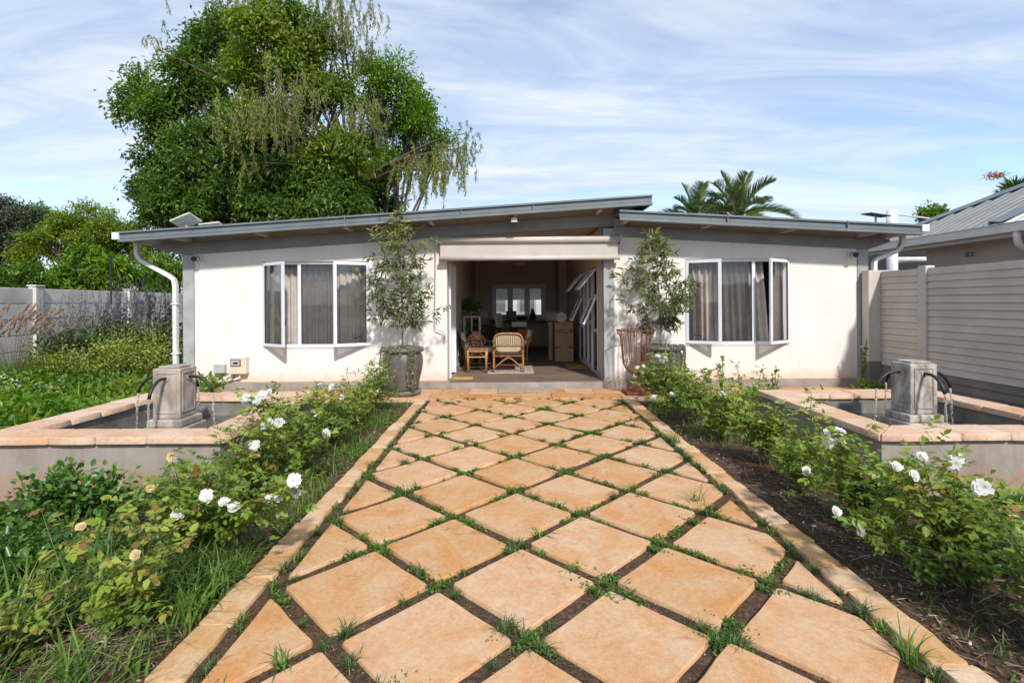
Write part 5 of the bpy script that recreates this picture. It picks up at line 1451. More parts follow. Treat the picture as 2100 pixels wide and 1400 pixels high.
trailing(*POT_R, 'silver trailing plant spilling over the front of the right urn', 42, [(-1.5, -0.2, 26, 0.12, 0.42), (-2.6, -1.6, 5, 0.02, 0.08)])

# ---- roses ------------------------------------------------------------------
def blossom_mesh(name, mat, seed, open_=1.0):
    rng = np.random.default_rng(seed); V = []; Fq = []; Rn = []
    for ring, (n, r, tilt, w) in enumerate(((7, 0.044, 0.30, 0.036), (7, 0.036, 0.65, 0.032), (6, 0.026, 1.0, 0.026), (5, 0.017, 1.28, 0.02))):
        for k in range(n):
            a = 2*PI*k/n + ring*0.5 + rng.normal(0, 0.16); tl = tilt*open_ + rng.normal(0, 0.14)
            dr = np.array([math.cos(a), math.sin(a), 0]); sd_ = np.array([-math.sin(a), math.cos(a), 0]); upv = np.array([0, 0, 1.0])
            base = len(V); wv = w*rng.uniform(0.85, 1.15); rl = r*rng.uniform(0.85, 1.12)
            for i in range(4):
                t = i/3; cur = tl - 0.55*t*t
                c = dr*rl*t*math.cos(cur) + upv*(rl*t*math.sin(tl)*0.9 + 0.004*ring - 0.006*t**3)
                ww = wv*(0.35 + 0.75*math.sin(PI*min(1, 0.15+0.62*t)))*0.5
                for s in (-1, 0, 1):
                    V.append(c + sd_*ww*s + upv*(0.006*abs(s)*t) + rng.normal(0, 0.0012, 3)); Rn.append(0.25 + 0.6*t + rng.normal(0, 0.1))
            for i in range(3):
                for s in range(2): q = base + i*3 + s; Fq.append((q, q+1, q+4, q+3))
    o = npobj(name, np.array(V), np.array(Fq), mat, rnd=np.clip(np.array(Rn), 0, 1), smooth=True)
    me = o.data; bpy.data.objects.remove(o)
    return me
WHITE = [blossom_mesh('blossom', 'petal_white', s, o_) for s, o_ in ((1, 1.0), (2, 0.85), (3, 1.15))]
CREAM = [blossom_mesh('faded_blossom', 'petal_cream', 7, 1.1)]

def rose(base, height, spread, canes, label, seed, flowers=(), density=1.0, lsize=1.0, tone=0.0):
    rng = np.random.default_rng(seed)
    base = np.array(base, float); base[2] = float(ground_z(base[0], base[1]))
    t = thing('rose_bush', tuple(base), label, 'rose bush', 'rose bushes along the path')
    sm = MB(); LP = []; LD = []
    ends = []
    for i in range(canes):
        a = 2*PI*i/canes + rng.uniform(-0.4, 0.4); r = spread*0.5*rng.uniform(0.25, 1.0); hgt = height*rng.uniform(0.45, 1.0)*(1.05 - 0.35*(r/(spread*0.5))**2)*(1.0 if i % 5 else 1.45)
        tip = base + np.array([math.cos(a)*r, math.sin(a)*r*0.85, hgt]); ends.append((base + rng.normal(0, 0.02, 3)*np.array([1, 1, 0]), tip, hgt))
    for fx in flowers:
        ends.append((base + rng.normal(0, 0.02, 3)*np.array([1, 1, 0]), np.array(fx[:3]) - np.array([0, 0, 0.012]), fx[2]-base[2]))
    for b0, tip, hgt in ends:
        mid = b0*0.45 + tip*0.55; mid[2] = b0[2] + (tip[2]-b0[2])*0.68
        s = np.linspace(0, 1, 9)[:, None]
        pts = (1-s)**2*b0 + 2*s*(1-s)*mid + s*s*tip + rng.normal(0, 0.006, (9, 3))*np.minimum(1, 4*s*(1-s))
        sm.tube([tuple(p) for p in pts], list(np.linspace(0.0052, 0.0018, 9)), 5, caps=False)
        L = np.linalg.norm(tip-b0)
        shoots = [(pts, 0.28)]
        for _ in range(int(4*density)):
            u = rng.uniform(0.3, 0.9); q = np.array([np.interp(u, np.linspace(0, 1, 9), pts[:, k]) for k in range(3)])
            dv = unit(rng.normal(0, 1, 3)*np.array([1, 1, 0.4]) + np.array([0, 0, 0.55]))
            ln = rng.uniform(0.10, 0.24)*min(1.3, L/0.45)
            e = q + dv*ln; e[2] = max(e[2], base[2]+0.06)
            sp2 = np.stack([q + (e-q)*w for w in np.linspace(0, 1, 4)])
            sm.tube([tuple(p) for p in sp2], [0.0025, 0.002, 0.0016, 0.001], 4, caps=False)
            shoots.append((sp2, 0.05))
        for sp2, u0 in shoots:
            ln = np.linalg.norm(sp2[-1]-sp2[0]); n = max(2, int(ln*(1-u0)/0.036*density))
            for u in np.linspace(u0, 0.97, n) + rng.normal(0, 0.02, n):
                u = min(max(u, 0), 1); m_ = len(sp2)
                q = np.array([np.interp(u, np.linspace(0, 1, m_), sp2[:, k]) for k in range(3)])
                LP.append(q); LD.append(unit(rng.normal(0, 1, 3)*np.array([1, 1, 0.45]) + np.array([0, 0, 0.25])))
    sm.build('canes', 'stem_green', t, smooth=True)
    LP = np.array(LP); LD = np.array(LD); N = len(LP)
    # compound leaves: terminal + two pairs of leaflets on a rachis
    up = unit(randdir(rng, N, 0.35) + np.array([0, 0, 0.7])); sd_ = unit(np.cross(LD, up))
    rl = rng.uniform(0.045, 0.085, N)[:, None]*lsize
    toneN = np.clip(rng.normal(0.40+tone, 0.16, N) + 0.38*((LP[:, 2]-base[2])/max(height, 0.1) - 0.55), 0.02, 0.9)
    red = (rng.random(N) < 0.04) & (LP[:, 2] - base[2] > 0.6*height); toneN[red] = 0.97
    pos = [LP + LD*rl]; dd = [LD]; sz = [np.ones(N)]
    for f, s, k in ((0.85, 1, 0.9), (0.85, -1, 0.9), (0.45, 1, 0.75), (0.45, -1, 0.75)):
        pos.append(LP + LD*rl*f); dd.append(unit(LD*0.55 + sd_*s*0.85 - up*0.12)); sz.append(np.full(N, k))
    P = np.concatenate(pos); Dv = np.concatenate(dd); S = np.concatenate(sz); M_ = len(P)
    U = np.tile(up, (5, 1)) + rng.normal(0, 0.22, (M_, 3))
    Ls = rng.uniform(0.030, 0.052, M_)*S*lsize; Ws = Ls*rng.uniform(0.52, 0.66, M_)
    P[:, 2] = np.maximum(P[:, 2], base[2]+0.015)
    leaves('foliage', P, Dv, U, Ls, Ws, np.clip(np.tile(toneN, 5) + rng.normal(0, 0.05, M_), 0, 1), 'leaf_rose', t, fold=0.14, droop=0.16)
    for k, fx in enumerate(flowers):
        faded = len(fx) > 3
        o = bpy.data.objects.new('faded_blossom' if faded else 'blossom', (CREAM if faded else WHITE)[k % (1 if faded else 3)]); COL.objects.link(o); o.parent = t
        o.location = Vector(fx[:3]) - wloc(t); sc = rng.uniform(0.65, 1.0)*(0.60 if faded else 0.84); o.scale = (sc, sc, sc)
        o.rotation_euler = (R(50)+rng.normal(0, 0.35), rng.normal(0, 0.35), rng.uniform(-0.8, 0.8))
    # buds
    for _ in range(int(canes*0.5)):
        b0, tip, _h = ends[rng.integers(0, canes)]
        MB().lathe([(0.001, 0), (0.006, 0.006), (0.007, 0.013), (0.003, 0.022), (0.0005, 0.027)], tuple(tip), 7).build('bud', 'stem_green', t, smooth=True)
    return t
def fl(lst, Y):
    rr = random.Random(len(lst)*31 + int(Y*100))
    out = []
    for p in lst:
        v = at(p[0], p[1], Y - 0.16 + rr.uniform(-0.06, 0.04)); out.append((v.x, v.y, v.z) + ((1,) if len(p) > 2 else ()))
    return out
# left row
rose((-1.86, 2.95, 0), 0.50, 0.80, 15, 'large white rose bush before the left fountain nearest the camera', 201,
     fl([(363, 1056), (421, 1019), (402, 1040, 1), (457, 1030), (475, 1042), (551, 1024), (571, 1019), (600, 987), (606, 1008), (306, 1001, 1), (350, 937, 1)], 2.72), 1.0)
rose((-1.84, 3.55, 0), 0.60, 0.62, 13, 'white rose bush at the right corner of the left fountain', 202, fl([(521, 914), (541, 875), (552, 868), (570, 866)], 3.4), 1.0)
rose((-1.84, 4.30, 0), 0.64, 0.62, 14, 'white rose bush beside the right flank of the left fountain', 203, fl([(505, 817), (527, 822), (537, 810), (551, 806), (669, 889)], 3.95), 1.0)
rose((-1.80, 5.05, 0), 0.58, 0.62, 13, 'rose bush in the middle of the left row', 204, fl([(680, 794), (640, 850)], 5.0), 1.0, tone=0.08)
rose((-1.80, 5.85, 0), 0.56, 0.62, 12, 'rose bush second from the left urn', 205, fl([(655, 790), (700, 815)], 5.7), 1.0, tone=0.08)
rose((-1.80, 6.60, 0), 0.55, 0.72, 12, 'small-flowered rose bush at the foot of the left urn', 206, fl([(778, 755), (752, 795), (770, 806), (775, 800)], 6.7), 1.0, tone=0.05)
rose((-1.66, 2.18, 0), 0.40, 0.50, 7, 'low pale green rose seedling by the left edging stones', 207, fl([(275, 1137, 1)], 2.2), 0.9, 1.05, 0.22)
rose((-2.02, 1.95, 0), 0.42, 0.75, 11, 'yellow-green rose bush at the bottom left corner', 208, fl([(163, 1080, 1)], 2.2), 0.6, 1.05, 0.32)
# right row
rose((2.18, 6.75, 0), 0.62, 0.84, 16, 'white rose bush beside the rusty wire stand', 211, fl([(1348, 731), (1357, 741), (1364, 736), (1307, 754), (1318, 752), (1317, 763), (1300, 771), (1416, 800), (1417, 792)], 6.7), 1.0)
rose((2.16, 5.95, 0), 0.60, 0.74, 15, 'dense rose bush with one white bloom in front of the right urn', 212, fl([(1376, 809), (1340, 815)], 5.8), 1.1)
rose((2.18, 5.15, 0), 0.54, 0.68, 14, 'bright green rose bush beside the far corner of the right fountain', 213, fl([(1480, 808)], 5.4), 1.1, tone=0.1)
rose((2.22, 4.40, 0), 0.52, 0.60, 13, 'yellow-green rose bush along the right fountain wall', 214, (), 1.1, tone=0.14)
rose((2.16, 3.75, 0), 0.50, 0.54, 12, 'small yellow-green rose bush at the near corner of the right fountain', 215, (), 1.1, tone=0.14)
rose((2.22, 3.15, 0), 0.50, 0.64, 12, 'rose bush with a cluster of white blooms at the right fountain corner', 216, fl([(1692, 888), (1720, 886), (1698, 908), (1716, 910), (1724, 907), (1651, 965)], 3.25), 1.0)
rose((2.20, 2.52, 0), 0.46, 0.78, 15, 'broad white rose bush nearest the camera on the right', 217, fl([(1889, 936), (1955, 952), (1960, 943), (1837, 957), (1825, 957), (1872, 975), (1712, 1049), (1757, 1085)], 2.62), 1.0)
rose((2.22, 2.00, 0), 0.48, 0.58, 12, 'shaded rose bush cut by the right picture edge', 218, fl([(2010, 1000), (2075, 1065, 1)], 2.3), 0.9, 1.1, -0.05)
rose((3.05, 6.55, 0), 0.45, 0.95, 10, 'sparse low rose bush below the right window', 219, fl([(1548, 790)], 6.3), 0.7, tone=0.1)
rose((2.85, 5.90, 0), 0.38, 0.80, 10, 'low spreading rose bush behind the right fountain', 220, (), 0.8, tone=0.1)

# ---- glossy shrubs, seen from their leaves ------------------------------------
def leafy_mound(name, loc, rx, ry, h, n, L, W, mat, label, cat, seed, group=None, parent_stems=True, up=0.3, tone=(0.45, 0.2), flowers=None, shape=0.75):
    rng = np.random.default_rng(seed)
    loc = (loc[0], loc[1], float(ground_z(loc[0], loc[1])))
    t = thing(name, loc, label, cat, group)
    st = MB(); K = max(10, int(n/90)); tips = []
    for i in range(K):
        a = rng.uniform(0, 2*PI); r = math.sqrt(rng.random()); z = h*(1-shape*r*r)*rng.uniform(0.45, 1.0)
        tip = np.array([loc[0]+rx*r*math.cos(a), loc[1]+ry*r*math.sin(a), loc[2]+z]); b0 = np.array([loc[0]+rx*0.3*r*math.cos(a), loc[1]+ry*0.3*r*math.sin(a), loc[2]-0.01])
        pts = branch_pts(b0, tip, rng, 0.08, 5); tips.append(np.array(pts))
        st.tube(pts, [0.006, 0.005, 0.004, 0.003, 0.0015], 4, caps=False)
    st.build('stems', 'stem_brown', t)
    idx = rng.integers(0, K, n); u = 0.25 + 0.75*rng.random(n)**0.6
    T = np.stack(tips)
    P = np.stack([np.array([np.interp(uu, np.linspace(0, 1, 5), T[i][:, k]) for k in range(3)]) for i, uu in zip(idx, u)]) + rng.normal(0, 1, (n, 3))*np.array([rx*0.13, ry*0.13, h*0.10])
    P[:, 2] = np.maximum(P[:, 2], loc[2]+0.01)
    c = np.array(loc); d = unit(unit(P - c)*0.6 + randdir(rng, n) + np.array([0, 0, up]))
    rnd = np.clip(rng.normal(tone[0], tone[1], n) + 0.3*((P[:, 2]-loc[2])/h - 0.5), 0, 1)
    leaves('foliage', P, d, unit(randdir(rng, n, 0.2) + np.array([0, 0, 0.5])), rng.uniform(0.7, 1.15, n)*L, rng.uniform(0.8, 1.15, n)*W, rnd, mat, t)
    if flowers:
        nf, fL, fmat, zmin = flowers
        hi = P[P[:, 2]-loc[2] > zmin*h]
        sel = hi[rng.integers(0, len(hi), nf)] + np.array([0, 0, 0.02]) + rng.normal(0, 0.012, (nf, 3))
        pp = np.repeat(sel, 4, 0); a = np.tile(np.arange(4)*PI/2, nf) + np.repeat(rng.uniform(0, 2, nf), 4)
        tl = np.repeat(rng.normal(0.4, 0.4, nf), 4)
        dd = np.stack([np.cos(a), np.sin(a)*0.6 - 0.5*tl, 0.3+0.5*tl*np.sin(a)], 1)
        fo_ = leaves('flowers', pp, dd, np.tile(np.array([[0.1, -0.5, 1.0]]), (len(pp), 1)), np.full(len(pp), fL), np.full(len(pp), fL*0.85), rng.random(len(pp)), fmat, t, six=False, kind='stuff')
    return t
leafy_mound('glossy_shrub', (-2.78, 3.22, 0), 0.62, 0.36, 0.36, 1500, 0.055, 0.030, 'leaf_glossy', 'dark glossy-leaved shrub against the front of the left fountain', 'shrub', 301, 'glossy low shrubs')
leafy_mound('glossy_shrub', (-2.55, 2.70, 0), 0.60, 0.32, 0.30, 1300, 0.055, 0.030, 'leaf_glossy', 'dark glossy-leaved shrub nearer the camera than its twin on the left', 'shrub', 302, 'glossy low shrubs')
leafy_mound('glossy_shrub', (2.62, 2.72, 0), 0.34, 0.30, 0.46, 800, 0.06, 0.033, 'leaf_glossy', 'glossy-leaved shrub at the right edge before the right fountain', 'shrub', 303, 'glossy low shrubs', tone=(0.6, 0.2))
# far left bed
def salvia(loc, r, h, label, seed, mauve=False):
    t = leafy_mound('salvia_bush', loc, r, r*0.7, h*0.80, 3200, 0.085, 0.034, 'leaf_salvia', label, 'salvia', seed, 'salvia bushes before the precast wall', shape=0.3)
    rng = np.random.default_rng(seed+5); st = MB(); P = []; 
    for i in range(60):
        a = rng.uniform(0, 2*PI); q = math.sqrt(rng.random())*r*1.1
        b0 = np.array([loc[0]+q*math.cos(a), loc[1]+q*0.7*math.sin(a), h*0.52]); tip = b0 + np.array([rng.normal(0, 0.13), rng.normal(0, 0.08), h*rng.uniform(0.28, 0.56)])
        pts = branch_pts(b0, tip, rng, 0.05, 5); st.tube(pts, 0.003, 4, caps=False)
        pa = np.array(pts); s = rng.uniform(0.25, 1, 34)
        P.append(np.stack([np.interp(s, np.linspace(0, 1, 5), pa[:, k]) for k in range(3)], 1) + rng.normal(0, 0.006, (34, 3)))
    st.build('flower_stalks', 'stem_green', t)
    P = np.concatenate(P); N = len(P)
    leaves('flower_spikes', P, randdir(rng, N), randdir(rng, N), rng.uniform(0.02, 0.035, N), rng.uniform(0.012, 0.02, N), rng.random(N), 'petal_mauve' if mauve else 'petal_violet', t, six=False)
salvia((-6.55, 9.35, 0), 0.70, 1.80, 'tall violet salvia nearest the white downpipe', 311)
salvia((-7.35, 9.45, 0), 0.62, 1.66, 'violet salvia in the middle of the clump', 312)
salvia((-8.00, 9.15, 0), 0.60, 1.45, 'mauve salvia beside the plumed grass', 313, True)
for k, (x, y, rx, h, lab) in enumerate(((-6.25, 8.72, 0.66, 1.12, 'yellow-flowered shrub closest to the house corner'), (-7.05, 8.72, 0.70, 1.02, 'wide yellow-flowered shrub between grass and house'), (-7.6, 8.35, 0.5, 0.72, 'low yellow-flowered shrub at the left end of the clump'))):
    leafy_mound('flowering_shrub', (x, y, 0), rx, 0.5, h, 4600, 0.046, 0.018, 'leaf_yellowgreen', lab, 'shrub', 320+k, 'yellow-flowered shrubs', flowers=(520, 0.018, 'petal_yellow', 0.35), shape=0.35)
def plume_grass(loc, n, h, label, seed):
    rng = np.random.default_rng(seed)
    t = thing('fountain_grass', (loc[0], loc[1], -0.05), label, 'ornamental grass', 'plumed grasses')
    b = np.stack([loc[0]+rng.normal(0, 0.10, n), loc[1]+rng.normal(0, 0.09, n), np.full(n, -0.05)], 1)
    d = np.stack([b[:, 0]-loc[0], b[:, 1]-loc[1], np.zeros(n)], 1) + rng.normal(0, 0.05, (n, 3))*np.array([1, 1, 0])
    grass('blades', b, rng.uniform(0.6, 1.05, n)*h, rng.uniform(0.25, 1.15, n), rng.uniform(0.005, 0.009, n), 'leaf_grass', rng, t, segs=4, rnd=rng.uniform(0.3, 1, n), dirs=d)
    st = MB(); P = []; Dd = []
    for i in range(40):
        a = rng.uniform(0, 2*PI); out = rng.uniform(0.15, 0.70)
        e = np.array([loc[0]+out*math.cos(a)+0.10, loc[1]+out*0.6*math.sin(a), h*rng.uniform(0.95, 1.45)]); dv = unit(e - np.array([loc[0], loc[1], h*0.3])); tip = e + dv*0.17 + np.array([0.07, 0, -0.03])
        st.tube([(loc[0], loc[1], 0), tuple((np.array([loc[0], loc[1], 0.5*h])*0.5+e*0.5)), tuple(e), tuple(tip)], 0.0022, 4, caps=False)
        s = rng.random(120); P.append(e + (tip-e)*s[:, None] + rng.normal(0, 0.006, (120, 3))*(1.15-s)[:, None]); Dd.append(np.tile(dv, (120, 1)))
    st.build('flower_stalks', 'straw', t)
    P = np.concatenate(P); Dd = np.concatenate(Dd); N = len(P)
    leaves('plumes', P, Dd*1.0 + randdir(rng, N)*0.5, randdir(rng, N), rng.uniform(0.03, 0.055, N), np.full(N, 0.006), rng.random(N), 'plume_pink', t, six=False)
plume_grass((-7.75, 7.9, 0), 900, 0.92, 'pink-plumed fountain grass at the left picture edge', 331)
plume_grass((-8.35, 7.8, 0), 700, 0.90, 'pink-plumed fountain grass cut by the left picture edge', 332)

# ---- low planting behind the left fountain: uncountable, one mass -----------------
def ground_cover():
    rng = np.random.default_rng(341)
    n = 9000
    x = rng.uniform(-8.3, -4.05, n); y = rng.uniform(4.6, 8.25, n)
    keep = ~((x > -4.6) & (y > 7.2)) & (x < -0.55*(y-4.6) - 3.4 - 0.0*y + 0.9) | ((x < -4.0) & (y < 7.2))
    x, y = x[keep], y[keep]; hgt = 0.10 + 0.24*(smooth_noise(x*1.4, y*1.4, 9)+0.6).clip(0, 1.5)
    P = np.stack([x, y, -0.03 + hgt*rng.random(len(x))**0.6], 1); N = len(P)
    d = unit(randdir(rng, N, 0.0) + np.array([0, -0.2, 0.1]))
    tone = np.clip(0.42 + 0.28*smooth_noise(x*2, y*2, 12) + rng.normal(0, 0.16, N), 0, 1)
    big = rng.random(N)
    o = leaves('ground_cover', P, d, unit(randdir(rng, N, 0.3) + np.array([0, 0, 0.6])), 0.05 + 0.08*big, 0.025 + 0.03*big, tone, 'leaf_bright', loc=(-5.5, 6.5, -0.03), kind='stuff')
    tag(o, 'low mixed green ground cover behind the left fountain', 'ground cover')
ground_cover()
def mixed_cover():
    rng = np.random.default_rng(342); n = 5200; x = rng.uniform(-8.2, -4.1, n); y = rng.uniform(4.6, 8.1, n)
    k = (smooth_noise(x*2.6, y*2.6, 55) > 0.05) & ((x < -4.6) | (y < 7.2)); x, y = x[k], y[k]; N = len(x)
    hg = 0.16 + 0.22*(smooth_noise(x*2.2, y*2.2, 56)+0.5).clip(0, 1.4)
    P = np.stack([x, y, -0.02 + hg*rng.random(N)**0.5], 1)
    o = leaves('ground_cover', P, unit(randdir(rng, N, -0.1) + np.array([0, 0, 0.5])), unit(randdir(rng, N, 0.2) + np.array([0, -0.3, 0.5])), rng.uniform(0.04, 0.15, N), rng.uniform(0.012, 0.03, N), np.clip(0.5+0.3*smooth_noise(x*3, y*3, 57)+rng.normal(0, 0.15, N), 0, 1), 'leaf_yellowgreen', loc=(-5.6, 6.4, -0.03), kind='stuff')
    tag(o, 'lighter yellow-green narrow leaves mixed into the left ground cover', 'ground cover')
mixed_cover()
def strappy(loc, n, h, label, seed, grp='strap-leaved clumps', mat='leaf_bright', w=(0.012, 0.022), lean=(0.4, 1.3)):
    rng = np.random.default_rng(seed); z = float(ground_z(loc[0], loc[1]))
    t = thing('strap_leaf_clump', (loc[0], loc[1], z), label, 'plant', grp)
    b = np.stack([loc[0]+rng.normal(0, 0.035, n), loc[1]+rng.normal(0, 0.035, n), np.full(n, z-0.005)], 1)
    grass('blades', b, rng.uniform(0.55, 1.0, n)*h, rng.uniform(*lean, n), rng.uniform(*w, n), mat, rng, t, segs=5)
    return t
for k, (px, py, Y, h, lab) in enumerate(((165, 800, 6.9, 0.42, 'strap-leaved clump highest in the left bed, below the yellow shrub'), (250, 815, 6.6, 0.34, 'light strap-leaved clump close to the far corner of the left fountain'), (90, 830, 6.2, 0.36, 'strap-leaved clump near the left edge of the picture'), (60, 800, 6.9, 0.4, 'strap-leaved clump among the small white flowers'), (20, 850, 5.6, 0.3, 'strap-leaved clump cut by the left picture edge'), (180, 850, 5.6, 0.28, 'small strap-leaved clump over the left fountain coping'))):
    v = at(px, py, Y); strappy((v.x, Y), 60, h*1.4, lab, 350+k)
for k, (px, Y, r, lab) in enumerate(((20, 7.2, 0.35, 'white-flowered low plant at the left picture edge'), (90, 7.0, 0.35, 'white-flowered low plant below the plumed grass'))):
    v = at(px, 800, Y); leafy_mound('white_flowered_plant', (v.x, Y, 0), r, 0.3, 0.42, 900, 0.06, 0.028, 'leaf_bright', lab, 'plant', 360+k, 'white-flowered low plants', flowers=(90, 0.022, 'petal_white', 0.5))

# ---- weeds along the house on the right --------------------------------------
for k, (px, Y, r, h, lab) in enumerate(((1700, 7.05, 0.45, 0.22, 'broad-leaved creeping weed between right fountain and house wall'), (1600, 7.1, 0.35, 0.18, 'small-leaved weed on the apron below the right window'), (1555, 7.2, 0.2, 0.30, 'upright weed on the apron left of the broad-leaved one'), (1780, 7.6, 0.30, 0.26, 'broad-leaved weed at the foot of the slatted fence post'), (2085, 5.9, 0.28, 0.26, 'broad-leaved weed at the fence by the right picture edge'))):
    v = at(px, 800, Y); big = 0.12 if k in (0, 3, 4) else 0.06
    leafy_mound('broadleaf_weed', (min(v.x, 5.72), Y, 0), r, 0.22, h, 70 if big > 0.1 else 160, big, big*0.8, 'leaf_bright', lab, 'weed', 370+k, 'weeds along the house', up=0.2)
def tall_weed(loc, h, label, seed):
    rng = np.random.default_rng(seed)
    t = thing('tall_weed', (loc[0], loc[1], -0.05), label, 'weed', 'tall weeds')
    st = MB(); P = []
    for i in range(4):
        tip = (loc[0]+rng.normal(0, 0.07), loc[1]+rng.normal(0, 0.05), h*rng.uniform(0.6, 1.0)); pts = branch_pts((loc[0], loc[1], -0.05), tip, rng, 0.06, 6); st.tube(pts, 0.004, 5, caps=False)
        pa = np.array(pts); s = rng.uniform(0.15, 1, 26); P.append(np.stack([np.interp(s, np.linspace(0, 1, 6), pa[:, k]) for k in range(3)], 1))
    st.build('stems', 'stem_green', t); P = np.concatenate(P); N = len(P)
    leaves('foliage', P, unit(randdir(rng, N)+np.array([0, 0, 0.2])), randdir(rng, N, 0.2), rng.uniform(0.03, 0.06, N), rng.uniform(0.02, 0.035, N), rng.random(N), 'leaf_bright', t)
tall_weed((5.50, 7.95), 0.85, 'tall thin weed climbing at the corner of house and slatted fence', 381)
tall_weed((3.30, 7.95), 0.62, 'thin upright weed below the right window', 382)
tall_weed((3.62, 7.0), 0.55, 'wiry weed at the far left corner of the right fountain', 383)

# ---- grasses in the near beds --------------------------------------------------
def meadow(name, poly, n, h, w, mat, seed, label, lean=(0.3, 1.2), tone=(0, 1), segs=3):
    rng = np.random.default_rng(seed)
    xs = [p[0] for p in poly]; ys = [p[1] for p in poly]
    x = rng.uniform(min(xs), max(xs), n*3); y = rng.uniform(min(ys), max(ys), n*3)
    inside = np.zeros(len(x), bool)
    for i in range(len(poly)):
        x1, y1 = poly[i-1]; x2, y2 = poly[i]
        c = ((y1 > y) != (y2 > y)) & (x < (x2-x1)*(y-y1)/((y2-y1) if y2 != y1 else 1e-9)+x1); inside ^= c
    clump = smooth_noise(x*3, y*3, seed+1) + rng.normal(0, 0.25, len(x)) > -0.15
    x, y = x[inside & clump][:n], y[inside & clump][:n]; N = len(x)
    b = np.stack([x, y, ground_z(x, y)-0.004], 1)
    o = grass(name, b, rng.uniform(h[0], h[1], N), rng.uniform(*lean, N), rng.uniform(w[0], w[1], N), mat, rng, loc=(sum(xs)/len(xs), sum(ys)/len(ys), -0.03), segs=segs, kind='stuff', rnd=rng.uniform(*tone, N))
    return tag(o, label, 'grass')
meadow('bed_grass', [(-2.6, 1.4), (-1.40, 1.4), (-1.40, 2.75), (-1.9, 2.9), (-2.9, 2.4)], 3800, (0.08, 0.30), (0.005, 0.013), 'leaf_grass', 401, 'long loose grass in the near left bed', segs=4)
meadow('bed_grass', [(-1.75, 3.4), (-1.40, 3.2), (-1.40, 7.2), (-2.0, 7.2), (-2.05, 5.0)], 2600, (0.05, 0.16), (0.004, 0.008), 'leaf_grass', 402, 'short grass along the left edging stones')
meadow('bed_grass', [(1.80, 5.6), (2.5, 3.4), (2.6, 3.4), (2.6, 5.2), (2.2, 7.2), (1.80, 7.2)], 1000, (0.05, 0.18), (0.004, 0.008), 'leaf_grass', 403, 'patchy grass between the right roses and fountain')
meadow('bed_grass', [(-2.9, 3.1), (-2.1, 3.1), (-2.1, 3.68), (-3.6, 3.68)], 260, (0.08, 0.2), (0.004, 0.008), 'leaf_grass', 404, 'thin grass at the foot of the left fountain wall')
meadow('bed_grass', [(1.8, 1.5), (2.8, 1.5), (3.4, 3.55), (2.2, 3.55), (1.8, 2.6)], 420, (0.04, 0.14), (0.003, 0.007), 'leaf_grass', 405, 'sparse grass on the dark mulch of the right bed')
def tall_clump(loc, n, h, label, seed, w=(0.006, 0.012), lean=(0.2, 0.8), mat='leaf_grass'):
    rng = np.random.default_rng(seed); z = float(ground_z(loc[0], loc[1]))
    t = thing('grass_clump', (loc[0], loc[1], z), label, 'grass', 'tall grass clumps')
    b = np.stack([loc[0]+rng.normal(0, 0.025, n), loc[1]+rng.normal(0, 0.025, n), np.full(n, z-0.005)], 1)
    grass('blades', b, rng.uniform(0.4, 1.0, n)*h, rng.uniform(*lean, n), rng.uniform(*w, n), mat, rng, t, segs=5)
tall_clump((-3.20, 3.55), 16, 0.42, 'tall thin grass leaning on the left fountain wall', 411, (0.004, 0.008), (0.1, 0.5))
tall_clump((3.45, 3.45), 26, 0.42, 'tall grass against the right fountain wall at the picture edge', 412, (0.005, 0.010), (0.2, 0.9))
tall_clump((-2.02, 2.05), 26, 0.42, 'bright broad-bladed grass in the bottom left corner', 413, (0.010, 0.018))
tall_clump((-1.62, 1.86), 26, 0.36, 'long grass beside the lowest left edging stones', 414, (0.008, 0.014))
tall_clump((-2.25, 2.3), 24, 0.36, 'arching grass between the bottom left rose and the glossy shrub', 420, (0.009, 0.016))
tall_clump((-1.85, 2.35), 22, 0.34, 'broad-bladed grass left of the straw heap', 415, (0.009, 0.016))
tall_clump((1.55, 1.98), 26, 0.20, 'bright long grass at the right path edge near the camera', 416, (0.006, 0.010), (0.2, 0.9))
tall_clump((1.30, 3.55), 24, 0.26, 'long light grass over the right edge slabs', 417, (0.004, 0.007), (0.3, 1.1))
tall_clump((1.62, 5.05), 60, 0.22, 'thick grass tuft on the right edging stones', 418, (0.005, 0.009), (0.3, 1.2))
tall_clump((2.35, 4.0), 60, 0.26, 'grass clump under the roses by the right fountain', 419, (0.006, 0.010), (0.4, 1.3))

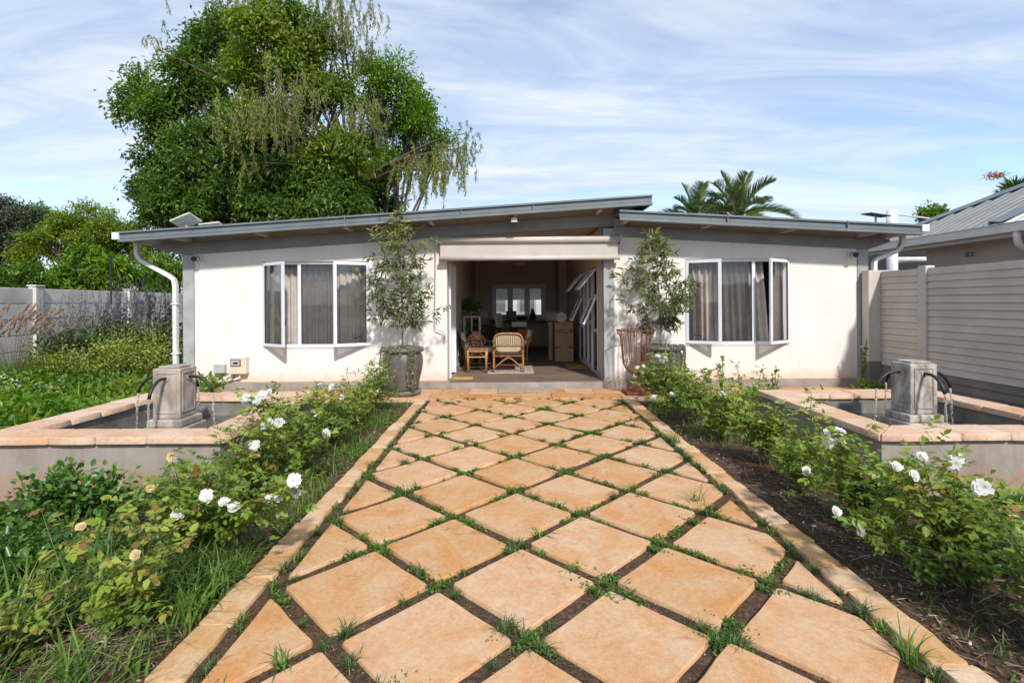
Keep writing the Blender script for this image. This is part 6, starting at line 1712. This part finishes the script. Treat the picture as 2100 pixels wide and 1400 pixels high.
# ---- tufts and weeds in the joints of the path -------------------------------
def tuft_mesh(seed, n, h, w, mat):
    rng = np.random.default_rng(seed)
    b = np.stack([rng.normal(0, 0.011, n), rng.normal(0, 0.011, n), np.zeros(n)], 1)
    o = grass('grass_tuft', b, rng.uniform(0.5, 1.0, n)*h, rng.uniform(0.35, 1.3, n), rng.uniform(*w, n), mat, rng, segs=3)
    me = o.data; bpy.data.objects.remove(o); return me
MONDO = [tuft_mesh(s, 56, 0.072, (0.0028, 0.0045), 'leaf_mondo') for s in (1, 2, 3)]
GREEN = [tuft_mesh(s, 30, 0.075, (0.004, 0.0075), 'leaf_grass') for s in (4, 5, 6)]
LABEL_D = 'small dark tuft of mondo grass in a joint between the path slabs'
LABEL_G = 'small bright green grass tuft in a joint between the path slabs'
cnt = 0
rt = random.Random(5)
def joint_points():
    """points along the diagonal joints of the slab lattice"""
    u = PITCH/2
    for j in range(-4, 15):
        for i in range(-4, 5):
            off = 0.5 if j % 2 else 0.0
            lx, ly = (i+off)*PITCH, j*0.5*PITCH
            for sx, sy in ((1, 1), (-1, 1)):
                # joint midpoint lies a quarter pitch away along each axis
                for f in (rt.uniform(-0.42, -0.15), rt.uniform(0.15, 0.42), 0.5 if rt.random() < 0.8 else None):
                    if f is None: continue
                    mx, my = lx + sx*PITCH*0.25, ly + sy*PITCH*0.25
                    ax, ay = -sx, sy
                    x = mx + ax*f*PITCH*0.5; y = my + ay*f*PITCH*0.5
                    wx = L0[0] + x*math.cos(ROT) - y*math.sin(ROT); wy = L0[1] + x*math.sin(ROT) + y*math.cos(ROT)
                    yield wx + rt.uniform(-0.014, 0.014), wy + rt.uniform(-0.014, 0.014)
pts_j = [(x, y) for x, y in joint_points() if -1.19 < x < 1.58 and 1.55 < y < 7.36]
pts_e = [(1.578 + rt.uniform(-0.015, 0.015), 1.7 + 0.155*k + rt.uniform(-0.05, 0.05)) for k in range(37)] + [(-1.195 + rt.uniform(-0.02, 0.02), 1.8 + 0.17*k + rt.uniform(-0.06, 0.06)) for k in range(33)] + [(-1.1 + 0.14*k + rt.uniform(-0.05, 0.05), PATH_END-0.02) for k in range(19)]
rt.shuffle(pts_j)
for (x, y) in pts_j[:210] + pts_e:
    dark = rt.random() < (0.62 if y < 5.5 else 0.8)
    o = bpy.data.objects.new('grass_tuft', rt.choice(MONDO if dark else GREEN)); COL.objects.link(o)
    s = rt.uniform(0.6, 1.15) * (1.35 if x > 1.4 and dark else 1.2); o.location = (x, y, float(ground_z(x, y))-0.003); o.rotation_euler = (0, 0, rt.uniform(0, 6.28)); o.scale = (s, s, s*rt.uniform(0.75, 1.1))
    zone = 'along the right edging stones' if x > 1.5 else 'along the left edging stones' if x < -1.14 else 'where the path meets the apron' if y > PATH_END-0.1 else 'between the near slabs of the path' if y < 3.2 else 'between the middle slabs of the path' if y < 5.2 else 'between the far slabs of the path'
    tag(o, ('small dark tuft of mondo grass ' if dark else 'small bright green grass tuft ') + zone, 'grass tuft', ('dark' if dark else 'bright') + ' tufts ' + zone)

def creeping():
    rng = np.random.default_rng(431); P = []
    for (x, y) in pts_j[40:]:
        if rng.random() < 0.8:
            k = rng.integers(30, 170); a = rng.choice([1, -1]); s = rng.normal(0, 0.055, k)
            P.append(np.stack([x + s*0.7, y + s*0.7*a, np.zeros(k)], 1) + rng.normal(0, 0.014, (k, 3)))
    P = np.concatenate(P); P[:, 2] = ground_z(P[:, 0], P[:, 1]) + 0.004 + 0.018*rng.random(len(P)); N = len(P)
    o = leaves('creeping_weed', P, randdir(rng, N, 0.05), unit(randdir(rng, N, 0.3)+np.array([0, 0, .6])), rng.uniform(0.010, 0.024, N), rng.uniform(0.006, 0.013, N), rng.random(N)*0.9, 'leaf_grass', loc=(0.2, 4, -0.03), kind='stuff')
    tag(o, 'small creeping weeds scattered through the path joints', 'weeds')
    # broader weed along the left edging and in the near left bed
    n = 5200; x = rng.uniform(-2.1, -1.40, n); y = rng.uniform(1.6, 6.8, n); k = smooth_noise(x*2.2, y*2.2, 77) > -0.05
    x, y = x[k], y[k]; N = len(x); P = np.stack([x, y, ground_z(x, y)+0.005+0.04*rng.random(N)], 1)
    o = leaves('bed_weed', P, randdir(rng, N, 0.0), unit(randdir(rng, N, 0.3)+np.array([0, 0, .7])), rng.uniform(0.012, 0.032, N), rng.uniform(0.010, 0.022, N), rng.random(N)*0.8, 'leaf_grass', loc=(-1.7, 4, -0.03), kind='stuff')
    tag(o, 'low clover-like weeds carpeting the left bed beside the edging', 'weeds')
creeping()
def litter():
    rng = np.random.default_rng(441)
    # straw and twigs
    n = 7500; side = rng.random(n) < 0.38
    x = np.where(side, rng.uniform(-3.0, -1.40, n), rng.uniform(1.79, 3.3, n)); y = 1.4 + 5.6*rng.random(n)**1.6
    heap = rng.random(n) < 0.10; x = np.where(heap, -1.72 + rng.normal(0, 0.11, n), x); y = np.where(heap, 2.12 + rng.normal(0, 0.10, n), y)
    z = ground_z(x, y) + 0.006 + np.where(heap, 0.05*rng.random(n), 0.008*rng.random(n))
    a = rng.uniform(0, 2*PI, n); d = np.stack([np.cos(a), np.sin(a), rng.normal(0, 0.15, n)], 1)
    o = leaves('straw_litter', np.stack([x, y, z], 1), d, np.tile(np.array([[0, 0, 1.0]]), (n, 1)) + rng.normal(0, 0.3, (n, 3)), rng.uniform(0.03, 0.13, n), rng.uniform(0.0025, 0.005, n), rng.random(n), 'straw', loc=(0, 3, -0.03), fold=0.3, droop=0.02, kind='stuff')
    tag(o, 'dry straw and twigs strewn over the flower beds', 'mulch')
    # bark chips and fallen petals
    n = 9000; side = rng.random(n) < 0.35
    x = np.where(side, rng.uniform(-3.0, -1.40, n), rng.uniform(1.79, 3.2, n)); y = 1.4 + 5.6*rng.random(n)**1.5
    z = ground_z(x, y) + 0.004 + 0.006*rng.random(n)
    o = leaves('bark_mulch', np.stack([x, y, z], 1), randdir(rng, n, -0.3)*np.array([1, 1, 0.3]), np.tile(np.array([[0, 0, 1.0]]), (n, 1)) + rng.normal(0, 0.35, (n, 3)), rng.uniform(0.010, 0.034, n), rng.uniform(0.006, 0.016, n), rng.random(n)**1.3, 'chips', loc=(0, 3, -0.03), fold=0.1, droop=0.0, kind='stuff')
    tag(o, 'bark chips and fallen petals on the flower beds', 'mulch')
    n = 14000; x = rng.uniform(-1.21, 1.60, n); y = 1.3 + 6.0*rng.random(n)**1.35
    z = ground_z(x, y) + 0.003
    o = leaves('joint_grit', np.stack([x, y, z], 1), randdir(rng, n, -0.2), randdir(rng, n, 0.2), rng.uniform(0.003, 0.010, n), rng.uniform(0.003, 0.008, n), rng.random(n)**0.9, 'chips', loc=(0, 3, -0.03), fold=0.2, droop=0.0, six=False, kind='stuff')
    tag(o, 'coarse grit in the joints of the path', 'grit')
litter()

# ================================================================== TREES
def clump_tree(name, label, mat, bark, base, clumps, per, L, W, seed, trunk_r=0.35, spread=0.30, droop=0.35, group=None, tone=(0.42, 0.16), outward=0.6, six=False, fork_z=None, lobes=9):
    """tapered trunk, a limb to every leaf clump, leaves in twig-sized sprays around each clump"""
    rng = np.random.default_rng(seed)
    t = thing(name, base, label, 'tree', group)
    cl = np.array([[*c[:3], c[3], (c[4] if len(c) > 4 else -1)] for c in clumps]); cen = cl[:, :3].mean(0)
    fz = fork_z or (base[2] + (cen[2]-base[2])*0.45)
    fork = np.array([base[0]*0.7+cen[0]*0.3, base[1], fz])
    MB().tube(branch_pts(base, fork, rng, 0.05, 7), list(np.linspace(trunk_r, trunk_r*0.6, 7)), 10).build('trunk', bark, t, smooth=True)
    lm = MB()
    for c in cl:
        pts = branch_pts(fork - np.array([0, 0, rng.uniform(0, 0.4)]), c[:3], rng, 0.16, 7, 0.03); lm.tube(pts, list(np.linspace(trunk_r*0.30, 0.02, 7)), 6)
        for _ in range(5):
            e = c[:3] + randdir(rng, 1)[0]*c[3]*0.85; lm.tube(branch_pts(pts[4], e, rng, 0.15, 4), [0.05, 0.035, 0.02, 0.008], 4, caps=False)
    lm.build('limbs', bark, t, smooth=True)
    P = []; D = []; Rn = []
    for c in cl:
        # every clump is a bunch of smaller leafy lobes, with air between them
        R0 = c[3]; nlob = lobes
        ld = unit(randdir(rng, nlob) + np.array([0, -0.25, 0.15])); lc = c[:3] + ld*(R0*rng.uniform(0.35, 0.88, nlob))[:, None]
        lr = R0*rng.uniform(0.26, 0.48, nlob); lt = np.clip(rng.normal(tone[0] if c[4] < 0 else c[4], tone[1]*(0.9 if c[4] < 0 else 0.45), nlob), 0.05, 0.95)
        for q, r, tn in zip(lc, lr, lt):
            nsp = max(6, int(per*r*r)); nl = 10
            dirs = unit(randdir(rng, nsp) + np.array([0, 0, 0.25])); rad = r*(0.5+0.65*rng.random(nsp)**0.6)
            S = q + dirs*rad[:, None]*np.array([1.08, 1.08, 0.78])
            sp_ = np.repeat(S, nl, 0) + rng.normal(0, spread*0.42, (nsp*nl, 3))
            d = unit(np.repeat(dirs, nl, 0)*outward + randdir(rng, nsp*nl)*0.8 + np.array([0, 0, -droop]))
            P.append(sp_); D.append(d); Rn.append(np.clip(tn + np.repeat(rng.normal(0, tone[1]*0.4, nsp), nl) + rng.normal(0, tone[1]*0.6, nsp*nl), 0, 1))
    P = np.concatenate(P); D = np.concatenate(D); Rn = np.concatenate(Rn); N = len(P)
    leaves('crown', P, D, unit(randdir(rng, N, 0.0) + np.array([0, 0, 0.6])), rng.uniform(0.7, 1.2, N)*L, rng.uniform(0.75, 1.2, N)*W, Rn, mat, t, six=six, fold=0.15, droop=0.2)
    return t
def pxclumps(lst, Y, seed, dy=1.6):
    rr = random.Random(seed); out = []
    for px, py, r, *tn in lst:
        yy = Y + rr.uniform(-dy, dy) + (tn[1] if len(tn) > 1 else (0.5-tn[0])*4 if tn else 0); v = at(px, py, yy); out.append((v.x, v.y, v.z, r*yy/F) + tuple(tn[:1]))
    return out
clump_tree('broadleaf_tree', 'huge dark green broadleaf tree towering behind the left roof', 'leaf_broad', 'bark', (-9.2, 20.2, -0.05),
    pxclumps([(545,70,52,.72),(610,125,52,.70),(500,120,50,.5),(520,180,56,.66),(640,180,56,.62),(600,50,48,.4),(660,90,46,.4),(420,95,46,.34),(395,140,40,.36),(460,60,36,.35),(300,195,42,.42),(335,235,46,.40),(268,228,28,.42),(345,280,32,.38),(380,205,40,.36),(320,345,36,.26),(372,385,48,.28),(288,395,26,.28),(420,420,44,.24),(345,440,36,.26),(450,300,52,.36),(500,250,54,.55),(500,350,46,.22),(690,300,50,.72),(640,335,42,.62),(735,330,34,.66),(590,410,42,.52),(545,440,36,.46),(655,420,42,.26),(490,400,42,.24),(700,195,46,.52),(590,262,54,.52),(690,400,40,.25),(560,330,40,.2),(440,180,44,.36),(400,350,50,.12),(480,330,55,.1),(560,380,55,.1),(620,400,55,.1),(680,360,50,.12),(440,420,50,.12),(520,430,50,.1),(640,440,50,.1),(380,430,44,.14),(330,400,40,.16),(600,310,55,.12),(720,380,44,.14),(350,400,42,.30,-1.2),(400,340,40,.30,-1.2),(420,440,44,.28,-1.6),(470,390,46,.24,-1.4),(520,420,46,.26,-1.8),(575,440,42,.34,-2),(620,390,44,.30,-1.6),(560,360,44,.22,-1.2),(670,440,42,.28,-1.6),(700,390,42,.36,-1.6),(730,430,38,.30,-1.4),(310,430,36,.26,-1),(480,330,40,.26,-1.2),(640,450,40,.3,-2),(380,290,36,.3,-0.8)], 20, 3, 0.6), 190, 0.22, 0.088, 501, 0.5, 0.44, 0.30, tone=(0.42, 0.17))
clump_tree('broadleaf_tree', 'brighter green tree behind the right shoulder of the huge tree', 'leaf_bright', 'bark', (-5.6, 22.5, -0.05),
    pxclumps([(800,162,42,.72),(765,150,34,.6),(842,200,42,.62),(780,222,44,.5),(868,258,38,.52),(820,278,46,.48),(900,290,28,.45),(760,285,40,.42),(885,325,26,.4),(770,375,40,.3),(725,410,38,.22),(835,325,28,.36),(860,225,30,.6),(800,420,30,.2),(790,340,36,.4,-1),(760,430,36,.25,-1),(745,360,36,.35,-1)], 22.5, 4, 1.2), 160, 0.21, 0.072, 502, 0.3, 0.42, 0.12, tone=(0.5, 0.2))
def weeping(label, base, anchors, seed):
    rng = np.random.default_rng(seed); t = thing('weeping_tree', base, label, 'tree')
    tr = MB(); fork = np.array([base[0]+0.8, base[1], 6.0])
    MB().tube(branch_pts(base, fork, rng, 0.05, 7), list(np.linspace(0.34, 0.2, 7)), 9).build('trunk', 'bark', t, smooth=True)
    P = []; D = []; Rn = []; st = MB()
    for (px, py, Y, n, lo, hi, sp) in anchors:
        c = np.array(at(px, py, Y)); pts = branch_pts(fork, c, rng, 0.10, 7, -0.08); tr.tube(pts, list(np.linspace(0.085, 0.015, 7)), 6)
        for _ in range(int(n*0.55)):
            s0 = c + rng.normal(0, 1, 3)*np.array([sp*0.9, 0.5, sp*0.5]); L = rng.uniform(lo*0.7, hi*0.75); k = 7
            s = np.linspace(0, 1, k); sway = rng.normal(0, 0.10, 2)
            x = s0[0] + sway[0]*s*L + 0.05*np.sin(s*6+rng.uniform(0, 6)); y = s0[1] + sway[1]*s*L; z = s0[2] + 0.12*np.sin(np.minimum(1, s*4)*PI/2) - L*s
            pa = np.stack([x, y, z], 1); st.tube([tuple(p) for p in pa], 0.009, 3, caps=False)
            m = int(L*46); u = rng.random(m)
            P.append(np.stack([np.interp(u, s, pa[:, q]) for q in range(3)], 1) + rng.normal(0, 0.028, (m, 3)))
            dd = randdir(rng, m)*0.55; dd[:, 2] -= 0.9; D.append(dd); Rn.append(np.clip(rng.normal(0.5, 0.16) + rng.normal(0, 0.14, m), 0, 1))
    tr.build('limbs', 'bark', t, smooth=True); st.build('hanging_twigs', 'stem_brown', t)['kind'] = 'stuff'
    P = np.concatenate(P); D = np.concatenate(D); N = len(P)
    leaves('crown', P, D, randdir(rng, N), rng.uniform(0.09, 0.17, N), rng.uniform(0.022, 0.036, N), np.concatenate(Rn), 'leaf_weeping', t, six=False)
weeping('olive-green weeping tree threaded through the huge broadleaf tree', (-7.0, 20.3, -0.05), [
    (480,-10,20,60,0.6,1.6,0.9),(560,-30,20.5,70,0.6,1.4,1.0),(650,-20,20.5,80,0.7,1.6,1.0),(715,10,20,70,0.8,2.2,0.7),(730,70,20,60,0.8,2.2,0.55),(690,60,19.5,50,0.6,1.6,0.6),
    (340,95,19.5,22,0.4,1.0,0.45),(610,160,17.6,26,0.7,2.0,0.4),(580,195,17.3,60,1.2,2.9,0.65),(500,225,17.3,50,1.0,2.6,0.6),(555,205,17.2,30,1.2,2.8,0.4),(510,330,17.5,16,0.6,1.4,0.3),(745,240,18.2,60,0.6,1.5,0.65),(760,215,18.6,30,0.5,1.2,0.5),
    (900,325,19,70,0.8,1.9,0.6),(950,300,19.5,55,0.5,1.9,0.45),(965,275,19.5,20,0.3,1.2,0.3),(870,345,18.8,50,0.7,1.6,0.5),(625,50,19,40,0.6,1.3,0.7)], 503)

clump_tree('feathery_tree', 'light green spreading tree beyond the left wall', 'leaf_yellowgreen', 'bark', (-18.5, 22, -0.05),
    pxclumps([(200,445,32),(160,455,34),(120,470,34),(230,470,34),(90,500,30),(180,500,40),(240,510,34),(130,515,36),(265,480,26),(210,525,36),(60,530,28),(290,520,28)], 22, 6, 1.0), 300, 0.17, 0.06, 504, 0.22, 0.26, 0.05, group=None, tone=(0.5, 0.2))
clump_tree('grey_green_conifer', 'dull grey-green conifer at the far left edge', 'leaf_conifer', 'bark', (-22.3, 22.5, -0.05),
    pxclumps([(20,430,28),(50,455,34),(5,470,40),(70,490,32),(30,500,40),(60,530,34),(0,530,40),(90,450,18),(-25,450,36)], 22.5, 7, 0.8), 300, 0.15, 0.05, 505, 0.24, 0.22, 0.25, tone=(0.5, 0.22))
clump_tree('dark_tree', 'dark green tree showing between conifer and feathery tree', 'leaf_broad', 'bark', (-23.0, 27, -0.05), pxclumps([(95,445,26),(75,435,20),(110,470,24)], 27, 8, 0.5), 180, 0.16, 0.06, 506, 0.2, 0.25, 0.2)
clump_tree('pinnate_shrub', 'fresh green long-leaved shrub just over the precast wall', 'leaf_bright', 'stem_brown', (-12.9, 15.6, -0.05),
    pxclumps([(140,560,24),(180,540,28),(215,555,26),(250,560,26),(110,580,22),(170,585,26),(235,590,24)], 15.6, 9, 0.4), 260, 0.26, 0.06, 507, 0.08, 0.22, 0.15, group='shrubs beyond the precast wall', tone=(0.6, 0.2), fork_z=0.6)
clump_tree('pinnate_shrub', 'green shrub over the precast wall closest to the downpipe', 'leaf_bright', 'stem_brown', (-11.9, 16.8, -0.05),
    pxclumps([(290,565,24),(320,575,22),(345,575,22),(300,595,22),(355,600,20),(330,545,22),(360,560,20)], 16.8, 10, 0.3), 260, 0.20, 0.045, 508, 0.08, 0.22, 0.15, group='shrubs beyond the precast wall', tone=(0.5, 0.2), fork_z=0.6)
clump_tree('pinnate_shrub', 'dark green shrub over the precast wall at the far left', 'leaf_bright', 'stem_brown', (-13.6, 14.2, -0.05),
    pxclumps([(20,575,26),(60,565,24),(85,585,22),(-10,580,26),(45,595,24)], 14.2, 11, 0.3), 260, 0.16, 0.045, 509, 0.08, 0.2, 0.15, group='shrubs beyond the precast wall', tone=(0.4, 0.2), fork_z=0.6)
clump_tree('round_tree', 'yellow-green tree crown showing past the left corner of the house', 'leaf_yellowgreen', 'bark', (-14.5, 21, -0.05),
    pxclumps([(330,520,26),(360,540,24),(300,535,26),(345,560,24)], 21, 12, 0.6), 230, 0.14, 0.05, 510, 0.16, 0.24, 0.1, tone=(0.4, 0.2))

# palms
def palm(loc, z, n, L, label, seed):
    rng = np.random.default_rng(seed); t = thing('palm_tree', (loc[0], loc[1], -0.05), label, 'palm tree', 'palm trees behind the right roof')
    MB().tube([(loc[0], loc[1], -0.05), (loc[0]+0.05, loc[1], z*0.5), (loc[0], loc[1], z)], [0.26, 0.2, 0.22], 12).build('trunk', 'bark', t, smooth=True)
    for i in range(n):
        a = i*2.399 + rng.uniform(-0.2, 0.2); el = R(80) - (i/n)*R(95); ln = L*rng.uniform(0.85, 1.1)
        d = np.array([math.cos(a)*math.cos(el), math.sin(a)*math.cos(el), math.sin(el)])
        s = np.linspace(0, 1, 9)[:, None]; p0 = np.array([loc[0], loc[1], z])
        pts = p0 + d*ln*s + np.array([0, 0, -1.0])*ln*(0.16+0.26*abs(math.cos(el)))*s**2.3
        fr = MB().tube([tuple(p) for p in pts], list(np.linspace(0.028, 0.005, 9)), 5, caps=False).build('frond', 'stem_green', t, smooth=True)
        m = 50; u = np.linspace(0.14, 1.0, m); Q = np.stack([np.interp(u, s[:, 0], pts[:, k]) for k in range(3)], 1)
        tan = unit(np.gradient(Q, axis=0)); side = unit(np.cross(tan, np.array([0, 0, 1.0])) + 1e-6); nr = np.cross(side, tan)
        sg = np.where(np.arange(m) % 2, 1.0, -1.0)[:, None]
        dd = tan*0.7 + side*sg*0.7 + nr*0.5 + rng.normal(0, 0.06, (m, 3))
        ll = ln*(0.26*np.sin(PI*np.clip(u*0.88+0.12, 0, 1))**0.6+0.05)
        leaves('leaflets', np.concatenate([Q, Q+0.01*tan]), np.concatenate([dd, tan*0.7 - side*sg*0.7 + nr*0.5]), np.concatenate([nr, nr]), np.concatenate([ll, ll]), np.full(2*m, 0.024), np.clip(rng.normal(0.45, 0.2, 2*m) + (0.35 if i > n-4 else 0), 0, 1), 'leaf_palm', fr, fold=0.3, droop=0.12)
p = at(1513, 440, 20); palm((p.x, 20), p.z-0.05, 19, 2.15, 'larger palm tree rising behind the right roof', 521)
p = at(1428, 448, 22); palm((p.x, 22), p.z-0.1, 17, 1.95, 'smaller palm tree left of the larger palm', 522)
# plants behind the neighbour's roof
v = at(2083, 385, 13.5); yt = thing('yucca', (v.x, v.y, -0.05), 'spiky green yucca top over the neighbouring roof ridge', 'yucca')
rng = np.random.default_rng(531)
MB().tube([(v.x, v.y, -0.05), (v.x, v.y, v.z)], 0.09, 8).build('trunk', 'bark', yt, smooth=True)
N = 170; d = unit(randdir(rng, N, -0.35)); leaves('foliage', np.tile(np.array([[v.x, v.y, v.z-0.12]]), (N, 1)) + d*0.05, d, randdir(rng, N, 0.2), rng.uniform(0.3, 0.48, N), np.full(N, 0.045), rng.random(N), 'yucca_leaf', yt, droop=0.1)
v2 = at(2062, 395, 13.4)
N = 90; d = unit(randdir(rng, N, -0.35)); leaves('foliage', np.tile(np.array([[v2.x, v2.y, v2.z-0.1]]), (N, 1)) + d*0.05, d, randdir(rng, N, 0.2), rng.uniform(0.2, 0.3, N), np.full(N, 0.04), rng.random(N), 'yucca_leaf', yt, droop=0.1)
v = at(2040, 362, 14.2); ot = thing('flowering_branch', (v.x+0.5, v.y, -0.05), 'orange-brown flower spray arching beside the yucca', 'plant')
MB().tube([(v.x+0.62, v.y, -0.05), (v.x+0.52, v.y, v.z-0.3), (v.x+0.25, v.y, v.z+0.02), (v.x, v.y, v.z)], [0.05, 0.03, 0.015, 0.008], 6).build('stem', 'stem_brown', ot, smooth=True)
N = 260; P = np.array([[v.x+0.02, v.y, v.z+0.02]]) + rng.normal(0, 1, (N, 3))*np.array([0.13, 0.06, 0.045]); leaves('flowers', P, randdir(rng, N), randdir(rng, N), rng.uniform(0.04, 0.08, N), rng.uniform(0.02, 0.035, N), rng.random(N), 'petal_orange', ot, six=False, kind='stuff')
clump_tree('small_tree', 'small green treetop peeping over the neighbouring roof edge', 'leaf_bright', 'bark', (14.2, 18, -0.05), pxclumps([(1900,440,13),(1915,436,13),(1928,438,10),(1905,450,14)], 17.5, 13, 0.2), 200, 0.13, 0.06, 532, 0.12, 0.18, 0.1)
clump_tree('hedge_plant', 'green shrub tops glimpsed under the carport netting', 'leaf_bright', 'stem_brown', (11.2, 13.6, -0.05), pxclumps([(1860,612,16),(1885,606,14),(1805,614,14),(1835,614,14)], 13.4, 14, 0.1), 300, 0.10, 0.05, 533, 0.05, 0.14, 0.1, fork_z=0.6)
